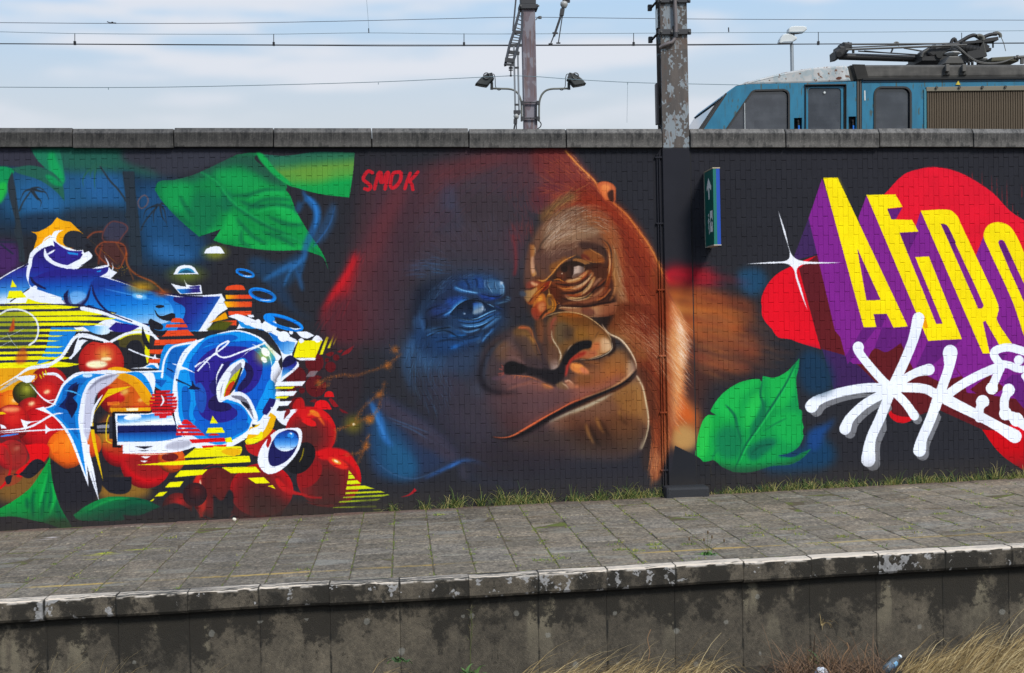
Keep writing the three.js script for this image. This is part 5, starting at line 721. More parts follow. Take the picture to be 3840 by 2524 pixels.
  fur(73, '420,1240 700,1200 1000,1290 1360,1300 1700,1100 1640,1300 1300,1500 800,1560 420,1540', '500,1400,100 800,1420,80 1100,1440,60 1400,1400,-50 1600,1240,-52', 420, 120, 9, ['#2c5c8c', '#1c3454', '#4a88bc', '#161a22', '#2a4870'], { a: 0.45, b: 1.2 });
  for (const s of ['440,880 560,800 700,760', '520,980 700,920 820,860', '1100,300 1180,400 1200,480', '1300,280 1330,380 1320,470', '420,1200 470,1100 460,980', '900,1300 1140,1340 1360,1290', '600,1400 860,1350 1100,1380']) brush(s, '#0e1119', 26, { b: 10, a: 0.6 });
  fill('300,560 520,440 700,330 640,520 480,760 380,980 280,900', '#20222c', { b: 60, a: 0.6 });
  frame(1400, 1140, 1.9833);
  fur(74, '240,240 420,200 560,420 560,700 380,720 260,520', '280,300,108 340,480,86 440,640,66 480,300,120', 360, 120, 5, ['#2f5e8c', '#20344e', '#4a80ac', '#181b24', '#26405e'], { a: 0.5, b: 0.8 });
  fur(75, '560,560 900,620 960,900 760,1000 560,820', '620,640,60 800,800,40', 260, 110, 6, ['#3a3844', '#2a2832', '#46404c', '#1d1c22'], { a: 0.4, b: 1 });
  frame(1800, 1120, 3.724);
  fill('850,420 960,300 985,560 1090,780 1060,950 940,900 860,660', '#664638', { b: 40, a: 0.65 });
  fill('600,900 760,800 900,860 1000,960 880,980 720,940', '#33272a', { b: 30, a: 0.6 });
  // one dark brown tone binds the head together
  frame(1400, 480, 1.9833);
  fill('560,240 1000,200 1200,420 1160,800 1120,1060 900,1020 620,940 380,960 260,760', '#4a343a', { b: 80, a: 0.42 });
  fill('0,700 260,560 460,460 640,360 520,640 360,900 260,1200 200,1500 20,1500 -60,1100', '#4c2c33', { b: 80, a: 0.5 });
  fill('1000,1160 1120,1100 1140,1300 1080,1400 960,1400', '#2a2227', { b: 40, a: 0.6 });
  fur(80, '60,520 420,420 760,300 1100,260 1160,420 900,520 600,640 360,860 200,1160 0,1300', '100,900,112 300,640,122 600,460,134 900,340,146 1100,300,150', 700, 170, 7, ['#5c3038', '#4a2c36', '#6a343a', '#2a2228', '#3c3040', '#38405a'], { a: 0.3, b: 1.6 });
  // warm half: pull the pale tones down to brown
  fill('1170,860 1260,680 1440,590 1580,570 1720,640 1820,800 1850,1080 1900,1320 1860,1500 1700,1507 1400,1400 1240,1200', '#c8a084', { b: 34, a: 0.8, op: 'multiply' });
  fill('1500,420 1640,420 1900,660 2120,1060 2240,1420 2200,1507 1900,1507 1850,1100 1760,760 1560,600', '#cc8468', { b: 40, a: 0.8, op: 'multiply' });
  fur(81, '1240,860 1300,720 1420,640 1560,610 1700,680 1640,780 1480,800 1340,880', '1300,760,-50 1420,680,-30 1560,640,-6 1680,690,30 1400,820,-34', 220, 90, 5, ['#d8ccb8', '#b09a84', '#f0e8dc', '#4a3a34'], { a: 0.6, b: 0.5 });
  frame(1400, 1140, 1.9833);
  fill('1700,0 1900,0 2100,140 2200,360 2200,760 2120,1120 2060,1000 2040,700 1960,480 1840,260 1720,220', '#b8785c', { b: 34, a: 0.85, op: 'multiply' });
  fill('1400,860 1700,700 1960,570 2040,760 2010,1020 1800,1100 1500,1020', '#b8947c', { b: 50, a: 0.75, op: 'multiply' });
  fill('1240,60 1560,80 1720,260 1740,420 1500,460 1300,400', '#c8a488', { b: 36, a: 0.7, op: 'multiply' });
  fur(82, '1800,20 1980,40 2190,300 2190,620 2060,440 1920,280 1780,180', '1840,60,46 2000,180,46 2150,420,58 1900,200,40', 300, 160, 4, ['#e8b888', '#c87c48', '#f0d4b0', '#7a3826'], { a: 0.55, b: 0.4 });
  // broad muzzle: rounded outline on the cool side, brown skin within
  fill('860,420 960,300 1080,240 1200,300 1240,560 1100,700 960,700 860,600', '#4a383a', { b: 50, a: 0.35 });
  fill('840,640 1000,640 1200,640 1360,700 1240,860 1040,960 900,960 800,860', '#523c40', { b: 60, a: 0.5 });
  fill('560,620 760,640 860,760 900,1000 760,1060 560,900', '#3a323a', { b: 70, a: 0.6 });
  fill('700,1060 1000,1040 1400,1000 1500,1120 1200,1200 800,1180', '#33282e', { b: 60, a: 0.6 });
  brush('1010,225 900,310 830,420 800,540 840,630 960,662 1080,655', '#15131a', 40, { b: 14, a: 0.75 });
  brush('960,270 870,360 830,470 826,560', '#3a4a60', 22, { b: 10, a: 0.5 });
  brush('990,640 1100,600 1200,590 1290,620', '#9a5a48', 16, { b: 7, a: 0.6 });
  // final drawing: deepen the blues, then crisp darks and lights
  frame(1500, 980, 4.6);
  fill('260,500 600,300 1100,180 1600,220 1840,420 1860,760 1760,1100 1500,1420 1000,1600 400,1600 180,1200', '#7f93ae', { b: 60, a: 0.75, op: 'multiply' });
  for (const s of ['960,455 1130,512 1340,548', '770,930 880,862 985,762 1100,686', '1045,990 1190,1013 1310,997 1430,943 1560,875 1660,842', '1080,1105 1230,1126 1400,1095 1530,1030', '1740,372 1790,440 1785,540']) brush(s, '#8ccaf6', 10, { b: 3, a: 0.9 });
  for (const s of ['860,915 930,830 1010,755 1110,695 1240,668 1400,690 1540,742', '1000,975 1130,1002 1290,1008 1420,965 1540,902', '1385,560 1560,604 1700,606 1780,560']) brush(s, '#0a0b10', 16, { b: 3.5, a: 0.9 });
  fur(90, '420,640 620,430 900,280 1300,220 1100,330 760,480 520,760', '480,680,-58 700,440,-40 1000,300,-20', 160, 150, 6, ['#7ab0dc', '#4a80b0', '#12141c'], { a: 0.5, b: 0.6 });
  frame(1800, 1120, 3.724);
  fill('1150,880 1190,790 1240,710 1330,635 1440,592 1540,592 1560,630 1530,684 1430,706 1330,776 1250,850 1200,930', '#141214', { b: 5 });
  fill('335,960 375,895 460,878 550,905 650,950 660,1010 560,1050 420,1055 345,1040', '#141214', { b: 7 });
  fill('640,960 800,985 960,1010 1080,980 1150,890 1190,960 1160,1090 1070,1190 960,1160 820,1090 660,1050', '#19161a', { b: 12, a: 0.9 });
  brush('900,262 1000,218 1150,190 1300,194 1440,228 1560,292 1690,392 1790,500 1842,610', '#e0bc84', 7, { b: 2.5, a: 0.9 });
  brush('1500,852 1650,822 1780,762 1845,690 1842,610', '#f0d8b4', 8, { b: 2.5, a: 0.9 }); brush('1400,846 1500,862 1650,836 1790,774 1880,700 1900,620', '#171112', 14, { b: 4, a: 0.9 });
  brush('1005,440 1008,540 1048,620 1098,700 1128,790 1100,880', '#e2d4b2', 8, { b: 3, a: 0.9 });
  brush('530,408 600,398 700,420 745,540 800,660 850,800', '#a86030', 12, { b: 5, a: 0.8 });
  for (const s of ['420,1075 560,1078 700,1095 800,1140', '880,1190 960,1225 1030,1250']) brush(s, '#d8703c', 9, { b: 3, a: 0.8 });
  frame(1400, 1140, 1.9833);
  brush('880,990 960,1000 1060,985 1180,925 1300,850 1440,775 1600,705 1760,640 1880,575 1958,495', '#141114', 26, { b: 3.5 });
  brush('890,988 960,995 1035,980 1130,925 1250,855 1370,790 1480,730 1580,698', '#e0683a', 9, { b: 2.2, a: 0.9 });
  brush('1700,150 1748,215 1842,266 1910,350 1950,430 1956,482', '#ecd8b8', 8, { b: 2.5, a: 0.95 }); brush('1956,530 2000,610 2026,720 2046,860 2034,970 1996,1080', '#e8d4ac', 10, { b: 3, a: 0.9 });
  brush('1300,880 1450,812 1620,745 1780,665', '#b8ac94', 14, { b: 6, a: 0.8 });
  // sweep of dark red hair from the crown down the cool side
  frame(1400, 480, 1.9833);
  for (const [s, w, al] of [['1180,190 900,230 640,320 420,440 250,640 120,900 40,1200 -40,1500', 150, 0.5], ['1000,200 700,260 420,360 220,520 80,760 -20,1060 -120,1380', 110, 0.5], ['560,240 300,360 140,560 20,820 -80,1120 -180,1360', 90, 0.55]]) brush(s, '#5e2a2e', w, { b: 34, a: al });
  fur(91, '-200,1400 -60,900 100,560 300,360 620,240 1000,190 900,300 560,420 300,640 160,920 60,1250 0,1500', '0,1000,112 120,700,120 300,460,132 600,300,148 900,220,160 -100,1300,108', 520, 200, 6, ['#7a3034', '#5c2a32', '#8c3432', '#3a2026', '#4c3038'], { a: 0.4, b: 1.2 });
}
function paintRight(T) {
  const { frame, fill, line, edge, ell, glow, lg, rg, brush, clip, fur, specks } = T;
  // dark haze and fiery fur glow to the right of the column
  frame(2500, 480, 1.776);
  fill('0,920 180,940 330,985 300,1040 0,1070', '#7d1520', { b: 30 });
  fill('0,960 150,975 160,1000 0,1040', '#c21226', { b: 16 });
  fill('0,1080 170,1080 420,1130 560,1180 500,1350 0,1350', '#8a3b1c', { b: 30 });
  fill('40,1110 250,1110 400,1160 330,1220 120,1230', '#a8481d', { b: 22 });
  fill('480,960 650,960 640,1090 520,1100', '#1b4260', { b: 22 });
  frame(2500, 1140, 1.776);
  fill('0,0 560,0 560,120 620,240 640,380 480,470 300,520 200,760 120,900 0,980', '#442722', { b: 45 });
  fill('80,40 380,40 500,130 440,250 250,250 110,170', '#a4501f', { b: 32 });
  fill('150,120 350,110 420,170 300,215 170,190', '#b5682c', { b: 20, a: 0.8 });
  fill('230,260 540,230 620,330 430,330', '#6a3526', { b: 22 });
  fill('180,330 380,370 560,430 420,440 260,420', '#6e3628', { b: 20 });
  fur(31, '90,50 560,40 640,380 300,480 120,330', '100,60,12 350,80,8 560,140,18 200,250,14 420,330,12 300,420,-20', 420, 230, 9, ['#c2652a', '#7c3a22', '#d0833c', '#4a2a24', '#8f4a28', '#3a2522'], { a: 0.3, b: 8 });
  frame(2500, 480, 1.776);
  fur(32, '0,930 120,930 120,1050 0,1050', '0,960,2 100,1000,4', 90, 260, 12, ['#b81424', '#c8182c', '#7a141c', '#3a1820'], { a: 0.45, b: 7 });
  fur(33, '0,1060 160,1060 260,1330 40,1330', '0,1080,10 160,1150,14 100,1300,10', 240, 330, 16, ['#b04a1c', '#8a3418', '#c8702c', '#5a2a1c', '#d08438', '#3a2420'], { a: 0.35, b: 9 });
  frame(2500, 1140, 1.776);
  fur(34, '60,60 200,40 240,330 120,420', '60,80,6 200,100,4 120,260,16 200,380,20', 260, 360, 16, ['#a8501f', '#7a3420', '#c07030', '#4a2a22', '#d08a40', '#2e2320'], { a: 0.32, b: 9 });
  fill('40,560 120,620 230,760 170,900 60,960 20,820', '#a5562a', { b: 26 });
  fill('30,880 100,800 200,860 180,960 60,960', '#b98a4f', { b: 22 });
  fill('50,620 150,700 170,780 80,740', '#c85a22', { b: 16 });
  frame(2500, 480, 1.776);
  for (const [s, k, w, al] of [['20,985 200,985 420,1010 560,1040', '#a81826', 70, 0.5], ['20,1100 240,1130 480,1170 640,1210', '#9a4420', 80, 0.5], ['40,1180 260,1200 480,1240 640,1290', '#b85a20', 70, 0.5], ['60,1290 260,1290 460,1330 620,1400', '#7a3020', 80, 0.5], ['80,1380 300,1400 500,1470 640,1560', '#8a3c20', 80, 0.45], ['90,1480 280,1540 460,1600', '#6a2c20', 80, 0.45], ['20,1000 240,1060 460,1110', '#6a2020', 60, 0.5]]) brush(s, k, w, { b: 22, a: al, t: 'end' });
  for (const [s, k, w] of [['10,1110 120,1130 260,1160', '#d0742c', 50], ['20,1200 140,1215 280,1250', '#d88a3c', 50], ['40,1300 160,1310 280,1340', '#b85a24', 46], ['10,1030 120,1045 260,1080', '#b03020', 36]]) brush(s, k, w, { b: 16, a: 0.55, t: 'end' });
  // red blob behind the letters
  frame(2500, 480, 1.776);
  fill('1380,520c 1470,420 1580,310 1700,270 1800,262 1930,290 2060,355 2180,440 2290,555 2380,615c 2380,1400c 1500,1400c 1500,700c', '#e4102b');
  fill('630,1170 650,1080 720,985 830,920 1000,850 1130,830 1300,1000 1400,1350 1250,1400 760,1400 690,1320', '#e3071f');
  frame(2500, 1140, 1.776);
  fill('633,0c 640,90 720,180 860,250 1020,300c 1300,350 1500,400 1900,600 2110,840 2180,950 2260,1030 2380,1110c 2380,-20c 640,-20c', '#e3071f');
  ell(1570, 700, 100, 95, 0, '#cf0a18');
  // maroon shade on the blob
  frame(2500, 480, 1.776);
  fill('880,935c 1010,840c 1200,800c 1700,1000c 2380,1000c 2380,1420c 1010,1420c', '#5d161f');
  frame(2500, 1140, 1.776);
  fill('945,-20c 1025,300c 1200,400c 1480,640c 1500,720 1570,750 1660,745 1800,700c 2110,840c 2200,860c 2300,800c 2380,780c 2380,-20c', '#5f161c');
  fill('2100,836c 2180,950 2260,1030 2380,1110c 2380,900c 2250,850c', '#c8000f');
  // dark violet cast shadow
  frame(2500, 480, 1.776);
  fill('945,600c 850,850c 860,880c 1015,840c 1040,700c', '#3d2456');
  frame(2500, 1140, 1.776);
  fill('1035,300c 1110,560c 1400,530c 1290,420c 1180,340c', '#3a1f52');
  fill('1110,560c 1150,655c 1250,620c 1230,560c', '#3c1850');
  fill('1900,660c 1960,670 2020,700 2050,720c 1960,700c', '#3c1850');
  // violet extrusion of the letters
  frame(2500, 480, 1.776);
  const V = '#7f1f88', VD = '#611a72', Y = '#ffe400';
  fill('1035,335c 945,600c 1120,1350c 1180,1420c 1360,1420c 1250,1000c', V);
  fill('1330,450c 1275,600c 1300,680c 1606,1320c 1800,1420c 1700,1000c 1560,700c', V); fill('1400,1180c 1700,1150c 1800,1440c 1320,1440c', V);
  fill('1690,555c 1600,850c 1800,1400c 2050,1400c 1900,900c', V);
  fill('2110,720c 2060,850c 2200,1150c 2380,1500c 2380,1200c 2200,800c', V);
  fill('1465,540c 1570,530c 1525,610c 1490,610c', VD); fill('1550,695c 1675,690c 1605,840c', VD);
  frame(2500, 1140, 1.776);
  fill('1090,-20c 1150,200c 1190,350c 1240,400c 1400,400c 1530,400c 1560,560c 1640,560c 2100,600c 2380,640c 2380,-20c', V);
  fill('1310,155c 1190,350c 1205,402c 1400,156c', VD); fill('1380,60c 1465,65c 1375,320c 1400,400c 1430,390c 1510,156c 1400,156c', VD);
  fill('1606,150c 1700,60c 1700,220c 1560,400c 1420,400c 1505,156c', VD, { a: 0.85 });
  fill('1740,245c 1660,420c 1700,470c 1960,240c', VD); fill('2105,330c 2060,430c 2200,480c 2260,330c', VD, { a: 0.9 });
  
  fill('1380,300 1460,320 1560,260c 1640,430c 1820,520c 1960,480c 1860,340c 1980,500c 2000,600c 1900,640c 1500,560c 1320,430c', '#5f161c');
  fill('1940,380c 1980,500c 2060,500c 2200,400c 2180,340c 2100,330c', V);
  fill('2240,520c 2300,470c 2380,470c 2380,700c 2330,640c', VD);
  fill('2020,570c 2150,470c 2250,560c 2130,640c', '#5f161c');
  // yellow letters
  frame(2500, 480, 1.776);
  line('1400,505c 1470,430 1580,320 1700,272 1800,264 1930,292 2060,357 2180,442', '#e4102b', 8, { b: 4, a: 0.5 });
  fill('1330,446c 1524,442c 1572,526c 1468,538c 1496,608c 1634,612c 1677,690c 1550,698c 1795,1305c 1838,1303c 1655,860c 1746,855c 1966,1406c 1740,1418c', Y);
  fill('1690,550c 1880,545 1930,580 1960,640 2110,960 2190,1130 2212,1200 2205,1240 2200,1282 2300,1437c 2217,1449c 2122,1284c 2106,1292c 2152,1502c 2105,1502c', Y);
  fill('1826,640c 1860,645 1880,670 1890,700 2110,1180 2100,1200 2075,1203c', V); fill('1826,640c 1860,645 1885,680 1924,760c 1915,835c', VD);
  fill('1042,332c 1138,330c 1606,1322c 1510,1330c 1466,1238c 1378,1240c 1396,1326c 1312,1328c', Y);
  fill('1268,800c 1425,1145c 1330,1148c', V); fill('1310,900c 1345,980c 1425,1145c 1330,1148c', VD, { a: 0.5 });
  fill('2110,720 2130,660 2170,632 2230,630 2290,660 2340,740 2380,830c 2380,1390c 2300,1150 2140,800', Y);
  fill('2210,770 2216,748 2240,750 2260,780 2380,1040c 2380,1160c', V); fill('2240,760c 2300,870c 2270,900c 2215,780c', VD);
  frame(2500, 1140, 1.776);
  fill('1715,70c 1740,150c 1736,160 1715,160 1700,100', '#f5a000');
  // star
  frame(2500, 480, 1.776);
  fill('742,550c 790,690 815,800 838,850 880,880 1000,893 1168,896c 1000,905 900,912 866,950 890,1050 938,1215c 900,1120 860,1000 845,940 800,905 700,903 525,906c 680,893 790,885 818,860 815,810 775,680', '#f3f4fa');
  // grey offset shadow, then the white scribble
  frame(2500, 1140, 1.776);
  const tag = (dx, dy, c) => {
    const p = (s) => s.replace(/(\d+),(\d+)/g, (m, a, b) => (+a + dx) + ',' + (+b + dy));
    const arm = (s, r0, r1) => { T.swell(p(s), c, r0, r1); };
    arm('1500,560 1580,390 1640,240 1677,96', 34, 41); arm('1500,560 1430,740 1360,900 1342,1038', 34, 48);
    arm('1500,570 1400,470 1290,335 1276,288', 29, 38); arm('1500,570 1590,660 1650,745', 29, 31);
    arm('1480,580 1570,510 1660,458 1748,436', 29, 38); arm('1480,580 1330,660 1225,755 1188,832', 31, 39);
    arm('1500,558 1320,560 1150,590 1010,640 964,682', 31, 43); arm('1500,556 1700,562 1790,600 1880,650 2050,730', 32, 34);
    arm('1880,640 2050,730 2200,812 2320,882', 33, 46);
    arm('1790,690 1840,540 1880,420 1888,322', 34, 50); arm('1800,640 1760,760 1700,900 1684,974', 35, 44);
    arm('1850,620 1960,540 2090,470 2210,420', 31, 31);
  };
  const G = '#75757a', Wt = '#f2f5ff';
  T.clip('900,560c 1480,610c 1500,700c 1460,745c 1480,1200c 900,1200c', () => tag(32, 26, G));
  T.clip('1630,700c 1800,700c 1830,760c 1760,1200c 1620,1100c 1610,790c', () => tag(20, 26, G));
  tag(0, 0, Wt);
  line('2215,395 2180,340 2190,310 2280,290 2420,330', Wt, 56); line('2215,395 2290,410 2330,430 2420,440', Wt, 50);
  line('2225,420 2190,500 2165,560', Wt, 60); ell(2166, 562, 42, 42, 0, Wt); ell(2345, 375, 34, 34, 0, Wt);
  line('2277,570 2250,640 2250,720', Wt, 62); ell(2277, 574, 43, 44, 0, Wt); ell(2256, 730, 44, 46, 0, Wt);
  line('2102,650 2085,700 2080,760', Wt, 60); ell(2104, 652, 46, 46, 0, Wt); ell(2330, 770, 48, 48, 0, Wt); line('2300,750 2420,830', Wt, 70); line('2380,480 2420,540', Wt, 40);
  ell(2126, 695, 20, 8, -45, '#5f161c');
  // leaf on the right
  const leaf = '884,362c 878,430 862,500 870,600 882,700c 900,712 902,780 914,820c 905,850 912,880 880,950 820,990 740,1010c 840,1020 900,990 962,966c 900,1030 820,1070 700,1080 560,1120 450,1120c 380,1090 310,1045 305,1040c 240,1050 190,1020 200,930 215,850 245,770 275,738c 330,742c 290,715c 320,660 380,590 480,525 580,500 620,500c 632,515 640,480c 720,490 800,450 850,400';
  fill('600,950 900,950 1000,880 1120,980 1080,1080 860,1120 640,1100', '#123a5c', { b: 26 });
  fill('880,370 960,300 1080,400 1100,560 960,600 890,520', '#14324c', { b: 26 });
  fill('940,860 1080,790 1120,760 1060,860 980,980', '#163f78', { b: 16 });
  fill(leaf, lg(200, 760, 900, 760, '#10a440', '#0c9a44', '#0a8c46'));
  clip(leaf, () => {
    fill('300,640 480,530 620,500 500,620 420,760', '#16b44a', { b: 18 }); fill('200,780 290,740 280,900 250,1020 200,1010', '#22bd48', { b: 12 });
    fill('560,620 640,600 600,760 520,820', '#1cb549', { b: 14 }); fill('680,480 820,440 860,560 740,700', '#14ad48', { b: 16 }); fill('700,760 900,740 880,930 760,900', '#10a648', { b: 16 });
    fill('330,860 470,820 500,1000 360,1020', '#0a7a48', { b: 20 }); fill('540,960 720,900 640,1010 560,1040', '#0a6a48', { b: 12 }); fill('620,700 660,640 640,780 560,880', '#087246', { b: 10 });
    brush('860,390 800,520 720,650 600,830 520,950 450,1110', '#08603f', 16, { b: 3 }); brush('870,400 812,520 735,650 615,830 535,950 470,1100', '#18b350', 12, { b: 2 });
    brush('640,500 625,600 645,680 640,760 600,830', '#0a6b42', 18, { b: 3 }); brush('390,670 450,740 470,820 500,930', '#0a6b42', 20, { b: 3 }); brush('800,760 720,800 640,850', '#0a7a42', 10, { b: 3 });
    brush('560,1000 620,950 720,930', '#07563c', 14, { b: 4 }); brush('950,968 860,1010 740,1020', '#0a6f50', 18, { b: 3 }); brush('300,1050 330,980 420,960', '#0a7a46', 12, { b: 5 });
    fill('300,1060 480,1080 760,1060 900,1010 960,1000 960,1130 260,1130', '#1c4a33', { b: 20, a: 0.8 });
  });
  // dark shape beside the column foot
  fill('52,942c 130,980 210,1020 255,1060 300,1072c 310,1038c 340,1060 380,1110 480,1165c 480,1300c -60,1300c -60,1240c 30,1100c', '#222328');
  line('310,1042 290,1080 300,1150', '#3a3527', 6, { b: 3, a: 0.6 });
  specks(71, 300, 300, 300, 300, 160, 1.6, '#8a6a4a', { a: 0.5 });
  // red overspray along the joints of the blob
  frame(3540, 540, 5.213);
  for (const [x, y0, y1] of [[740, 530, 820], [930, 600, 960], [1030, 640, 1050], [1130, 810, 1150], [1225, 700, 1230], [1335, 1150, 1330], [1515, 780, 1040], [545, 520, 700], [1435, 1300, 1420]]) brush(`${x},${y0} ${x + 8},${y1}`, '#9a1a22', 16, { t: 'start', a: 0.8 });
  frame(2500, 480, 1.776);
  brush('1140,335 1200,440', '#b8a81c', 14, { b: 6, a: 0.5, t: 'end' });
}
// ---------------------------------------------------------------- ground levels
const groundY = (x) => 0.024 * x - 0.022;                            // the platform climbs gently to the right
const copY = (x) => 3.739 - 0.0117 * (x + 3.811);                    // top of the coping
const EDGE = 4.30;                                                   // platform edge, metres in front of the wall
const gravelTex = pix(512, 512, (i, j) => { const a = fbm(i / 9, j / 9, 4), b = hash2(i >> 1, j >> 1); const v = 60 + 70 * a + 34 * (b - 0.5); return [clamp8(v * 1.05), clamp8(v * 0.96), clamp8(v * 0.82)]; });
{
  const g = new THREE.PlaneGeometry(240, 60, 40, 10).rotateX(-Math.PI / 2).translate(0, 0, 34.25); uvFlat(g, (x) => x / 1.5, (x, y, z) => z / 1.5);
  const p = g.attributes.position; for (let i = 0; i < p.count; i++) p.setY(i, -0.78 + 0.024 * Math.max(-8, Math.min(9, p.getX(i))));
  g.computeVertexNormals();
  tag(mesh('ground', g, std('#8a8272', 0.95, { map: gravelTex, bumpMap: bump(grainTex, 1), bumpScale: 0.02 })), null, null, null, 'structure');
  const e = bx(-600, -3, -1200, 600, 2.0, -0.33); uvFlat(e, (x) => x / 2, (x, y, z) => z / 2);
  tag(mesh('embankment', e, std('#7c766a', 0.95, { map: gravelTex })), null, null, null, 'structure');
}
// ---------------------------------------------------------------- the mural wall
const MX0 = -4.15, MTILE = 5.38, MTOP = 3.72, MH = 3.89, MPX = 2048, MS = MPX / MTILE, MPY = Math.round(MH * MS);
const MSTEP = 5.32;                                                   // second tile starts here: a little overlap
const muralTex = [0, 1].map((n) => {
  const c = document.createElement('canvas'); c.width = MPX; c.height = MPY; const ctx = c.getContext('2d');
  const x0 = MX0 + n * MSTEP;
  ctx.fillStyle = '#26262c'; ctx.fillRect(0, 0, MPX, MPY);
  const T = makePainter(ctx, (px, py) => { const p = at(px, py, 0); return [(p.x - x0) * MS, (MTOP - p.y) * MS]; }, MS / 380);
  paintRight(T); paintApe(T); paintLeft(T);
  // grime near the ground and a fine mottle of the roller
  const img = ctx.getImageData(0, 0, MPX, MPY), d = img.data, s = d.slice();
  for (let j = 0; j < MPY; j++) for (let i = 0; i < MPX; i++) {
    const o = (j * MPX + i) * 4, gx = i + n * Math.round(MSTEP * MS), q = 0.93 + 0.10 * fbm(gx / 60, j / 60, 3) + 0.07 * (hash2(gx, j) - 0.5), yy = MTOP - j / MS - groundY(MX0 + gx / MS), dirt = sst(0.32, 0.0, yy) * (0.35 + 0.4 * fbm(gx / 22, j / 14, 3));
    const hx = hash2(gx + 7, j), hy = hash2(gx, j + 13), si = Math.min(MPX - 1, Math.max(0, i + Math.round((hx - 0.5) * 2.6))), sj = Math.min(MPY - 1, Math.max(0, j + Math.round((hy - 0.5) * 2.6))), w = (sj * MPX + si) * 4;
    d[o] = clamp8(mix(s[w] * q + 2, 58, dirt)); d[o + 1] = clamp8(mix(s[w + 1] * q + 2, 52, dirt)); d[o + 2] = clamp8(mix(s[w + 2] * q + 2, 46, dirt));
  }
  ctx.putImageData(img, 0, 0);
  return canvasTex(c);
});
const wallBump = bump(grainTex, 3); wallBump.channel = 1;
const paintMat = (c, o) => new THREE.MeshPhysicalMaterial({ color: c, roughness: 0.7, specularIntensity: 0.22, ...o });
const muralMat = muralTex.map((t) => paintMat('#ffffff', { map: t, bumpMap: wallBump, bumpScale: 0.0016 }));
const muralUV = (n, x, y) => [(x - MX0 - n * MSTEP) / MTILE, 1 - (MTOP - y) / MH];
const tileOf = (x) => (x < MX0 + MSTEP + 0.02 ? 0 : 1);
// planar paint uv for other painted solids (column, pipes)
function painted(g, n) { const q = g.index ? g.toNonIndexed() : g; const P = q.attributes.position, u = new Float32Array(P.count * 2), w = new Float32Array(P.count * 2); for (let i = 0; i < P.count; i++) { const [a, b] = muralUV(n, P.getX(i), P.getY(i)); u[i * 2] = a; u[i * 2 + 1] = b; w[i * 2] = P.getX(i); w[i * 2 + 1] = P.getY(i) + P.getZ(i); } q.setAttribute('uv', new THREE.BufferAttribute(u, 2)); q.setAttribute('uv1', new THREE.BufferAttribute(w, 2)); return q; }

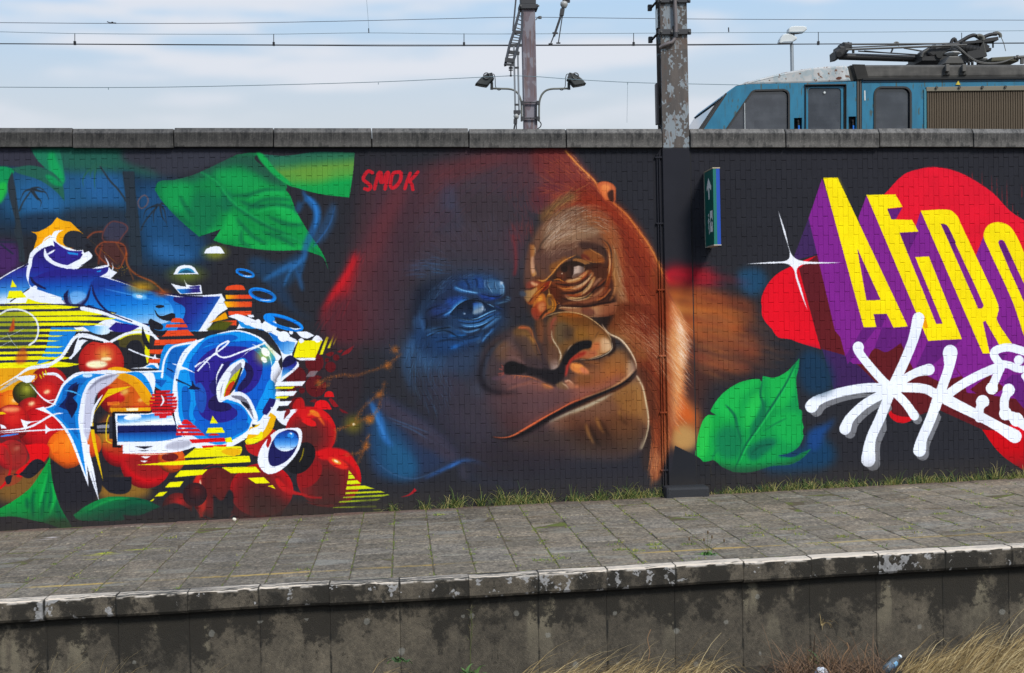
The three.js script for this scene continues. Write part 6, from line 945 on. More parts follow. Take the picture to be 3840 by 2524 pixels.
const wall = base('brick_wall');
tag(wall, 'long brick retaining wall painted with a mural of a great ape face and bold lettering', 'wall');
const COLX = at(2487, 800, 0).x, COLX1 = at(2590, 800, 0).x;         // the column stands between these
{
  const PITCH = 0.0514, COURSE = 0.188, r = rng(11);
  const colX0 = at(15.3, 700, 0).x, rowY0 = at(5, 616, 0).y;
  const buckets = [[], [], []], singles = [];
  const J = 0.0005, JH = 0.0040, B = 0.0005, BY = 0.0024, D = -0.0036;
  for (let ci = -60; ci < 195; ci++) {
    const x0 = colX0 + ci * PITCH + J, x1 = x0 + PITCH - 2 * J, xm = (x0 + x1) / 2;
    if (xm > COLX - 0.085 && xm < COLX1 + 0.01) continue;
    const odd = ((ci % 2) + 2) % 2, top = copY(xm) - 0.16, bot = groundY(xm) - 0.05;
    for (let k = -3; k < 24; k++) {
      let y1 = rowY0 + 0.6 - k * COURSE + (odd ? COURSE / 2 : 0) - JH + (r() - 0.5) * 0.004, y0 = y1 - COURSE + 2 * JH;
      if (y0 > top || y1 < bot) { r(); r(); r(); r(); continue; }
      y1 = Math.min(y1, top);
      const zf = (r() - 0.5) * 0.0022, tx = (r() - 0.5) * 0.0020, ty = (r() - 0.5) * 0.0022, jx = (r() - 0.5) * 0.0016;
      const a = x0 + jx, b = x1 + jx;
      const F = [[a + B, y0 + BY, zf - tx - ty], [b - B, y0 + BY, zf + tx - ty], [b - B, y1 - BY, zf + tx + ty], [a + B, y1 - BY, zf - tx + ty]], K = [[a, y0, D], [b, y0, D], [b, y1, D], [a, y1, D]], M = [[a + 0.0001, y0 + 0.0005, zf - 0.0024], [b - 0.0001, y0 + 0.0005, zf - 0.0024], [b - 0.0001, y1 - 0.0005, zf - 0.0024], [a + 0.0001, y1 - 0.0005, zf - 0.0024]];
      const quads = [F]; for (let q = 0; q < 4; q++) { const w = (q + 1) % 4; quads.push([M[q], M[w], F[w], F[q]], [K[q], K[w], M[w], M[q]]); }
      singles.push({ quads, xm, ym: (y0 + y1) / 2, n: xm < MX0 || xm > MX0 + MSTEP + MTILE ? 2 : tileOf(xm) });
    }
  }
  const build = (list, n) => {
    const pos = [], uv = [], uv1 = [];
    for (const s of list) for (const q of s.quads) for (const i of [0, 1, 2, 0, 2, 3]) { const v = q[i]; pos.push(...v); uv.push(...(n === 2 ? [v[0], v[1]] : muralUV(n, v[0], v[1]))); uv1.push(v[0], v[1] + v[2]); }
    const g = new THREE.BufferGeometry(); g.setAttribute('position', new THREE.Float32BufferAttribute(pos, 3)); g.setAttribute('uv', new THREE.Float32BufferAttribute(uv, 2)); g.setAttribute('uv1', new THREE.Float32BufferAttribute(uv1, 2)); g.computeVertexNormals(); return g;
  };
  const plain = paintMat('#25252b', { bumpMap: wallBump, bumpScale: 0.0016 });
  const mats = [...muralMat, plain];
  // the 300 that show largest (nearest along the line of sight) are bricks of their own
  const dir = V(0, 0, -1).applyMatrix3(RM), depth = (s) => (s.xm - EYE.x) * dir.x + (s.ym - EYE.y) * dir.y - EYE.z * dir.z;
  const visible = singles.filter((s) => s.xm > -3.86 && s.n < 2).sort((p, q) => depth(p) - depth(q));
  const own = new Set(visible.slice(0, 300));
  for (const s of own) mesh('brick', build([s], s.n), mats[s.n], wall);
  for (let n = 0; n < 3; n++) { const o = mesh('brickwork', build(singles.filter((s) => s.n === n && !own.has(s)), n), mats[n], wall); o.userData.kind = 'stuff'; }
  // mortar behind the joints, painted over with the same paint
  const core = (x0, x1, n) => { const g = new THREE.PlaneGeometry(x1 - x0, 4.1).translate((x0 + x1) / 2, 1.55, -0.0031); const q = painted(g, n); q.computeVertexNormals(); return q; };
  const mortarMat = muralTex.map((t) => paintMat('#f2f0ee', { map: t, bumpMap: wallBump, bumpScale: 0.002 }));
  mesh('mortar', core(MX0, MX0 + MSTEP + 0.02, 0), mortarMat[0], wall); mesh('mortar', core(MX0 + MSTEP + 0.02, MX0 + MSTEP + MTILE, 1), mortarMat[1], wall);
  mesh('mortar', [core(-7.2, MX0, 0), core(MX0 + MSTEP + MTILE, 11, 1)], std('#26262b', 0.95), wall);
  mesh('wall_core', bx(-7.2, -1.6, -0.33, 11, 3.50, -0.03), std('#4a4640', 0.95), wall);
}
// ---------------------------------------------------------------- coping stones
const copingTex = pix(1024, 256, (i, j) => {
  const y = j / 256, st = fbm(i / 7, 3, 3), st2 = fbm(i / 40, 7 + y * 1.5, 4), f = fbm(i / 9, j / 9, 4), n = hash2(i, j);
  let v = 80 + 26 * (f - 0.5) + 16 * (n - 0.5) + 26 * (st2 - 0.5);
  v += sst(0.52, 0.72, st) * 26 * sst(0.02, 0.5, y) * sst(0.75, 0.3, y);        // pale runs
  v -= sst(0.5, 0.7, fbm(i / 30 + 9, j / 60, 4)) * 22;                             // soot
  v += sst(0.62, 0.75, fbm(i / 14 + 70, j / 10, 4)) * 18;
  v += 15 * sst(0.22, 0.12, y) - 17 * sst(0.2, 0.3, y) * sst(0.5, 0.44, y) + 20 * sst(0.48, 0.54, y);
  v *= 0.92;
  return [clamp8(v * 1.03), clamp8(v * 0.99), clamp8(v * 0.94)];
});
{
  const tone = (x) => std(new THREE.Color(1, 1, 1).multiplyScalar(mix(0.62, 1.15, sst(-2.5, 3.5, x + 2.4 * (hash2(Math.round(x * 10), 3) - 0.5)))), 0.85, { map: copingTex, bumpMap: bump(grainTex, 4), bumpScale: 0.003 });  // sunlit brightening towards the right is put into the stone tint
  const js = [-1180, -820, -460, -98, 270.6, 651, 1025, 1393.6, 1758, 2123.6, 2484], js2 = [2588, 2946, 3298, 3650, 4000, 4350, 4700, 5050];
  const r = rng(5);
  const lay = (arr) => arr.slice(0, -1).forEach((p, i) => {
    const x0 = at(p, 520, 0.05).x + 0.005, x1 = at(arr[i + 1], 520, 0.05).x - 0.005, c = 0.05, h = 0.186, zf = 0.052 + (r() - 0.5) * 0.008, dz = (r() - 0.5) * 0.011;
    const prof = [[zf, -h], [zf, -c], [zf - 0.05, 0], [-0.33, 0], [-0.38, -c], [-0.38, -h]].map(([a, b]) => new THREE.Vector2(a, b));
    const s = new THREE.Shape(prof), len = x1 - x0, g = new THREE.ExtrudeGeometry(s, { depth: len - 0.008, bevelEnabled: true, bevelSize: 0.004, bevelThickness: 0.004, bevelOffset: -0.004, bevelSegments: 1 });
    g.rotateY(-Math.PI / 2); g.scale(-1, 1, 1); // profile z -> world z, length -> x
    const P = g.attributes.position; for (let q = 0; q < P.count; q++) P.setX(q, P.getX(q));
    g.computeBoundingBox(); const bb = g.boundingBox; g.translate(x0 - bb.min.x, 0, 0);
    // mirror fix: flip winding
    const qn = g.index ? g.toNonIndexed() : g, A = qn.attributes.position.array; for (let t = 0; t < A.length; t += 9) for (let e = 0; e < 3; e++) { const w = A[t + 3 + e]; A[t + 3 + e] = A[t + 6 + e]; A[t + 6 + e] = w; }
    const du = r() * 7; const P2 = qn.attributes.position; for (let q = 0; q < P2.count; q++) P2.setY(q, P2.getY(q) + copY(P2.getX(q)) + dz);
    qn.computeVertexNormals(); uvFlat(qn, (x) => x * 0.9 + du, (x, y, z) => (y - copY(x) + 0.2 + (0.05 - z) * 0.5) * 3.2);
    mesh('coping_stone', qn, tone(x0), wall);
  });
  lay(js); lay(js2);
  mesh('bedding', [bx(-7.2, copY(-7.2) - 0.35, -0.3, COLX - 0.02, 3.43, -0.012)], std('#1d1c1b', 0.95), wall);
}
// ---------------------------------------------------------------- platform: paving, kerb, face
const PX0 = -4.7, PW = 11.7, PXZ = 4.42;
const pavTexture = (() => {
  const w = 2048, h = 1024, c = document.createElement('canvas'); c.width = w; c.height = h; const ctx = c.getContext('2d');
  const img = ctx.createImageData(w, h), d = img.data, sx = w / PW, sz = h / PXZ;
  for (let j = 0; j < h; j++) for (let i = 0; i < w; i++) {
    const x = PX0 + i / sx, z = j / sz - 0.05, o = (j * w + i) * 4;
    const big = fbm(x * 0.9, z * 1.3 + 5, 4), mid = fbm(x * 6, z * 6, 4), sp = hash2(i, j), sp2 = vnoise(i / 1.6, j / 1.6);
    let v = 92 + 24 * (big - 0.5) + 26 * (mid - 0.5) + 34 * (sp - 0.5) + 30 * (sp2 - 0.5) + 34 * (vnoise(i / 2.3 + 9, j / 8) - 0.5) + 20 * (vnoise(i / 5 + 30, j / 14) - 0.5) + 10 * sst(-1, 4, x);
    v *= 1.16; let r = v * 1.06, g = v * 0.98, b = v * 0.86;
    const pale = sst(0.60, 0.72, fbm(x * 3 + 30, z * 9, 5)) * 0.5; r = mix(r, 136, pale); g = mix(g, 134, pale); b = mix(b, 124, pale);
    const fl = vnoise(i / 2.6 + 300, j / 6 + 80); if (fl > 0.9) { const q = (fl - 0.9) * 520; r += q; g += q; b += q * 0.9; }
    const red = sst(0.34, 0.0, z) * (0.45 + 0.5 * fbm(x * 4, z * 9 + 40, 3)) * mix(1, 0.55, sst(-1, 2, x)); r = mix(r, 98, red); g = mix(g, 66, red); b = mix(b, 60, red);
    // the worn yellow safety line
    const lz = 3.66 - 0.012 * (x + 1), on = Math.abs(z - lz) < 0.034 ? 1 : 0;
    if (on) { const wear = fbm(x * 2.1 + 7, 3, 4), chip = fbm(x * 22, z * 60, 3); let a = sst(0.50, 0.66, wear * 0.75 + chip * 0.3) * 0.85 + 0.10; if (x > 3.0) a = 0.28 + 0.4 * sst(0.4, 0.65, chip * 0.6 + wear * 0.4); if (x > 0.2 && x < 1.3) a *= 0.35; a *= 0.8; r = mix(r, 186, a); g = mix(g, 154, a); b = mix(b, 78, a); }
    d[o] = clamp8(r); d[o + 1] = clamp8(g); d[o + 2] = clamp8(b); d[o + 3] = 255;
  }
  ctx.putImageData(img, 0, 0);
  // overspray left by the painters
  const P = (px, py) => { const t = new THREE.Vector3((px - 1920) / FO, -(py - 1262) / FO, -1).applyMatrix3(RM); const k = (EYE.y - 0.0) / -t.y; const hit = t.multiplyScalar(k).add(EYE); const y = groundY(hit.x); const t2 = new THREE.Vector3((px - 1920) / FO, -(py - 1262) / FO, -1).applyMatrix3(RM); const h2 = t2.multiplyScalar((EYE.y - y) / -t2.y).add(EYE); return [(h2.x - PX0) * sx, (h2.z + 0.05) * sz]; };
  const spray = (x, y, rx, rz, col, a) => { const [u, v] = P(x, y); ctx.save(); ctx.translate(u, v); ctx.scale(rx * sx, rz * sz); const g = ctx.createRadialGradient(0, 0, 0, 0, 0, 1); g.addColorStop(0, col); g.addColorStop(1, col.slice(0, 7) + '00'); ctx.globalAlpha = a; ctx.fillStyle = g; ctx.beginPath(); ctx.arc(0, 0, 1, 0, 7); ctx.fill(); ctx.restore(); };
  spray(195, 2014, 0.09, 0.07, '#e8e4f0', 0.95); spray(170, 2022, 0.2, 0.03, '#c8c4cc', 0.7); spray(150, 2030, 0.2, 0.02, '#b8b4bc', 0.5);
  spray(395, 2072, 0.10, 0.05, '#d4dc10', 0.95); spray(375, 2078, 0.2, 0.06, '#b8c018', 0.5); spray(510, 2060, 0.12, 0.025, '#d8e410', 0.95); spray(540, 2057, 0.3, 0.05, '#8c9a20', 0.4); spray(360, 2095, 0.12, 0.02, '#c8d010', 0.7);
  const r = rng(77);
  for (let i = 0; i < 900; i++) { const x = r() * w, y = r() * h, s = 0.5 + r() * 1.2; ctx.fillStyle = ['#c9c6bd', '#a8a59a', '#d8d4c8', '#9a9a40', '#5a574f'][Math.floor(r() * 5)]; ctx.globalAlpha = 0.25 + r() * 0.5; ctx.fillRect(x, y, s * (1 + r() * 2.5), s); }
  for (let i = 0; i < 16; i++) { const [u, v] = P(20 + i * 46 + r() * 30, 1975 + r() * 110); ctx.globalAlpha = 0.9; ctx.fillStyle = ['#f0ecf0', '#d8dc30', '#e0dce4'][i % 3]; ctx.fillRect(u, v, 3, 2); }
  return canvasTex(c);
})();
const platform = base('platform'); tag(platform, null, null, null, 'structure');
{
  const r = rng(21), T = 0.30, J = 0.009;
  const pb = bump(grainTex, 3); pb.channel = 1;
  const tints = ['#ffffff', '#f8f4ee', '#eeeae2', '#fff8ee', '#e2ded6', '#f4f2ee'].map((c) => std(c, 0.9, { map: pavTexture, bumpMap: pb, bumpScale: 0.0045 }));
  const line0 = at(1597, 1921, 0.1).x, far = 0.03, near = 4.125;
  const list = [];
  for (let ci = -14; ci < 26; ci++) {
    const x0 = line0 + ci * T, odd = ((ci % 2) + 2) % 2;
    for (let k = -1; k < 15; k++) {
      let z1 = near - k * T + (odd ? T / 2 : 0) - J / 2, z0 = z1 - T + J;
      const jit = [(r() - 0.5) * 0.006, (r() - 0.5) * 0.006, (r() - 0.5) * 0.007, (r() - 0.5) * 0.007, r(), (r() - 0.5) * 0.004];
      if (z0 > near - 0.02 || z1 < far) continue;
      z1 = Math.min(z1, near); z0 = Math.max(z0, far);
      list.push({ x0: x0 + J / 2 + jit[5], x1: x0 + T - J / 2 + jit[5], z0, z1, jit });
    }
  }
  const build = (s) => {
    const c = 0.005, dy = [s.jit[0] + s.jit[2], s.jit[1] + s.jit[2], s.jit[1] + s.jit[3], s.jit[0] + s.jit[3]].map((v) => v * 0.95);
    const g = (x) => groundY(x), xs = [s.x0, s.x1, s.x1, s.x0], zs = [s.z1, s.z1, s.z0, s.z0], sg = [[1, -1], [-1, -1], [-1, 1], [1, 1]];
    const top = xs.map((x, i) => [x + sg[i][0] * c, g(x) + dy[i], zs[i] + sg[i][1] * c]), mid = xs.map((x, i) => [x, g(x) + dy[i] - c * 0.8, zs[i]]), low = xs.map((x, i) => [x, g(x) - 0.03, zs[i]]);
    const quads = [top]; for (let q = 0; q < 4; q++) { const w = (q + 1) % 4; quads.push([mid[q], mid[w], top[w], top[q]], [low[q], low[w], mid[w], mid[q]]); }
    const pos = [], uv = [], uv1 = []; for (const q of quads) for (const i of [0, 1, 2, 0, 2, 3]) { const v = q[i]; pos.push(...v); uv.push((v[0] - PX0) / PW, 1 - (v[2] + 0.05) / PXZ); uv1.push(v[0] * 1.0, v[2]); }
    const o = new THREE.BufferGeometry(); o.setAttribute('position', new THREE.Float32BufferAttribute(pos, 3)); o.setAttribute('uv', new THREE.Float32BufferAttribute(uv, 2)); o.setAttribute('uv1', new THREE.Float32BufferAttribute(uv1, 2)); o.computeVertexNormals(); return o;
  };
  const vis = list.filter((s) => { const hx = (s.x0 + s.x1) / 2, hz = (s.z0 + s.z1) / 2, v = V(hx, 0, hz).project(camera); return Math.abs(v.x) < 1.02; }).sort((a, b) => b.z1 - a.z1);
  const own = new Set(vis.slice(0, 300));
  for (const s of own) mesh('paving_tile', build(s), tints[Math.floor(s.jit[4] * 6)], platform);
  const rest = [[], [], [], [], [], []]; for (const s of list) if (!own.has(s)) rest[Math.floor(s.jit[4] * 6)].push(s);
  rest.forEach((l, i) => { const o = mesh('paving_tiles', mergeGeometries(l.map(build)), tints[i], platform); o.userData.kind = 'stuff'; });
  // sand and moss in the joints
  const mossTex = pix(512, 512, (i, j) => { const a = fbm(i / 30, j / 30, 4), b = hash2(i, j), m = sst(0.44, 0.62, a); return [clamp8(mix(86, 92, m) + 22 * (b - 0.5)), clamp8(mix(74, 100, m) + 22 * (b - 0.5)), clamp8(mix(56, 34, m) + 16 * (b - 0.5))]; });
  const bed = new THREE.PlaneGeometry(12.4, 4.2, 1, 1).rotateX(-Math.PI / 2).translate(1.1, 0, 2.05), P = bed.attributes.position; for (let i = 0; i < P.count; i++) P.setY(i, groundY(P.getX(i)) - 0.0042); uvFlat(bed, (x) => x * 0.7, (x, y, z) => z * 0.7); bed.computeVertexNormals();
  mesh('joint_sand', bed, std('#ffffff', 1, { map: mossTex, bumpMap: bump(grainTex, 5), bumpScale: 0.004 }), platform);
}
// unfolded strip of the platform edge: top 0..0.2 m, face of the kerb, then the wall below
const EX0 = -3.5, EW = 4.1, EH = 1.06, KX = at(1758.7, 2157.7, EDGE).x, KP = 0.488;
const edgeTex = [0, 1].map((n) => pix(2048, 512, (i, jj) => {
  const s = (511 - jj) / 511 * EH, x = EX0 + n * EW + i / 2048 * EW, no = hash2(i + n * 5000, jj), fine = fbm(x * 55, s * 55, 3), mid = fbm(x * 14, s * 14, 4), big = fbm(x * 3.2, s * 3.2 + 9, 4);
  const panel = Math.floor((x - KX) / KP), pf = hash2(panel, 9), inP = ((x - KX) / KP - panel) * KP, jd = Math.min(inP, KP - inP);
  let r, g, b;
  if (s < 0.2) {                                                     // worn white band on top
    const v = 70 + 40 * (fine - 0.5) + 24 * (no - 0.5); r = v; g = v * 0.96; b = v * 0.88;
    const wear = fbm(x * 5 + pf * 30, s * 90, 4) * 0.55 + fbm(x * 26, s * 150, 3) * 0.3 + fbm(x * 1.1 + 4, 2, 3) * 0.34, left = sst(1.8, -1.0, x) * 0.10;
    const a = sst(0.44 + left, 0.56 + left, wear) * sst(0.012, 0.035, s);
    r = mix(r, 214, a); g = mix(g, 198, a); b = mix(b, 178, a);
    if (jd < 0.006) { r *= 0.5; g *= 0.5; b *= 0.48; }
  } else {
    const face = s < 0.345;
    const tone = face ? mix(72, 92, pf) : mix(76, 90, hash2(panel, 4));
    let v = tone * (0.82 + 0.36 * big) + 26 * (mid - 0.5) + 34 * (fine - 0.5) + 30 * (no - 0.5); r = v * 1.08; g = v * 0.98; b = v * 0.83;
    if (!face) { r *= 0.93; g *= 0.93; b *= 0.92; }
    // pale leached runs
    if (!face) { const run = sst(0.60, 0.70, fbm(x * 7, 20 + s * 1.2, 4)) * sst(0.95, 0.45, s) * 0.7; r = mix(r, 128, run); g = mix(g, 119, run); b = mix(b, 98, run); }
    // black lichen: heavy under the kerb, thinning downwards
    const li = fbm(x * 9 + 3, s * 7 + 1, 5) * 0.6 + fbm(x * 34, s * 34, 3) * 0.25 + fbm(x * 2.3 + 60, 4, 3) * 0.3 + (face ? 0 : 0.10 * sst(0.11, 0.0, jd) * sst(0.85, 0.5, s) + 0.05 * sst(0.5, 0.38, s));
    const thr = face ? mix(0.50, 0.60, pf) : mix(0.46, 0.76, sst(0.38, 0.82, s)); let k = sst(thr, thr + 0.06, li + 0.22 * (fine - 0.5) + 0.14 * (no - 0.5)) * 0.88;
    r = mix(r, 36, k); g = mix(g, 32, k); b = mix(b, 25, k);
    if (!face && s < 0.44) { const k2 = sst(0.44, 0.36, s) * (0.25 + 0.4 * mid); r = mix(r, 30, k2); g = mix(g, 28, k2); b = mix(b, 24, k2); }  // dark band below the overhang: kerb shadow and stain painted in together
    // flaking white paint on the kerb face
    if (face) { const fl = fbm(x * 17 + 40, s * 17, 5) * 0.62 + fbm(x * 60, s * 60, 3) * 0.22 + fbm(x * 1.7 + 11, 5, 3) * 0.28 + hash2(panel, 77) * 0.08; const a = sst(mix(0.67, 0.76, hash2(panel, 31)), mix(0.71, 0.80, hash2(panel, 31)), fl + 0.16 * (fine - 0.5)) * 0.8; const q = 128 + 70 * fine; r = mix(r, q, a); g = mix(g, q * 0.99, a); b = mix(b, q * 0.985, a); if (s < 0.222) { const e = sst(0.222, 0.205, s) * sst(0.42, 0.6, mid); r = mix(r, 190, e); g = mix(g, 180, e); b = mix(b, 168, e); } }
    if (jd < 0.013) { const q = sst(0.013, 0.003, jd) * sst(0.45, 0.7, mid); r = mix(r, 34, q); g = mix(g, 32, q); b = mix(b, 27, q); }
  }
  // grey rosettes of lichen
  if (s > 0.45) { const cx = Math.floor(x / 0.22), cy = Math.floor(s / 0.2); if (hash2(cx, cy + 500) > 0.72) { const ox = (cx + 0.2 + 0.6 * hash2(cx, cy)) * 0.22, oy = (cy + 0.2 + 0.6 * hash2(cy, cx + 9)) * 0.2, rr = 0.012 + 0.016 * hash2(cx + 3, cy), dd = Math.hypot(x - ox, s - oy) + 0.012 * (fbm(x * 80, s * 80, 2) - 0.5); const a = sst(rr, rr * 0.7, dd) * 0.55; r = mix(r, 140, a); g = mix(g, 139, a); b = mix(b, 132, a); } }
  return [clamp8(r), clamp8(g), clamp8(b)];
}));
{
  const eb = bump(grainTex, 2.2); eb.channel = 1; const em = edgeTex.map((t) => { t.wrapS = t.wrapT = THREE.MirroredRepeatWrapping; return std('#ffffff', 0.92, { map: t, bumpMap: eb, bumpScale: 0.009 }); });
  const r = rng(9);
  for (let k = -10; k < 16; k++) {
    const x0 = KX + k * KP + 0.0012, x1 = x0 + KP - 0.0024, xm = (x0 + x1) / 2, n = xm < EX0 + EW ? 0 : 1;
    const dz = (r() - 0.5) * 0.014, dy = (r() - 0.5) * 0.012, f = EDGE + dz, sl = (r() - 0.5) * 0.008;
    const strip = (prof, name, segs = 6) => {                        // prof: [z, y below ground, s]
      const pos = [], uv = [], uv1 = [], N = segs, R = rng(900 + k);
      const wob = Array.from({ length: N + 1 }, () => (R() - 0.5) * 0.007), wob2 = Array.from({ length: N + 1 }, () => (R() - 0.5) * 0.010);
      const pt = (i, q) => { const x = x0 + (x1 - x0) * i / N, [z, y, s, e] = prof[q], gy = groundY(x) + y + dy + sl * (i / N - 0.5) + (e ? wob[i] : 0); return { p: [x, gy, z + (e ? wob2[i] * 0.8 : 0)], u: [(x - EX0 - n * EW) / EW, 1 - (1 - s / EH)], s }; };
      for (let i = 0; i < N; i++) for (let q = 0; q < prof.length - 1; q++) { const a = pt(i, q), b = pt(i + 1, q), c = pt(i + 1, q + 1), d = pt(i, q + 1); for (const v of [a, d, c, a, c, b]) { pos.push(...v.p); uv.push(v.u[0], 1 - v.s / EH); uv1.push(v.p[0], v.s); } }
      for (const side of [0, N]) { const c0 = pt(side, 0), ring = prof.map((_, q) => pt(side, q)); const back = { p: [ring[0].p[0], ring[prof.length - 1].p[1], ring[0].p[2]], u: c0.u, s: c0.s }; for (let q = 0; q < prof.length - 1; q++) { const tri = side ? [back, ring[q + 1], ring[q]] : [back, ring[q], ring[q + 1]]; for (const v of tri) { pos.push(...v.p); uv.push(v.u[0], 1 - 0.3); uv1.push(v.p[2], v.p[1]); } } }
      const g = new THREE.BufferGeometry(); g.setAttribute('position', new THREE.Float32BufferAttribute(pos, 3)); g.setAttribute('uv', new THREE.Float32BufferAttribute(uv, 2)); g.setAttribute('uv1', new THREE.Float32BufferAttribute(uv1, 2)); g.computeVertexNormals(); mesh(name, g, em[n], platform);
    };
    strip([[4.128, -0.012, 0], [4.132, 0, 0.006], [f - 0.014, 0, 0.186, 1], [f - 0.002, -0.012, 0.205, 1], [f, -0.05, 0.25], [f - 0.004, -0.128, 0.325], [f - 0.018, -0.146, 0.345], [f - 0.085, -0.168, 0.37]], 'kerb_stone', 10);
    const w = EDGE - 0.075 + dz * 0.5;
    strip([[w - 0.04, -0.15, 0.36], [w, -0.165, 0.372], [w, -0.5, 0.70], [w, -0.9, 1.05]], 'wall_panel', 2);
  }
  mesh('platform_core', [bx(-8, -1.2, 0.02, 10, -0.32, 4.15)], std('#4a463e', 1), platform);
  mesh('platform_backing', (() => { const g = bx(-8, -1.0, 3.9, 10, -0.2, 4.19); const P = g.attributes.position; for (let i = 0; i < P.count; i++) P.setY(i, P.getY(i) + 0.024 * P.getX(i) - 0.02); return g; })(), std('#1c1a17', 1), platform);
}
// ---------------------------------------------------------------- materials for the railway things
const rustTex = pix(768, 768, (i, j) => {                           // brown mast paint flaking to grey undercoat
  const a = fbm(i / 60, j / 90 + 4, 5) * 0.6 + fbm(i / 14 + 40, j / 18, 4) * 0.4, b = fbm(i / 30, j / 200, 4), n = hash2(i, j), k = sst(0.535, 0.55, a + 0.05 * (fbm(i / 200, j / 160, 2) - 0.5));
  let r = 84 + 34 * (b - 0.5) + 14 * (n - 0.5), g = 77 + 28 * (b - 0.5) + 14 * (n - 0.5), bb = 72 + 24 * (b - 0.5) + 14 * (n - 0.5);
  r = mix(r, 136, k * 0.85); g = mix(g, 146, k * 0.85); bb = mix(bb, 152, k * 0.85);
  const rs = sst(0.6, 0.7, fbm(i / 20 + 7, j / 60 + 90, 4)) * 0.35; r = mix(r, 92, rs); g = mix(g, 66, rs); bb = mix(bb, 52, rs);
  return [clamp8(r), clamp8(g), clamp8(bb)];
});
const purpleTex = pix(512, 512, (i, j) => { const a = fbm(i / 40, j / 110, 4), b = fbm(i / 9, j / 120 + 5, 4), n = hash2(i, j), up = sst(300, 640, j); let r = 104 + 40 * (a - 0.5) + 10 * (n - 0.5), g = 92 + 40 * (a - 0.5) + 10 * (n - 0.5), bb = 98 + 40 * (a - 0.5) + 10 * (n - 0.5); const k = sst(0.54, 0.62, fbm(i / 26 + 5, j / 60, 5)) * 0.55; r = mix(r, 140, k); g = mix(g, 142, k); bb = mix(bb, 150, k); const ru = sst(0.56, 0.7, b) * 0.45; r = mix(r, 96, ru); g = mix(g, 66, ru); bb = mix(bb, 58, ru); return [clamp8(r), clamp8(g), clamp8(bb)]; });
const mastMat = std('#ffffff', 0.75, { map: rustTex, bumpMap: bump(grainTex, 4), bumpScale: 0.002 });
const mastPurple = std('#ffffff', 0.7, { map: purpleTex });
const steelDark = std('#3a3a3c', 0.65, { metalness: 0.2 }), steelMid = std('#5b5a58', 0.6, { metalness: 0.3 }), galv = std('#9aa0a4', 0.5, { metalness: 0.55 });
const porcelain = std('#a5a49f', 0.35), blackRub = std('#17171a', 0.7), whitePaint = std('#c9ccc9', 0.6), lampGrey = std('#3c3e3c', 0.55, { metalness: 0.2 });

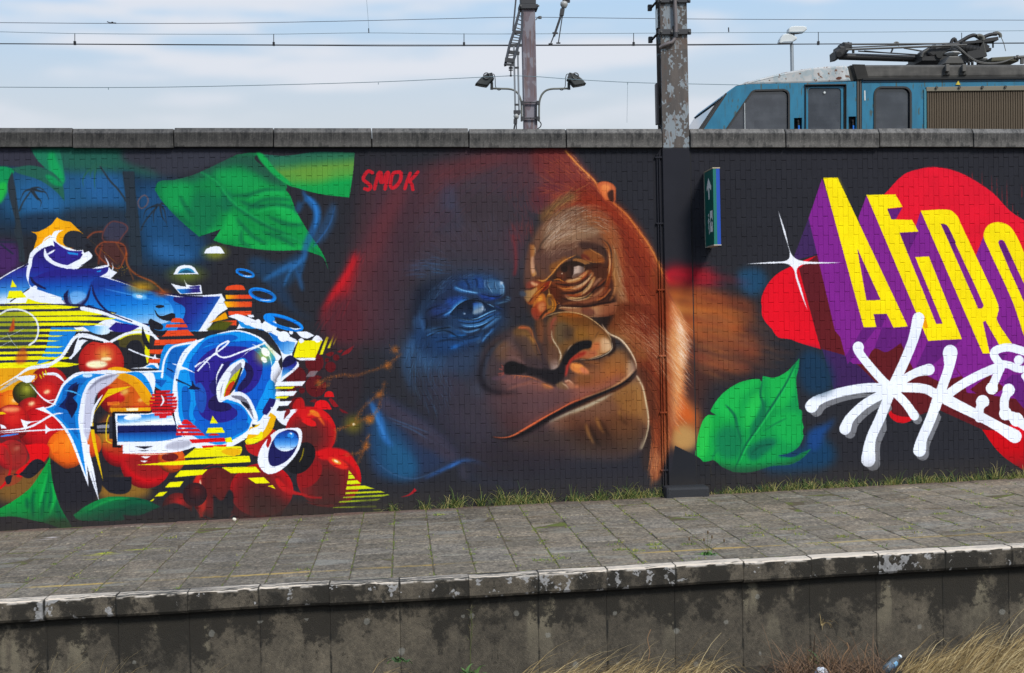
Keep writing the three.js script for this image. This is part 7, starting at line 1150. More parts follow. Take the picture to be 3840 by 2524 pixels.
// ---------------------------------------------------------------- the mast that rises out of the wall
{
  const g = base('overhead_line_mast'); tag(g, 'tall brown flaking steel mast rising out of the mural wall beside the direction sign', 'mast');
  const xa = COLX, xb = at(2588, 700, 0).x, y0 = groundY(2.6) - 0.1, yM = 3.47, y1 = 6.2, zf = 0.028, t = 0.018, d = 0.27;
  const low = painted(bx(xa, y0, -0.05, xb, yM, zf - 0.004, 0.006), 1); low.computeVertexNormals(); mesh('column_casing', low, muralMat[1], g);
  mesh('joint_strip', bx(xb, y0, -0.05, xb + 0.012, yM, 0.008), std('#1d1d20', 0.9), g);
  const F = (a) => uvBox(a, 0.9);
  mesh('front_flange', F(bx(xa + 0.003, yM + 0.002, zf - t, xb - 0.003, y1, zf, 0.004)), mastMat, g);
  mesh('rear_flange', F(bx(xa + 0.003, yM, zf - d, xb - 0.003, y1, zf - d + t, 0.004)), mastMat, g);
  mesh('web', F(bx((xa + xb) / 2 - 0.008, yM, zf - d + t, (xa + xb) / 2 + 0.008, y1, zf - t)), mastMat, g);
  mesh('column_casing_top', F(bx(xa + 0.004, yM - 0.01, -0.3, xb - 0.004, yM + 0.001, zf - 0.006)), mastMat, g);
  // clamps round the shaft
  const clampAt = (py, h, name) => { const y = at(2525, py, zf).y, q = mesh(name, F(bx(xa - 0.022, y - h / 2, zf + 0.002, xb + 0.03, y + h / 2, zf + 0.03, 0.006)), steelDark, g); for (const bxp of [xa + 0.006, xb + 0.012, xa + 0.11, xa + 0.17]) mesh('bolt', disc(V(0, 0, 0), 0.011, 0.016, 6).rotateX(Math.PI / 2).translate(bxp, y, zf + 0.036), steelMid, q); return y; };
  const yc = clampAt(121, 0.056, 'clamp'); clampAt(3, 0.05, 'clamp');
  for (const [py, yy] of [[30, 0], [150, 0]]) { const y = at(2450, py, zf - d).y; mesh('side_bracket', [bx(xa - 0.075, y - 0.03, zf - d - 0.02, xa - 0.035, y + 0.03, zf - d + 0.03, 0.004), beam(V(xa - 0.05, y - 0.01, zf - d + 0.02), V(xa + 0.01, y + 0.05, zf - 0.1), 0.02, 0.012)], steelDark, g); }
  mesh('number_plate', bx(xa - 0.012, at(2466, 108, zf - 0.15).y, zf - 0.2, xa - 0.008, at(2466, 38, zf - 0.15).y, zf - 0.07), std('#c4cbca', 0.5), g);
  const pz = zf + 0.045; mesh('conduit', [tube([V(xa + 0.145, y1, pz), V(xa + 0.145, yc + 0.3, pz), V(xa + 0.145, yc - 0.03, pz), V(xa + 0.12, yc - 0.1, pz), V(xa + 0.05, yc - 0.125, pz - 0.01), V(xa - 0.005, yc - 0.15, pz - 0.05)], 0.018, 40, 8)], std('#6d6462', 0.6), g);
  mesh('conduit_collar', disc(V(xa + 0.145, yc - 0.035, pz), 0.024, 0.05, 10), steelDark, g);
  mesh('side_box', bx(xa - 0.028, at(2470, 460, 0).y, -0.2, xa - 0.006, at(2470, 305, 0).y, -0.1, 0.004), std('#5d5552', 0.7), g);
  // painted foot block
  const p0 = at(2497, 1856, 0.2), p1 = at(2661, 1850, 0.2), top = at(2580, 1822, 0.12).y;
  const foot = painted(bx(p0.x, p0.y - 0.12, -0.02, p1.x, top, 0.21, 0.028), 1); foot.computeVertexNormals();
  mesh('foot_block', foot, std('#242529', 0.75, { bumpMap: wallBump, bumpScale: 0.006 }), g);
}
// ---------------------------------------------------------------- conduits beside the column, painted over with the mural
{
  const g = base('cable_conduit'); tag(g, 'pair of thin cable pipes clamped to the wall, painted orange with the ape fur', 'pipe');
  const x = at(2469, 700, 0).x, yt = at(2468, 577, 0.02).y, yb = groundY(x) - 0.02, q = (n, gg) => { const p = painted(gg, 1); p.computeVertexNormals(); return mesh(n, p, muralMat[1], g); };
  for (const dx of [-0.011, 0.011]) q('pipe', bar(V(x + dx, yb, 0.010), V(x + dx, yt, 0.010), 0.0065, 10));
  q('flat_strip', bx(x + 0.036, yb, -0.004, x + 0.058, yt - 0.24, 0.007, 0.002));
  for (const py of [590, 838, 1087, 1335, 1548, 1765]) { const y = at(2480, py, 0.03).y; const c = q('clamp', bx(x - 0.034, y - 0.009, 0, x + 0.04, y + 0.009, 0.02, 0.003)); for (const s of [-0.027, 0.031]) q2(c, x + s, y); }
  function q2(c, xx, y) { const p = painted(disc(V(0, 0, 0), 0.005, 0.008, 6).rotateX(Math.PI / 2).translate(xx, y, 0.021), 1); p.computeVertexNormals(); mesh('screw', p, muralMat[1], c); }
}
// ---------------------------------------------------------------- projecting direction sign
{
  const g = base('direction_sign'); tag(g, 'narrow green and blue projecting sign with white arrow and exit figure on black wall', 'sign');
  const D = 0.44, xr = at(2698, 640, D).x, xl = at(2673, 640, D).x, yt = at(2680, 632, D).y, yb = at(2690, 917, D).y, mid = (xl + xr) / 2 - 0.002;
  const c = document.createElement('canvas'); c.width = 512; c.height = 880; const x = c.getContext('2d');
  x.fillStyle = '#0b5a50'; x.fillRect(0, 0, 512, 880); x.fillStyle = '#e6ebe8'; x.strokeStyle = '#e6ebe8';
  const X = (a) => 18 + (a - 200) / 128 * 476, Y = (a) => (a - 200) / 1210 * 870;   // noted on a close print of the sign
  const poly = (s) => { x.beginPath(); s.split(' ').forEach((p, i) => { const [a, b] = p.split(',').map(Number); i ? x.lineTo(X(a), b) : x.moveTo(X(a), b); }); x.closePath(); x.fill(); };
  poly('260,75 306,190 300,238 274,200 276,338 258,338 254,200 232,232 232,185');            // arrow pointing up
  x.fillRect(X(277), 478, X(318) - X(277), 252);                                             // doorway
  x.fillStyle = '#0b4a44'; poly('298,555 318,600 314,622 302,598 303,660 295,660 294,598 282,618 282,595');
  x.fillStyle = '#e6ebe8'; x.beginPath(); x.ellipse(X(253), 522, 18, 20, 0, 0, 7); x.fill();  // walking figure
  x.lineWidth = 26; x.lineCap = 'round'; x.lineJoin = 'round';
  const ln = (s, w) => { x.lineWidth = w; x.beginPath(); s.split(' ').forEach((p, i) => { const [a, b] = p.split(',').map(Number); i ? x.lineTo(X(a), b) : x.moveTo(X(a), b); }); x.stroke(); };
  ln('254,566 255,620', 30); ln('254,620 262,670 258,740', 17); ln('254,620 250,670 262,700 264,745', 17); ln('254,562 243,590 248,618', 11); ln('256,564 264,592 270,606', 11);
  const face = new THREE.PlaneGeometry(D - 0.03, yt - yb - 0.012).rotateY(-Math.PI / 2).translate(xl - 0.0015, (yt + yb) / 2, (D + 0.02) / 2);
  const tex = canvasTex(c);
  mesh('housing', bx(xl, yb, 0.02, xr, yt, D - 0.002, 0.003), std('#2b5a55', 0.5), g);
  mesh('sign_panel', face, std('#ffffff', 0.4, { map: tex }), g);
  mesh('front_panel', bx(xl - 0.0005, yb, D - 0.002, mid, yt, D + 0.003), std('#066b5c', 0.4), g);
  mesh('blue_panel', bx(mid, yb, D - 0.002, xr + 0.0005, yt, D + 0.003), std('#0c47a8', 0.4), g);
  mesh('trim', bx(xl - 0.004, yt, 0.015, xr + 0.004, yt + 0.010, D + 0.006), std('#b7a98c', 0.45, { metalness: 0.3 }), g);
  mesh('trim', bx(xl - 0.004, yb - 0.010, 0.015, xr + 0.004, yb, D + 0.006), std('#b7b0a0', 0.45, { metalness: 0.3 }), g);
  mesh('trim', bx(xl - 0.006, yb - 0.004, 0.012, xl - 0.0005, yt + 0.004, 0.024), std('#8d8a7e', 0.45, { metalness: 0.3 }), g);
  mesh('wall_bracket', bx(xl + 0.012, yt - 0.12, -0.002, xr - 0.012, yt - 0.06, 0.022), steelDark, g); mesh('wall_bracket', bx(xl + 0.012, yb + 0.06, -0.002, xr - 0.012, yb + 0.12, 0.022), steelDark, g);
}
// ---------------------------------------------------------------- the mast behind the wall, with its bracket arm
const zA = (x, y) => at(1700 + x / 2.38, y / 2.38, -16.5);             // points noted on an enlargement of the mast
{
  const g = base('overhead_line_mast'); tag(g, 'purple grey box mast behind the wall carrying two floodlights and a lattice arm', 'mast');
  const a = zA(620, 80), b = zA(739, 80), yB = 1.9, yT = zA(680, -300).y, w = b.x - a.x, cx = (zA(636, 1150).x + zA(748, 1150).x) / 2, z = -16.5;
  mesh('shaft', uvBox(bx(cx - w / 2, yB, z - w, cx + w / 2, yT, z, 0.012), 0.55), mastPurple, g);
  const band = (y0, y1, ex, n) => mesh(n, bx(cx - w / 2 - ex, y0, z - w - ex, cx + w / 2 + ex, y1, z + ex, 0.01), steelDark, g);
  band(zA(680, 82).y, zA(680, 40).y, 0.055, 'collar'); band(zA(680, 38).y, yT, 0.02, 'upper_sleeve');
  for (const x of [600, 757]) mesh('collar_bolt', disc(V(0, 0, 0), 0.02, 0.05, 6).rotateX(Math.PI / 2).translate(zA(x, 60).x, zA(x, 60).y, z + 0.07), steelMid, g);
  // lattice arm seen nearly end on: it comes towards the viewer as it runs to the left
  const P = (x, y, k) => at(1700 + x / 2.38, y / 2.38, -16.5 + 2.4 * k);
  const L = [[590, 100], [545, 270], [505, 390], [462, 585]], R = [[617, 110], [610, 290], [585, 395], [527, 565]], K = [0, 0.4, 0.65, 1];
  const geo = [[], []]; [L, R].forEach((A, n) => { for (let i = 0; i < 3; i++) geo[n].push(beam(P(...A[i], K[i]), P(...A[i + 1], K[i + 1]), 0.04, 0.04)); });
  mesh('arm_chord', geo[0], steelDark, g); mesh('arm_chord', geo[1], steelDark, g);
  const lerp = (A, t) => { const s = Math.min(2, Math.floor(t * 3)), u = t * 3 - s; return P(mix(A[s][0], A[s + 1][0], u), mix(A[s][1], A[s + 1][1], u), mix(K[s], K[s + 1], u)); };
  for (let i = 1; i < 14; i++) { const t = i / 14; mesh('arm_rung', beam(lerp(L, t), lerp(R, t), 0.018, 0.02), i % 4 === 0 ? steelMid : steelDark, g); }
  for (const b of [beam(P(460, 535, 0.98), P(545, 545, 0.98), 0.08, 0.08), beam(P(470, 575, 1), P(540, 580, 1), 0.04, 0.05), beam(P(500, 465, 0.8), P(590, 478, 0.8), 0.06, 0.06), beam(P(530, 285, 0.42), P(612, 290, 0.42), 0.06, 0.06), beam(P(500, 405, 0.66), P(612, 405, 0.66), 0.05, 0.05)]) mesh('arm_plate', b, steelDark, g);
  mesh('guy_rod', bar(P(558, 0, 0.2), P(532, 275, 0.42), 0.018), steelDark, g); mesh('guy_rod', bar(P(567, -220, 0.2), P(558, 0, 0.2), 0.018), steelDark, g);
  // small insulator hanging from the arm's end
  const q = P(513, 620, 1), ins = [bar(P(513, 570, 1), P(513, 680, 1), 0.012)]; for (const dy of [600, 612, 627]) ins.push(disc(P(513, dy, 1), 0.042, 0.012, 14)); ins.push(disc(P(513, 676, 1), 0.022, 0.03, 10)); mesh('insulator', ins, steelDark, g);
  // long pull-off rods down to a lower insulator
  for (const [x0, x1] of [[540, 553], [574, 586]]) mesh('pull_off_rod', beam(P(x0, 415, 0.7), P(x1, 990, 0.7), 0.034, 0.03), std('#7b7f84', 0.5, { metalness: 0.3 }), g);
  for (const y of [605, 935]) mesh('rod_spacer', beam(P(548, y, 0.7), P(584, y, 0.7), 0.035, 0.04), steelDark, g);
  mesh('lower_bracket', [beam(P(538, 1000, 0.7), P(598, 1000, 0.7), 0.06, 0.08), beam(P(545, 1020, 0.7), P(592, 1020, 0.7), 0.03, 0.08)], steelDark, g);
  mesh('ball_insulator', lathe(P(562, 1038, 0.7), [[0, -0.055], [0.04, -0.045], [0.056, 0], [0.045, 0.04], [0, 0.05]], 16), porcelain, g);
  mesh('hanger', [beam(P(555, 1062, 0.7), P(553, 1105, 0.7), 0.07, 0.05), bar(P(552, 1100, 0.7), P(535, 1190, 0.7), 0.016), bar(P(562, 1100, 0.7), P(563, 1190, 0.7), 0.011)], steelDark, g);
  // earth strap at the foot
  mesh('earth_strap', tube([zA(752, 1150), zA(778, 1130), zA(783, 1105), zA(770, 1085)], 0.012), blackRub, g);
  mesh('wire_clip', [bar(zA(735, 180), zA(748, 162), 0.01), bar(zA(748, 162), zA(776, 157), 0.01), disc(zA(773, 157), 0.035, 0.05, 8)], steelMid, g);
}
// ---------------------------------------------------------------- the two floodlights on that mast
for (const s of [-1, 1]) {
  const cx0 = 690, mx = (x) => (s < 0 ? x : 2 * cx0 - x - 6), Q = (x, y, dz = 0) => at(1700 + mx(x) / 2.38, y / 2.38, -16.45 + dz);
  const g = base('floodlight'); tag(g, s < 0 ? 'dark scoop floodlight on the curved arm to the left of the grey mast' : 'dark scoop floodlight on the curved arm to the right of the grey mast', 'floodlight', 'floodlights on the mast behind the wall');
  mesh('arm', [tube([Q(609, 1085), Q(609, 1000), Q(607, 925), Q(600, 885), Q(580, 840), Q(545, 808), Q(500, 795), Q(430, 792), Q(340, 790)], 0.02, 50, 8)], std('#6a6a62', 0.55, { metalness: 0.3 }), g);
  mesh('knuckle', [beam(Q(343, 800), Q(343, 738), 0.055, 0.055), beam(Q(330, 790), Q(355, 790), 0.05, 0.05), bar(Q(343, 740), Q(347, 712), 0.02)], lampGrey, g);
  for (const y of [915, 1055]) { mesh('mast_clamp', [beam(Q(600, y), Q(690, y), 0.022, 0.03), beam(Q(618, y - 14), Q(618, y + 22), 0.055, 0.06)], steelDark, g); }
  mesh('brace', bar(Q(632, 930), Q(632, 1075), 0.016), steelDark, g);
  const out = [[195, 756], [230, 716], [262, 690], [292, 671], [320, 662], [343, 657], [336, 676], [340, 694], [352, 718], [330, 738], [312, 762], [298, 775], [250, 768]].map(([x, y]) => Q(x, y)); if (s > 0) out.reverse();
  mesh('shade', slab(out, -16.45 - 0.16, -16.45 + 0.16, 0.02), lampGrey, g);
  const gl = [[206, 758], [250, 770], [294, 776], [306, 764], [250, 748]].map(([x, y]) => Q(x, y)); if (s > 0) gl.reverse(); mesh('lens', slab(gl, -16.56, -16.34), std('#55605c', 0.15), g);
  mesh('hood_ring', new THREE.TorusGeometry(0.06, 0.012, 6, 14).translate(Q(292, 690).x, Q(292, 690).y, -16.27), steelMid, g);
  mesh('hinge', beam(Q(335, 664), Q(352, 716), 0.04, 0.3), steelDark, g);
  mesh('supply_cable', tube([Q(343, 660), Q(362, 665), Q(372, 700), Q(376, 770), Q(385, 790), Q(405, 806), Q(425, 798)], 0.008, 24, 5), blackRub, g);
}
// ---------------------------------------------------------------- registration arm hanging into the picture from above
{
  const g = base('registration_arm'); tag(g, 'dark steady arm with a white ball insulator hanging above the contact wire', 'insulator arm');
  const P = (x, y) => at(1700 + x / 2.38, y / 2.38, -17);
  mesh('head_bracket', [beam(P(975, 10), P(1040, 10), 0.06, 0.08), beam(P(985, -4), P(1030, -4), 0.06, 0.1), beam(P(1000, -160), P(1000, 0), 0.06, 0.06)], steelDark, g);
  mesh('ball_insulator', lathe(P(988, 40), [[0, -0.09], [0.045, -0.075], [0.08, -0.01], [0.075, 0.04], [0.035, 0.075], [0, 0.08]], 18), porcelain, g);
  mesh('clevis', [bar(P(976, 62), P(974, 90), 0.025), beam(P(975, 80), P(965, 140), 0.09, 0.06)], steelDark, g);
  mesh('arm_tube', bar(P(962, 135), P(898, 325), 0.024), steelDark, g); mesh('arm_tube', bar(P(974, 140), P(937, 385), 0.011), steelDark, g);
  mesh('arm_tube', bar(P(905, 300), P(868, 392), 0.013), steelDark, g); mesh('cross_clip', beam(P(885, 295), P(932, 298), 0.03, 0.05), steelDark, g);
  for (const x of [868, 937]) mesh('wire_clamp', beam(P(x - 18, x > 900 ? 385 : 392), P(x + 18, x > 900 ? 385 : 394), 0.026, 0.04), steelDark, g);
}
// ---------------------------------------------------------------- overhead wires
{
  const wireM = std('#3c4148', 0.5, { metalness: 0.4 }), wireD = std('#1d1d20', 0.55, { metalness: 0.3 }), wireG = std('#6d8086', 0.5, { metalness: 0.3 });
  const line = (name, label, pts, z, r, m) => { const g = base(name); tag(g, label, 'wire'); const P = pts.map(([x, y]) => atD(x, y, z)); const e0 = P[0].clone().sub(P[1]).normalize().multiplyScalar(14).add(P[0]), n = P.length, e1 = P[n - 1].clone().sub(P[n - 2]).normalize().multiplyScalar(14).add(P[n - 1]); mesh('strand', tube([e0, ...P, e1], r, 90, 5), m, g); return g; };
  const c = line('contact_wire', 'thick double contact wire crossing the whole sky, lowest of the black lines', [[0, 101.5], [420, 103.6], [840, 104.8], [1260, 104.6], [1640, 103.2], [2000, 101.8], [2379, 99.8]], -17, 0.0085, wireD);
  mesh('strand', tube([[-150, 101.2], [0, 102.1], [420, 104.6], [700, 105.8], [900, 107], [1260, 106.2], [1640, 105], [1800, 103.4], [2379, 100.8], [2550, 100]].map(([x, y]) => atD(x, y, -17.06)), 0.0075, 90, 5), wireD, c);
  for (const [x, a, b] of [[174, 78.5, 101], [636, 79, 103], [1078, 78, 103.5], [1472, 77, 103], [1901, 74.5, 101], [2234, 76, 99]]) { mesh('dropper', [bar(atD(x, a, -17), atD(x, b, -17), 0.008, 5), bx(-0.022, -0.04, -0.03, 0.022, 0.035, 0.03).translate(...atD(x, b - 1, -17).toArray())], wireD, c); }
  const m = line('messenger_wire', 'thin wire just above the contact wire holding its short droppers', [[0, 74], [174, 78], [420, 79.6], [640, 79.5], [855, 76.5], [1078, 79], [1300, 78.5], [1690, 76], [2010, 74.8], [2379, 71.5]], -17, 0.0055, wireG);
  for (const [x, y] of [[857, 72], [1693, 70]]) mesh('clip', beam(atD(x, y + 4.5, -17), atD(x - 0.6, y - 6, -17), 0.02, 0.02), wireD, m);
  mesh('tie', bar(atD(857, 66, -17), atD(851, -10, -17), 0.003, 4), wireG, m);
  const f = line('feeder_wire', 'highest thin wire crossing the sky with a small clip at left', [[0, 52.8], [240, 54.5], [520, 54], [855, 48], [1200, 40], [1245, 40.2], [1640, 44.5], [2379, 47]], -19, 0.0065, wireM);
  mesh('splice', [beam(atD(255, 53.2, -19), atD(270, 54, -19), 0.022, 0.022), beam(atD(249, 50.5, -19), atD(256, 53.4, -19), 0.018, 0.018), beam(atD(259, 52.4, -19), atD(263, 52.6, -19), 0.03, 0.03)], wireD, f);
  const e = line('earth_wire', 'lowest thin wire, sagging at left and rising to the arm insulator', [[0, 202.6], [250, 203.5], [430, 201.8], [880, 190.5], [1100, 180.5], [1211, 176], [1300, 182.5], [1460, 191.5], [1640, 195.8], [1800, 199], [2100, 205]], -14.2, 0.0062, wireG);
  for (const [x, y] of [[252, 206], [879, 194], [1458, 194]]) mesh('clip', beam(atD(x, y - 2, -14.2), atD(x, y + 2.5, -14.2), 0.012, 0.012), wireG, e);
  mesh('tail', bar(atD(1458, 194, -14.2), atD(1456.5, 285, -14.2), 0.0025, 4), wireG, e);
}
// ---------------------------------------------------------------- street lamp far behind
{
  const g = base('street_lamp'); tag(g, 'slim galvanised post with two white lamp heads behind the locomotive cab', 'street lamp');
  const P = (x, y) => at(2560 + x / 1.859, 80 + y / 1.859, -30), w = 0.055;
  mesh('post', [bar(V(P(763, 400).x, 1.9, -30), P(760, 165), w, 12), bar(P(760, 165), P(757, 120), 0.042, 12)], galv, g);
  mesh('bracket', [bar(P(757, 125), P(768, 88), 0.06, 10), bar(P(757, 128), P(735, 120), 0.05, 10)], galv, g);
  const head = (pts, n) => mesh(n, slab(pts.map(([x, y]) => P(x, y)).reverse(), -30.15, -29.85, 0.03), whitePaint, g);
  head([[728, 84], [733, 56], [748, 42], [775, 38], [830, 38], [856, 44], [858, 62], [840, 80], [800, 86]], 'lamp_head'); head([[665, 152], [672, 128], [690, 100], [712, 92], [745, 92], [790, 118], [787, 132], [770, 142], [740, 158], [672, 159]], 'lamp_head');
  mesh('lens', slab([[740, 84], [800, 88], [835, 82], [800, 80]].map(([x, y]) => P(x, y)).reverse(), -29.98, -29.8), std('#8c949a', 0.2), g); mesh('lens', slab([[672, 160], [740, 160], [765, 146], [690, 150]].map(([x, y]) => P(x, y)).reverse(), -29.98, -29.8), std('#8c949a', 0.2), g);
}
// ---------------------------------------------------------------- the electric locomotive behind the wall
{
  const g = base('locomotive'); tag(g, 'teal blue electric locomotive with white cab roof and lowered pantograph behind the wall', 'locomotive');
  const Z = -9.5, WD = 2.75, K = 1.859, P = (x, y, z = Z) => at(2560 + x / K, 80 + y / K, z), pts = (s, z = Z) => s.trim().split(/\s+/).map((q) => { const [x, y] = q.split(',').map(Number); return P(x, y, z); });
  const ccw = (a) => (THREE.ShapeUtils.area(a.map((p) => new THREE.Vector2(p.x, p.y))) < 0 ? a.slice().reverse() : a);
  const sheet = (s, z0, z1, b = 0) => slab(ccw(pts(s)), z0, z1, b);
  const rr = (x0, y0, x1, y1, r, n = 5) => { const o = []; for (const [cx, cy, a] of [[x1 - r, y0 + r, -90], [x1 - r, y1 - r, 0], [x0 + r, y1 - r, 90], [x0 + r, y0 + r, 180]]) for (let i = 0; i <= n; i++) { const t = (a + 90 * i / n) * Math.PI / 180; o.push((cx + r * Math.cos(t)).toFixed(1) + ',' + (cy + r * Math.sin(t)).toFixed(1)); } return o.join(' '); };
  const tealTex = pix(1024, 512, (i, j) => { const a = fbm(i / 60, j / 60, 4), b = fbm(i / 14, j / 40, 4), n = hash2(i, j); let r = 22 + 14 * (a - 0.5), gg = 108 + 26 * (a - 0.5), bb = 138 + 28 * (a - 0.5); const k = sst(0.60, 0.8, b) * 0.35; r = mix(r, 60, k); gg = mix(gg, 84, k); bb = mix(bb, 90, k); const ru = sst(0.70, 0.78, fbm(i / 22 + 60, j / 50 + 9, 5)) * 0.6; r = mix(r, 84, ru); gg = mix(gg, 62, ru); bb = mix(bb, 44, ru); return [clamp8(r + 8 * (n - 0.5)), clamp8(gg + 8 * (n - 0.5)), clamp8(bb + 8 * (n - 0.5))]; });
  const whiteTex = pix(1024, 512, (i, j) => { const a = fbm(i / 50, j / 50, 5), n = hash2(i, j); let v = 178 + 40 * (a - 0.5) + 8 * (n - 0.5), r = v, gg = v * 1.0, bb = v * 0.985; const t = sst(0.56, 0.60, fbm(i / 34 + 12, j / 20 + 4, 5)) * 0.35; r = mix(r, 120, t); gg = mix(gg, 150, t); bb = mix(bb, 160, t); const ru = sst(0.68, 0.72, fbm(i / 26 + 90, j / 12 + 3, 5)) * 0.85; r = mix(r, 96, ru); gg = mix(gg, 60, ru); bb = mix(bb, 40, ru); return [clamp8(r), clamp8(gg), clamp8(bb)]; });
  const roofTex = pix(1024, 256, (i, j) => { const a = fbm(i / 40, j / 18, 5), b = fbm(i / 160, j / 6, 4), n = hash2(i, j), v = 74 + 40 * (a - 0.5) + 30 * (b - 0.5) + 10 * (n - 0.5); return [clamp8(v * 1.02), clamp8(v * 0.98), clamp8(v * 0.92)]; });
  const grTex = pix(256, 256, (i, j) => { const a = fbm(i / 30, j / 50, 4), n = hash2(i, j); return [clamp8(80 + 40 * (a - 0.5) + 14 * (n - 0.5)), clamp8(66 + 36 * (a - 0.5) + 14 * (n - 0.5)), clamp8(48 + 30 * (a - 0.5) + 12 * (n - 0.5))]; });
  const teal = std('#ffffff', 0.45, { map: tealTex }), white = std('#ffffff', 0.6, { map: whiteTex }), roofM = std('#ffffff', 0.8, { map: roofTex }), seal = std('#2c2a28', 0.7), gapM = std('#1a1918', 0.9), grM = std('#ffffff', 0.7, { map: grTex });
  const paneReflectTex = pix(256, 256, (i, j) => { const a = fbm(i / 40, j / 60, 4), b = fbm(i / 200, j / 20 + 9, 3), k = sst(0.35, 0.8, a * 0.6 + b * 0.4) * 0.55 + 0.25 * sst(150, 40, j); return [clamp8(mix(24, 84, k)), clamp8(mix(29, 86, k)), clamp8(mix(38, 90, k))]; });  // grey patches and gradient painted in place of reflections on the panes
  const glass = new THREE.MeshPhysicalMaterial({ color: '#ffffff', map: paneReflectTex, roughness: 0.05, metalness: 0.0, specularIntensity: 1, clearcoat: 1, clearcoatRoughness: 0.03 }), clear = new THREE.MeshPhysicalMaterial({ color: '#cfd8de', roughness: 0.02, transmission: 1, thickness: 0 });
  const B = (q) => uvBox(q, 0.45), low = 1150;                        // body goes on down behind the wall
  const uvP = (q) => uvFlat(q, (x) => x * 0.7, (x, y) => (y - P(0, 1000).y) / 1.4);
  // body sides with real openings for the windows
  const holed = (outline, holes, z0, z1) => { const s = new THREE.Shape(ccw(pts(outline)).map((p) => new THREE.Vector2(p.x, p.y))); for (const h of holes) s.holes.push(new THREE.Path(ccw(pts(h)).reverse().map((p) => new THREE.Vector2(p.x, p.y)))); return new THREE.ExtrudeGeometry(s, { depth: z1 - z0, bevelEnabled: false }).translate(0, 0, z0); };
  const sideWin = '300,752 478,500 490,490 505,484 700,479 722,486 735,503 738,530 738,752', cabOut = `10,${low} 60,880 150,748 310,505 370,452 440,440 900,428 1210,420 1213,${low}`;
  const doorHole = '856,449 1134,447 1134,1000 856,1000';
  const cab = mesh('cab_side', B(holed(cabOut, ['270,800 478,500 490,490 505,484 700,479 722,486 735,503 738,530 738,800', doorHole, '776,674 832,672 832,800 776,800', '1156,664 1215,663 1213,800 1156,800'.replace('1215', '1209').replace('1213', '1209')], Z - 0.06, Z)), teal, g);
  mesh('rear_cab_side', B(holed(cabOut, [], Z - WD, Z - WD + 0.06)), teal, g);
  mesh('interior_bulkhead', sheet(`905,440 1205,430 1205,${low} 905,${low}`, Z - WD + 0.06, Z - 0.09), std('#2a2c30', 0.9), g);
  mesh('cab_floor', sheet(`60,905 905,905 905,${low} 30,${low}`, Z - WD + 0.06, Z - 0.07), std('#26282b', 0.9), g);
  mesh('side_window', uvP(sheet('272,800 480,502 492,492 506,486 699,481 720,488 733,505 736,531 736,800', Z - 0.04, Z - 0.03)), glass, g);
  const frameOf = (s, w, name, m, parent, zz = Z) => { const c = ccw(pts(s)); const cen = c.reduce((a, p) => a.add(p), V(0, 0, 0)).multiplyScalar(1 / c.length); const gs = []; for (let i = 0; i < c.length; i++) { const a = c[i], b = c[(i + 1) % c.length]; gs.push(beam(a.clone().setZ(zz + 0.004), b.clone().setZ(zz + 0.004), w, 0.03)); } return mesh(name, gs, m, parent); };
  frameOf('276,796 478,499 490,489 505,483 700,478 723,485 737,503 740,530 740,796', 0.03, 'window_seal', seal, g);
  mesh('quarter_bar', bar(P(432, 570, Z + 0.02), P(434, 800, Z + 0.02), 0.006, 6), whitePaint, g);
  // windscreen: slanting glass, near pillar, middle bar and far pillar
  const scr = (z) => [P(60, 880, Z).setZ(z), P(310, 505, Z).setZ(z)];
  { const [a, b] = scr(Z - 0.05), [c, d] = scr(Z - WD + 0.05), q = new THREE.BufferGeometry(); q.setAttribute('position', new THREE.Float32BufferAttribute([a, c, d, a, d, b].flatMap((p) => p.toArray()), 3)); q.computeVertexNormals(); mesh('windscreen', q, clear, g); }
  for (const [dz, w] of [[-0.03, 0.05], [-0.36, 0.035], [-0.62, 0.03]]) { const [a, b] = scr(Z + dz); mesh('windscreen_bar', beam(a, b, w, 0.05), seal, g); }
  mesh('brow', sheet('296,512 330,478 376,446 400,446 330,512', Z - WD, Z - 0.04, 0.02), teal, g);
  // white cab roof
  const rp = [[372, 449], [440, 424], [520, 402], [610, 378], [700, 357], [800, 338], [900, 323], [1010, 312], [1100, 307], [1146, 306], [1158, 330], [1174, 416]];
  mesh('cab_roof', B(slab(ccw([...rp.map(([x, y]) => P(x, y)), P(900, 430), P(480, 440)]), Z - WD + 0.02, Z - 0.005, 0.03)), white, g);
  mesh('roof_rust_patch', sheet('1068,396 1085,386 1105,388 1111,396 1100,404 1075,406', Z - 0.02, Z - 0.0015), std('#5a3324', 0.9), g);
  // door
  const door = mesh('door', B(holed('862,456 1122,453 1122,1000 862,1000', [rr(876, 466, 1106, 900, 22)], Z - 0.05, Z - 0.015)), teal, g);
  mesh('door_window', uvP(sheet(rr(878, 468, 1104, 898, 22), Z - 0.045, Z - 0.035)), new THREE.MeshPhysicalMaterial({ color: '#ffffff', map: paneReflectTex, roughness: 0.22, clearcoat: 0.6 }), door); mesh('door_stud', disc(V(0, 0, 0), 0.018, 0.03, 14).rotateX(Math.PI / 2).translate(P(990, 496).x, P(990, 496).y, Z - 0.02), whitePaint, door);
  frameOf('853,446 1137,444 1137,1000 853,1000', 0.014, 'door_frame', gapM, g); mesh('door_seal', beam(P(1128, 460, Z - 0.01), P(1128, 1000, Z - 0.01), 0.022, 0.02), gapM, g); mesh('drip_rail', beam(P(850, 443, Z + 0.02), P(1138, 440, Z + 0.02), 0.016, 0.03), seal, g);
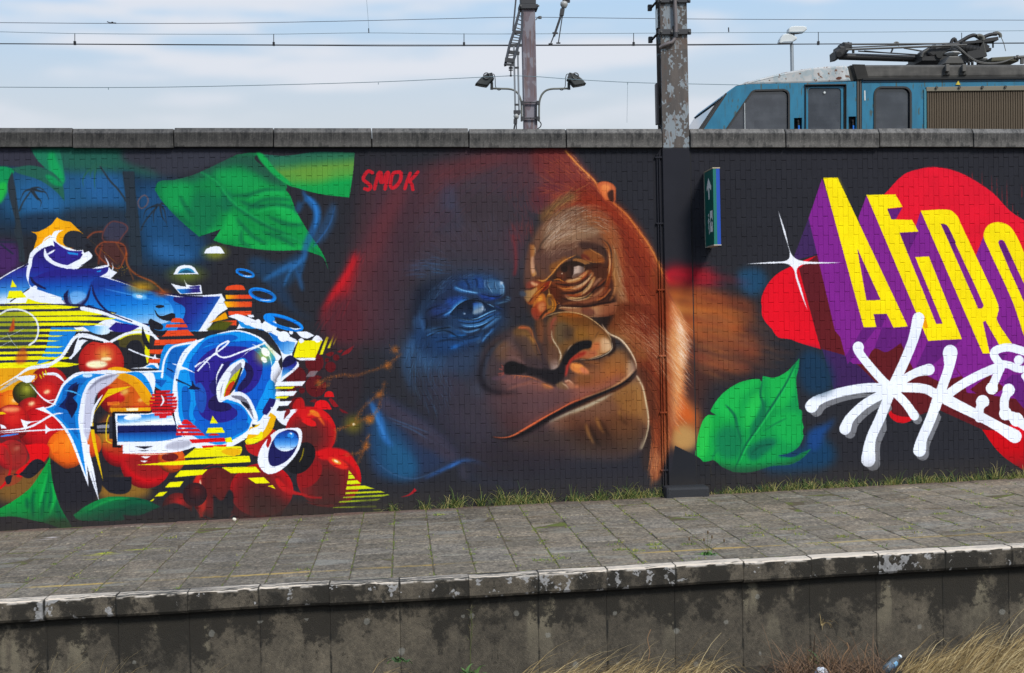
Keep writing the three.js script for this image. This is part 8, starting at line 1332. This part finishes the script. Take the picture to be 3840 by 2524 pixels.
  for (const x of [780, 1160]) { const r = mesh('handrail_recess', sheet(`${x - 4},668 ${x + 52},668 ${x + 52},900 ${x - 4},900`, Z - 0.14, Z - 0.1), gapM, g); mesh('handrail', [bar(P(x + 26, 700, Z - 0.05), P(x + 28, 900, Z - 0.05), 0.014), disc(P(x + 24, 695, Z - 0.05), 0.02, 0.035, 10), disc(P(x + 26, 717, Z - 0.05), 0.018, 0.03, 10)], blackRub, r); mesh('handrail_grip', bar(P(x + 29, 726, Z - 0.045), P(x + 31, 800, Z - 0.045), 0.016, 10), std('#1b6fd0', 0.4), r); }
  // bellows gap between cab and body
  mesh('body_joint', [sheet(`1208,404 1250,404 1250,${low} 1212,${low}`, Z - WD + 0.05, Z - 0.03), sheet('1155,312 1180,304 1215,404 1175,418', Z - WD + 0.05, Z - 0.04)], std('#35332f', 0.9), g); for (const x of [1222, 1240]) mesh('joint_strip', beam(P(x, 408, Z - 0.02), P(x, 900, Z - 0.02), 0.03, 0.02), std('#4a4640', 0.8), g);
  // machine room body and roof
  const RE = 3050;
  mesh('body_side', B(holed(`1250,402 1900,396 2380,392 ${RE},386 ${RE},${low} 1250,${low}`, [rr(1332, 456, 1594, 1000, 48), `1694,470 ${RE - 20},452 ${RE - 20},1000 1694,1000`], Z - 0.06, Z)), teal, g);
  mesh('rear_body_side', B(sheet(`1250,402 ${RE},386 ${RE},${low} 1250,${low}`, Z - WD, Z - WD + 0.06)), teal, g);
  mesh('cant_rail', B(sheet(`1250,404 2380,394 ${RE},388 ${RE},412 2380,418 1254,428`, Z - 0.002, Z + 0.012, 0.004)), std('#4f8a96', 0.5, { map: tealTex }), g);
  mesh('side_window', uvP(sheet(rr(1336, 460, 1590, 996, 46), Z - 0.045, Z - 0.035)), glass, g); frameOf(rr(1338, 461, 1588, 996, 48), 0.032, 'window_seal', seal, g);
  mesh('panel_mark', bx(0, 0, 0, 0.02, 0.16, 0.003).translate(P(1266, 552).x, P(1266, 552).y, Z + 0.0015), whitePaint, g);
  const roof = mesh('roof', B(slab(ccw([P(1172, 304), P(1186, 302), P(2380, 300), P(RE, 297), P(RE, 388), P(2380, 392), P(1290, 402), P(1212, 404)]), Z - WD + 0.02, Z + 0.0, 0.05)), roofM, g);
  mesh('roof_strap', B(sheet('1182,300 1268,302 1297,404 1214,408', Z - 0.02, Z + 0.018, 0.006)), std('#8a8680', 0.8, { map: roofTex }), roof);
  mesh('gutter', beam(P(1255, 404, Z + 0.02), P(RE, 389, Z + 0.02), 0.03, 0.04), std('#1d1c1b', 0.8), roof);
  for (const x of [1835, 1950]) { const l = mesh('lifting_lug', sheet(`${x - 22},378 ${x - 12},312 ${x + 8},310 ${x + 26},374`, Z + 0.0, Z + 0.03, 0.006), std('#3a3834', 0.8), roof); mesh('lug_pin', bx(-0.03, -0.06, 0, 0.03, 0.06, 0.06, 0.01).translate(P(x, 330).x, P(x, 330).y, Z + 0.03), std('#5a5650', 0.7), l); }
  // ventilation grille: every slat on its own
  mesh('grille_back', sheet(`1694,470 ${RE - 20},452 ${RE - 20},1000 1694,1000`, Z - 0.18, Z - 0.14), std('#12100e', 1), g);
  const header = mesh('grille_header', B(sheet(`1694,460 2380,450 ${RE - 20},441 ${RE - 20},474 2380,483 1696,490`, Z - 0.02, Z + 0.03, 0.006)), std('#77705f', 0.7), g);
  for (let x = 1754; x < RE - 60; x += 160) mesh('rivet', disc(V(0, 0, 0), 0.022, 0.03, 10).rotateX(Math.PI / 2).translate(P(x, 0).x, P(x, 466 - (x - 1694) * 0.012).y, Z + 0.04), std('#3c372f', 0.6), header);
  mesh('grille_edge', sheet('1680,474 1696,474 1698,1000 1682,1000', Z - 0.02, Z + 0.02), std('#2f7484', 0.5), g);
  for (let i = 0, x = 1706; x < RE - 26; x += 16.6, i++) mesh('slat', beam(P(x, 484 - (x - 1694) * 0.012, Z - 0.03), P(x + 3, 1000, Z - 0.03), 0.028, 0.07).rotateY(0), grM, g);
  // warning triangle
  { const c = document.createElement('canvas'); c.width = c.height = 128; const x = c.getContext('2d'); x.fillStyle = '#d9c23a'; x.fillRect(0, 0, 128, 128); x.strokeStyle = '#17150f'; x.lineJoin = 'round'; x.lineWidth = 9; x.beginPath(); x.moveTo(64, 12); x.lineTo(118, 114); x.lineTo(10, 114); x.closePath(); x.stroke(); x.fillStyle = '#17150f'; x.beginPath(); for (const [a, b] of [[72, 40], [52, 76], [66, 74], [56, 104], [62, 100], [58, 110], [54, 96], [57, 100], [60, 82], [46, 84]]) x.lineTo(a, b); x.closePath(); x.fill();
    const p = [P(1918, 410), P(1898, 445), P(1938, 445)], s = new THREE.Shape([p[0], p[1], p[2]].map((q) => new THREE.Vector2(q.x, q.y))), q = new THREE.ShapeGeometry(s).translate(0, 0, Z + 0.016); uvFlat(q, (xx) => (xx - p[1].x) / (p[2].x - p[1].x), (xx, y) => (y - p[1].y) / (p[0].y - p[1].y) * 0.88 + 0.1); mesh('warning_sign', q, std('#ffffff', 0.5, { map: canvasTex(c) }), g); }
  // ---------------- pantograph, folded down (noted on a closer print)
  const Q = (x, y, dz = -1.3) => at(3100 + x / 3.216, 100 + y / 3.216, Z + dz);
  const pm = std('#2b2a29', 0.6, { metalness: 0.25 }), pm2 = std('#4c4a46', 0.55, { metalness: 0.3 }), pm3 = std('#5d5b52', 0.6);
  const pan = mesh('pantograph', [beam(Q(1045, 438, -1.3), Q(1385, 438, -1.3), 0.072, 0.9), beam(Q(1060, 400), Q(1380, 400), 0.135, 0.7)], pm, g);
  mesh('lower_arm', [bar(Q(150, 360), Q(1120, 388), 0.0585, 14)], pm, pan);
  mesh('knee', [slab(ccw([[72, 410], [66, 320], [110, 285], [112, 256], [165, 256], [165, 210], [268, 214], [272, 285], [240, 300], [205, 345], [130, 398]].map(([x, y]) => Q(x, y))), Z - 1.5, Z - 1.1, 0.03), bar(Q(150, 335, -0.95), Q(150, 335, -1.65), 0.045, 12), bar(Q(262, 225), Q(262, 185), 0.0158)], pm, pan);
  for (const [a, b, r, z, m] of [[[270, 215], [1500, 208], 0.013, -1.0, pm2], [[230, 278], [1690, 222], 0.017, -0.85, pm2], [[300, 250], [840, 226], 0.012, -1.6, pm2], [[380, 296], [1140, 342], 0.012, -1.2, pm], [[450, 292], [780, 322], 0.01, -1.0, pm], [[930, 258], [1160, 298], 0.014, -1.7, pm3], [[840, 226], [1480, 200], 0.011, -1.6, pm2]]) mesh('upper_arm_tube', bar(Q(...a, z), Q(...b, z), r, 8), m, pan);
  mesh('arm_link', [bar(Q(795, 268), Q(775, 318), 0.0158), bar(Q(320, 285), Q(320, 318), 0.0225)], pm, pan);
  mesh('arm_band', tube([Q(805, 215), Q(830, 190), Q(860, 195), Q(875, 235)], 0.0158, 16), std('#6d6b63', 0.6), pan);
  mesh('frame_casting', [slab(ccw([[1120, 360], [1150, 310], [1190, 268], [1230, 266], [1235, 290], [1290, 270], [1370, 250], [1420, 240], [1500, 235], [1560, 300], [1480, 350], [1400, 380], [1290, 410], [1180, 420], [1130, 390]].map(([x, y]) => Q(x, y))), Z - 1.7, Z - 0.9, 0.04)], pm, pan);
  mesh('pivot', [bar(Q(1360, 340, -0.8), Q(1360, 340, -1.8), 0.054, 14)], pm2, pan);
  mesh('lever', [tube([Q(1140, 370, -0.8), Q(1160, 320, -0.8), Q(1200, 290, -0.8), Q(1228, 268, -0.8)], 0.027, 14, 8)], pm2, pan);
  const coil = []; for (let i = 0; i <= 150; i++) { const t = i / 150, a = t * Math.PI * 2 * 13, c = Q(mix(1620, 1840, t), mix(262, 300, t) + 0, -1.2); coil.push(V(c.x, c.y + 0.085 * Math.cos(a), c.z + 0.085 * Math.sin(a))); } mesh('spring', [new THREE.TubeGeometry(new THREE.CatmullRomCurve3(coil), 420, 0.011, 5)], pm, pan);
  mesh('spring_housing', [beam(Q(1600, 270), Q(1850, 305), 0.099, 0.22), beam(Q(1640, 380), Q(1860, 340), 0.135, 0.5), beam(Q(1820, 250), Q(1900, 300), 0.1575, 0.3), beam(Q(1860, 265), Q(1965, 285), 0.0495, 0.15)], pm, pan);
  mesh('collector_head', [tube([Q(1500, 200), Q(1520, 160), Q(1545, 150), Q(1560, 190), Q(1600, 190)], 0.0315, 20, 8), tube([Q(1590, 195), Q(1650, 160), Q(1720, 120), Q(1780, 105), Q(1830, 130), Q(1870, 150)], 0.0338, 24, 8), tube([Q(1860, 160, -1.8), Q(1900, 125, -1.8), Q(1980, 95, -1.8), Q(2050, 90, -1.8)], 0.0315, 20, 8), beam(Q(1600, 215), Q(1830, 195), 0.045, 0.3), beam(Q(1830, 190), Q(2030, 160), 0.0585, 0.3), bar(Q(2005, 150), Q(2005, 255), 0.0158), beam(Q(1800, 170), Q(1800, 270), 0.0405, 0.2)], pm, pan);
  for (const [s, z] of [['1815,110 1850,130 1885,190 1905,260 1912,320', -0.4], ['2000,85 2060,80 2090,110 2130,190 2158,295', -2.1]]) mesh('head_horn', tube(s.split(' ').map((q) => Q(...q.split(',').map(Number), z)), 0.0069, 24, 8), pm3, pan);
  mesh('horn_shoe', tube([Q(1810, 118, -0.4), Q(1840, 108, -0.4), Q(1880, 125, -0.4), Q(1890, 165, -0.4)], 0.0315, 14, 8), pm3, pan); mesh('horn_shoe', tube([Q(2010, 85, -2.1), Q(2060, 78, -2.1), Q(2090, 95, -2.1), Q(2095, 130, -2.1)], 0.0315, 14, 8), pm3, pan);
  // insulators and pedestals on the roof
  for (const [x, y, r, dz] of [[1520, 320, 0.115, -0.55], [1860, 388, 0.10, -1.9]]) { const c = Q(x, y, dz), i = mesh('roof_insulator', lathe(c, [[0, -0.06], [r * 0.75, -0.055], [r * 0.75, -0.035], [r * 1.12, -0.014], [r * 1.15, 0.0], [r * 0.8, 0.02], [r * 0.8, 0.03], [0, 0.04]], 24), porcelain, g); mesh('cap', lathe(c, [[0, 0.03], [r * 0.9, 0.03], [r * 0.75, 0.055], [r * 0.3, 0.075], [0, 0.08]], 18), pm, i); mesh('flange', lathe(c, [[0, -0.10], [r * 0.8, -0.10], [r * 0.75, -0.05], [0, -0.05]], 18), pm, i); }
  mesh('insulator_pedestal', [slab(ccw([[1400, 455], [1465, 360], [1615, 360], [1650, 455]].map(([x, y]) => Q(x, y, -0.4))), Z - 0.8, Z - 0.35, 0.02)], pm2, g);
  for (const x of [1668, 1712, 1755]) mesh('bushing', lathe(Q(x, 440, -0.4), [[0, -0.03], [0.022, -0.03], [0.024, 0.012], [0.012, 0.03], [0, 0.03]], 12), pm, g);
  for (const o of [0, 14]) mesh('roof_cable', tube([Q(1500, 250 + o, -0.4), Q(1560, 235 + o, -0.35), Q(1640, 290 + o, -0.3), Q(1720, 360 + o, -0.3), Q(1830, 420 + o, -0.3), Q(1980, 440 + o * 0.6, -0.3), Q(2120, 425 + o * 0.4, -0.35), Q(2260, 378, -0.4)], 0.013, 40, 7), pm2, g);
  mesh('roof_box', [slab(ccw([[1940, 395], [2250, 375], [2265, 440], [1930, 445]].map(([x, y]) => Q(x, y, -1.2))), Z - 1.5, Z - 1.0, 0.02)], std('#54503f', 0.8), g);
  mesh('cable_terminal', [bar(Q(2260, 378, -0.4), Q(2420, 365, -0.4), 0.03, 10), beam(Q(2355, 360, -0.4), Q(2355, 450, -0.4), 0.05, 0.05), bar(Q(2290, 376, -0.4), Q(2310, 375, -0.4), 0.045, 10)], pm2, g);
}
// ---------------------------------------------------------------- grass and weeds
function blades(seed, spots, o) {                                     // spots: [x, y, z, n, spread, height, leanX]
  const r = rng(seed), pos = [], col = [];
  const cs = o.cols.map((c) => new THREE.Color(c));
  for (const [x, y, z, n, sp, h, lean = 0] of spots) for (let i = 0; i < n; i++) {
    const a = r() * 6.283, d = Math.sqrt(r()) * sp, bx0 = x + Math.cos(a) * d * (o.ex ?? 1), bz = z + Math.sin(a) * d * (o.ez ?? 0.5);
    const L = h * (0.45 + 0.75 * r()), w = o.w * (0.6 + 0.8 * r()), dirx = lean + (r() - 0.5) * o.spread, dirz = (r() - 0.5) * o.spread * (o.zs ?? 0.8) + (o.zl ?? 0), droop = o.droop * (0.3 + 1.2 * r()), c = cs[Math.floor(r() * cs.length)], tw = (r() - 0.5) * 1.4, S = 5;
    let p = V(bx0, o.ground ? o.ground(bx0) : y, bz), v = V(dirx, 1, dirz).normalize(); const side = V(Math.cos(tw), 0, Math.sin(tw)).multiplyScalar(w / 2);
    const P = [p.clone()]; for (let k = 0; k < S; k++) { v.add(V(dirx * droop * 0.34, -droop * 0.13 * (k + 1), dirz * droop * 0.34)).normalize(); p = p.clone().addScaledVector(v, L / S); P.push(p); }
    const sh = 0.8 + 0.4 * r();
    for (let k = 0; k < S; k++) { const w0 = 1 - k / S * 0.75, w1 = 1 - (k + 1) / S * 0.75, A = P[k], B = P[k + 1], a0 = A.clone().addScaledVector(side, -w0), a1 = A.clone().addScaledVector(side, w0), b0 = B.clone().addScaledVector(side, -w1), b1 = B.clone().addScaledVector(side, w1); for (const q of [a0, a1, b1, a0, b1, b0]) { pos.push(q.x, q.y, q.z); col.push(c.r * sh, c.g * sh, c.b * sh); } }
  }
  const g = new THREE.BufferGeometry(); g.setAttribute('position', new THREE.Float32BufferAttribute(pos, 3)); g.setAttribute('color', new THREE.Float32BufferAttribute(col, 3)); g.computeVertexNormals(); return g;
}
const leafM = new THREE.MeshPhysicalMaterial({ color: '#ffffff', vertexColors: true, roughness: 0.8, side: THREE.DoubleSide });
const GREEN = ['#43581f', '#566528', '#35501e', '#6f7034', '#8d8648', '#a3955a', '#2f4a1c'], STRAW = ['#9c8658', '#877046', '#b49c6c', '#75603a', '#947a4a', '#bba577', '#5e4b2c'];
{
  const R = rng(55), wallSpot = (px, n, h, sp = 0.10, z = 0.05) => { const p = at(px, 1850, z); return [p.x, groundY(p.x), z, n, sp, h, 0]; };
  const O = { cols: GREEN, w: 0.0055, spread: 1.0, droop: 0.95, ex: 1, ez: 0.35, ground: (x) => groundY(x) - 0.005 };
  const tuft = (px, n, h, label, seed, sp = 0.05) => tag(mesh('grass_tuft', blades(seed, [wallSpot(px, n, h, sp)], O), leafM), label, 'grass tuft', 'grass tufts at the foot of the wall');
  tuft(1476, 34, 0.13, 'small green tuft at the wall foot, just right of the striped yellow triangle', 101);
  tuft(1594, 46, 0.16, 'green tuft at the wall foot, second from the yellow triangle', 102, 0.05);
  tuft(1665, 26, 0.15, 'thin straw and green tuft at the wall foot, third from the yellow triangle', 105, 0.05);
  tuft(1712, 110, 0.20, 'dense dark green tuft at the wall foot below the blue cloth stripe', 103, 0.06);
  tuft(1802, 40, 0.24, 'sparse upright tuft with two tall blades at the wall foot', 104, 0.035);
  const run = (seed, a, b, step, n, h, label, name) => { const s = []; for (let x = a; x < b; x += step) s.push(wallSpot(x + (R() - 0.5) * step, Math.round(n * (0.4 + 1.1 * R())), h * (0.6 + 0.7 * R()), 0.07)); tag(mesh('grass', blades(seed, s, O), leafM), label, 'grass', null, 'stuff'); };
  run(110, 1880, 2090, 30, 64, 0.21, 'clump of tall grass along the wall foot below the ape chin');
  run(111, 2130, 2440, 36, 52, 0.16, 'row of green and straw grass along the wall foot left of the mast');
  run(112, 2462, 2520, 26, 34, 0.13, 'few blades of grass beside the mast foot block');
  run(113, 2680, 2900, 30, 26, 0.11, 'short grass along the wall foot below the green leaf');
  run(114, 2890, 3900, 34, 46, 0.14, 'long fringe of green grass along the wall foot below the white scribble');
  // moss and little weeds in the paving joints
  const onPlat = (px, py) => { let y = 0, p; for (let i = 0; i < 3; i++) { const t = new THREE.Vector3((px - 1920) / FO, -(py - 1262) / FO, -1).applyMatrix3(RM); p = t.multiplyScalar((EYE.y - y) / -t.y).add(EYE); y = groundY(p.x); } return V(p.x, y, p.z); };
  const joints = []; const jr = rng(66);
  const line0 = at(1597, 1921, 0.1).x;
  for (let i = 0; i < 420; i++) { const ci = Math.floor(jr() * 34) - 10, x = line0 + ci * 0.3 + (jr() - 0.5) * 0.012, z = 0.3 + jr() * 3.8; if (x < 0.2 && jr() < 0.45) continue; joints.push([x, groundY(x), z, 6 + Math.floor(jr() * 12), 0.016 + 0.03 * jr(), 0.018 + 0.018 * jr(), 0]); }
  for (const [px, py, n] of [[2110, 2095, 26], [2075, 2085, 22], [2596, 1932, 30], [2958, 1985, 40], [2990, 2006, 30], [3160, 2012, 30], [3060, 2038, 20], [2838, 2000, 36], [2848, 2012, 26], [2790, 1975, 18], [3400, 1985, 40], [3440, 1998, 24], [3680, 1978, 36], [3590, 1992, 30], [3785, 1918, 24], [2300, 2045, 40], [2325, 2062, 44], [2455, 2043, 44], [2465, 2056, 34], [2580, 2042, 30], [2390, 2066, 28], [1650, 1930, 30], [640, 2016, 16], [2030, 2102, 26], [2060, 2111, 26], [1135, 2137, 16], [2615, 2096, 14], [3150, 1925, 16], [3530, 1926, 20], [3660, 1890, 16]]) { const p = onPlat(px, py); joints.push([p.x, p.y, p.z, n * 2, 0.05, 0.034, 0]); }
  tag(mesh('moss', blades(120, joints, { cols: ['#5f7a2a', '#7a8a34', '#55702a', '#8c8a3c', '#9a9044'], w: 0.006, spread: 2.0, droop: 1.0, ex: 1.3, ez: 1.0, ground: (x) => groundY(x) - 0.004 }), leafM), 'tiny green weeds and moss scattered along the paving joints', 'moss', null, 'stuff');
  // straw lying about
  { const pos = [], col = [], r = rng(8); const c = STRAW.map((q) => new THREE.Color(q)); for (let i = 0; i < 300; i++) { const p = onPlat(900 + r() * 3000, 1850 + r() * 190); if (p.z < 0.05 || p.z > 4.0) continue; const a = (r() - 0.5) * 0.9, L = 0.03 + r() * 0.10, w = 0.002, dx = Math.cos(a) * L, dz = Math.sin(a) * L, y = p.y + 0.008, k = c[Math.floor(r() * c.length)]; for (const [x, yy, z] of [[p.x, y, p.z], [p.x + dx, y + 0.004, p.z + dz], [p.x + dx, y + 0.004 + w, p.z + dz + w], [p.x, y, p.z], [p.x + dx, y + 0.004 + w, p.z + dz + w], [p.x, y + w, p.z + w]]) { pos.push(x, yy, z); col.push(k.r, k.g, k.b); } } const g = new THREE.BufferGeometry(); g.setAttribute('position', new THREE.Float32BufferAttribute(pos, 3)); g.setAttribute('color', new THREE.Float32BufferAttribute(col, 3)); g.computeVertexNormals(); tag(mesh('straw', g, leafM), 'loose stalks of dry straw lying on the paving', 'straw', null, 'stuff'); }
  // plantain in the paving
  { const p = onPlat(2655, 2078), g = base('plantain', [p.x, p.y, p.z]); tag(g, 'low green plantain rosette with brown seed stalks growing between the paving tiles', 'weed');
    mesh('foliage', blades(130, [[0, -0.004, 0, 80, 0.05, 0.075, 0]], { cols: ['#4f7a30', '#3f6a2a', '#5e8a38'], w: 0.016, spread: 4.2, droop: 0.9, ex: 1, ez: 1, zs: 1 }), leafM, g);
    for (const [dx, dy, lx] of [[-0.02, 0.11, -0.14], [0.0, 0.155, 0.0], [0.01, 0.12, 0.03], [-0.01, 0.10, -0.03], [0.03, 0.09, 0.12]]) { const s = mesh('stalk', tube([V(0, 0, 0), V(lx * 0.4, dy * 0.55, 0), V(lx, dy, 0.01)], 0.0016, 10, 4), std('#6a6a3c', 0.8), g); mesh('seed_head', new THREE.SphereGeometry(0.006, 8, 6).scale(1, 2.3, 1).translate(lx, dy + 0.008, 0.01), std('#5a4426', 0.9), s); } }
  // white stone
  { const p = onPlat(879, 1953); const g = new THREE.IcosahedronGeometry(0.016, 2), P = g.attributes.position; for (let i = 0; i < P.count; i++) { const k = 0.75 + 0.5 * vnoise(P.getX(i) * 120 + 9, P.getY(i) * 120 + P.getZ(i) * 90); P.setXYZ(i, P.getX(i) * k * 1.2, P.getY(i) * k, P.getZ(i) * k); } g.computeVertexNormals(); const o = mesh('pebble', g, std('#d8d2c0', 0.8)); o.position.set(p.x, p.y + 0.014, p.z); tag(o, 'small pale stone lying alone on the paving near the mural foot', 'stone'); }
}
// ---------------------------------------------------------------- dry growth in front of the platform
const trackY = (x) => -0.78 + 0.024 * Math.max(-8, Math.min(9, x));
{
  const F = (px, z) => at(px, 2500, z).x, R = rng(303);
  const clump = (seed, list, label, o = {}) => tag(mesh('dry_grass', blades(seed, list, { cols: STRAW, w: 0.006, spread: 0.55, droop: 1.05, ex: 1, ez: 0.8, ground: (x) => trackY(x), ...o }), leafM), label, 'dry grass', null, 'stuff');
  const s = []; for (let i = 0; i < 70; i++) { const px = 3240 + 640 * Math.pow(R(), 0.8), z = 4.55 + R() * 1.1; s.push([F(px, z), 0, z, 46, 0.16, 0.25 + 0.30 * sst(3200, 3840, px) + 0.05 * R(), 0.55]); }
  clump(201, s, 'thick swept mass of dry straw coloured grass filling the lower right corner', { droop: 1.2, w: 0.0055 });
  const m = []; for (let i = 0; i < 34; i++) { const px = 1920 + 340 * R(), z = 4.55 + R() * 0.6; m.push([F(px, z), 0, z, 26, 0.14, 0.42 + 0.12 * R(), 0.75]); }
  clump(202, m, 'leaning clump of dry grass at the foot of the platform, centre of the bottom edge', { droop: 0.9 });
  const m2 = []; for (let i = 0; i < 30; i++) { const px = 2240 + 380 * R(), z = 4.6 + R() * 0.5; m2.push([F(px, z), 0, z, 26, 0.14, 0.30 + 0.14 * R(), 0.5]); }
  clump(203, m2, 'low tangle of dry grass right of the leaning clump, below the platform face');
  const m3 = []; for (let i = 0; i < 22; i++) { const px = 1180 + 560 * R(), z = 4.55 + R() * 0.4; m3.push([F(px, z), 0, z, 12, 0.18, 0.28 + 0.10 * R(), 0.9]); } m3.push([F(1365, 4.5), 0, 4.5, 34, 0.05, 0.42, 0.45], [F(1385, 4.5), 0, 4.5, 22, 0.04, 0.48, 0.6]);
  clump(204, m3, 'sparse arching dry grass below the platform left of centre', { droop: 1.25 });
  const m4 = []; for (let i = 0; i < 9; i++) { const px = [40, 110, 180, 330, 380, 740, 770, 1000, 560][i]; m4.push([F(px, 4.5), 0, 4.5, [10, 12, 14, 16, 10, 12, 8, 6, 3][i], 0.09, 0.33 + 0.14 * R(), 0.35]); }
  clump(205, m4, 'few thin dry stalks in front of the platform face at lower left', { droop: 0.7, w: 0.0042 });
  const br = []; for (let i = 0; i < 26; i++) { const px = 2900 + 420 * R(), z = 4.45 + R() * 0.5; br.push([F(px, z), 0, z, 34, 0.12, 0.26 + 0.10 * R(), (R() - 0.5) * 1.2]); }
  tag(mesh('bramble', blades(206, br, { cols: ['#54402e', '#6a4f38', '#3c2f24', '#86664a', '#75583c'], w: 0.005, spread: 2.2, droop: 0.7, ex: 1, ez: 1, ground: (x) => trackY(x) }), leafM), 'tangle of brown dead stems heaped against the platform face at lower right', 'dead stems', null, 'stuff');
  // single twigs standing out of it
  const tw = (px, py0, pts, label, r = 0.004) => { const z = 4.62, o = mesh('twig', tube(pts.map(([x, y]) => at(x, y, z)), r, 20, 5), std('#8a6a4c', 0.9)); tag(o, label, 'twig', 'dead twigs below the platform'); };
  tw(0, 0, [[3140, 2560], [3150, 2500], [3165, 2455], [3182, 2430], [3175, 2410]], 'bare curved twig standing among the dead stems, left of the plastic bottle', 0.0045);
  tw(0, 0, [[3236, 2540], [3242, 2480], [3246, 2440], [3254, 2412]], 'straight thin twig standing just left of the plastic bottle', 0.003);
  tw(0, 0, [[2430, 2480], [2436, 2440], [2428, 2395], [2440, 2360]], 'dark dead stalk standing against the platform face right of the leaning grass', 0.003);
  // weeds
  const weed = (px, py, n, h, label, seed) => { const p = at(px, py, 4.5), g = base('weed', [p.x, p.y - h * 0.6, p.z]); tag(g, label, 'weed'); mesh('foliage', blades(seed, [[0, 0, 0, n, 0.05, h, 0]], { cols: ['#3f5a2c', '#4e6a34', '#36502a'], w: 0.026, spread: 1.6, droop: 1.0, ex: 1, ez: 0.6 }), leafM, g); return g; };
  weed(3085, 2465, 26, 0.16, 'broad leaved green weed against the platform face among dead stems', 301);
  weed(1508, 2452, 14, 0.09, 'little green sprig growing on the platform face above the dry grass', 302);
  { const g = weed(1768, 2500, 16, 0.10, 'tall spindly green weed climbing a joint of the platform face', 303), p = g.position, q = (x, y) => at(x, y, 4.36).sub(p); mesh('stem', tube([q(1766, 2540), q(1764, 2440), q(1770, 2350), q(1765, 2290)], 0.0035, 20, 5), std('#4c4f2c', 0.9), g); mesh('flower_twigs', blades(304, Array.from({ length: 12 }, (_, i) => { const a = q(1766 + (i % 3 - 1) * 4, 2400 - i * 11); return [a.x, a.y, a.z, 4, 0.01, 0.05, (i % 2 ? 0.8 : -0.8)]; }), { cols: ['#6a6040', '#55582f'], w: 0.0028, spread: 1.4, droop: 0.3, ex: 1, ez: 1 }), leafM, g); }
  { const z = 4.25, pts = []; const g = mesh('hanging_straw', blades(310, [[at(3080, 2345, 4.24).x, at(3080, 2345, 4.24).y, 4.245, 10, 0.012, 0.16, 0.2]], { cols: STRAW, w: 0.004, spread: 0.5, droop: 2.6, ex: 1, ez: 0.3 }), leafM); tag(g, 'withered straw hanging from a joint high on the platform face', 'dry plant'); }
  // plastic bottle
  { const a = at(3320, 2512, 4.78), b = at(3362, 2474, 4.72), g = base('plastic_bottle', a.toArray()); tag(g, 'clear crushed plastic bottle lying in the dry grass at lower right', 'bottle');
    const L = b.distanceTo(a) * 1.25, q = new THREE.Quaternion().setFromUnitVectors(V(0, 1, 0), b.clone().sub(a).normalize());
    const pl = new THREE.MeshPhysicalMaterial({ color: '#cdd8de', roughness: 0.15, transmission: 0.88, thickness: 0, ior: 1.4 });
    const body = new THREE.LatheGeometry([[0.0, 0], [0.026, 0.004], [0.031, 0.012], [0.028, 0.03], [0.031, 0.045], [0.028, 0.06], [0.031, 0.075], [0.031, L - 0.05], [0.024, L - 0.03], [0.012, L - 0.015], [0.012, L]].map(([r, y]) => new THREE.Vector2(r, y)), 20); const P = body.attributes.position; for (let i = 0; i < P.count; i++) { const k = 0.86 + 0.24 * vnoise(P.getX(i) * 90 + 7, P.getY(i) * 60 + P.getZ(i) * 70); P.setX(i, P.getX(i) * k); P.setZ(i, P.getZ(i) * k); } body.applyQuaternion(q); body.computeVertexNormals(); mesh('bottle_body', body, pl, g);
    mesh('label_sleeve', new THREE.CylinderGeometry(0.0318, 0.0318, 0.03, 18, 1, true, 0, 3.6).translate(0, L - 0.075, 0).applyQuaternion(q), std('#7fb2d6', 0.5, { side: THREE.DoubleSide }), g); mesh('cap', disc(V(0, L + 0.006, 0), 0.014, 0.014, 12).applyQuaternion(q), std('#d8e2ea', 0.5), g); }
  // crumpled paper
  { const p = at(3082, 2519, 4.75), q = new THREE.IcosahedronGeometry(0.032, 3), P = q.attributes.position; for (let i = 0; i < P.count; i++) { const k = 0.6 + 0.8 * vnoise(P.getX(i) * 70 + 3, P.getY(i) * 70 + P.getZ(i) * 55); P.setXYZ(i, P.getX(i) * k * 1.3, P.getY(i) * k * 0.8, P.getZ(i) * k); } q.computeVertexNormals(); const o = mesh('paper_scrap', q, std('#d2d4d8', 0.7)); o.position.copy(p); tag(o, 'crumpled white paper lying in dead stems at the bottom edge', 'litter'); }
}
renderer.render(scene, camera);
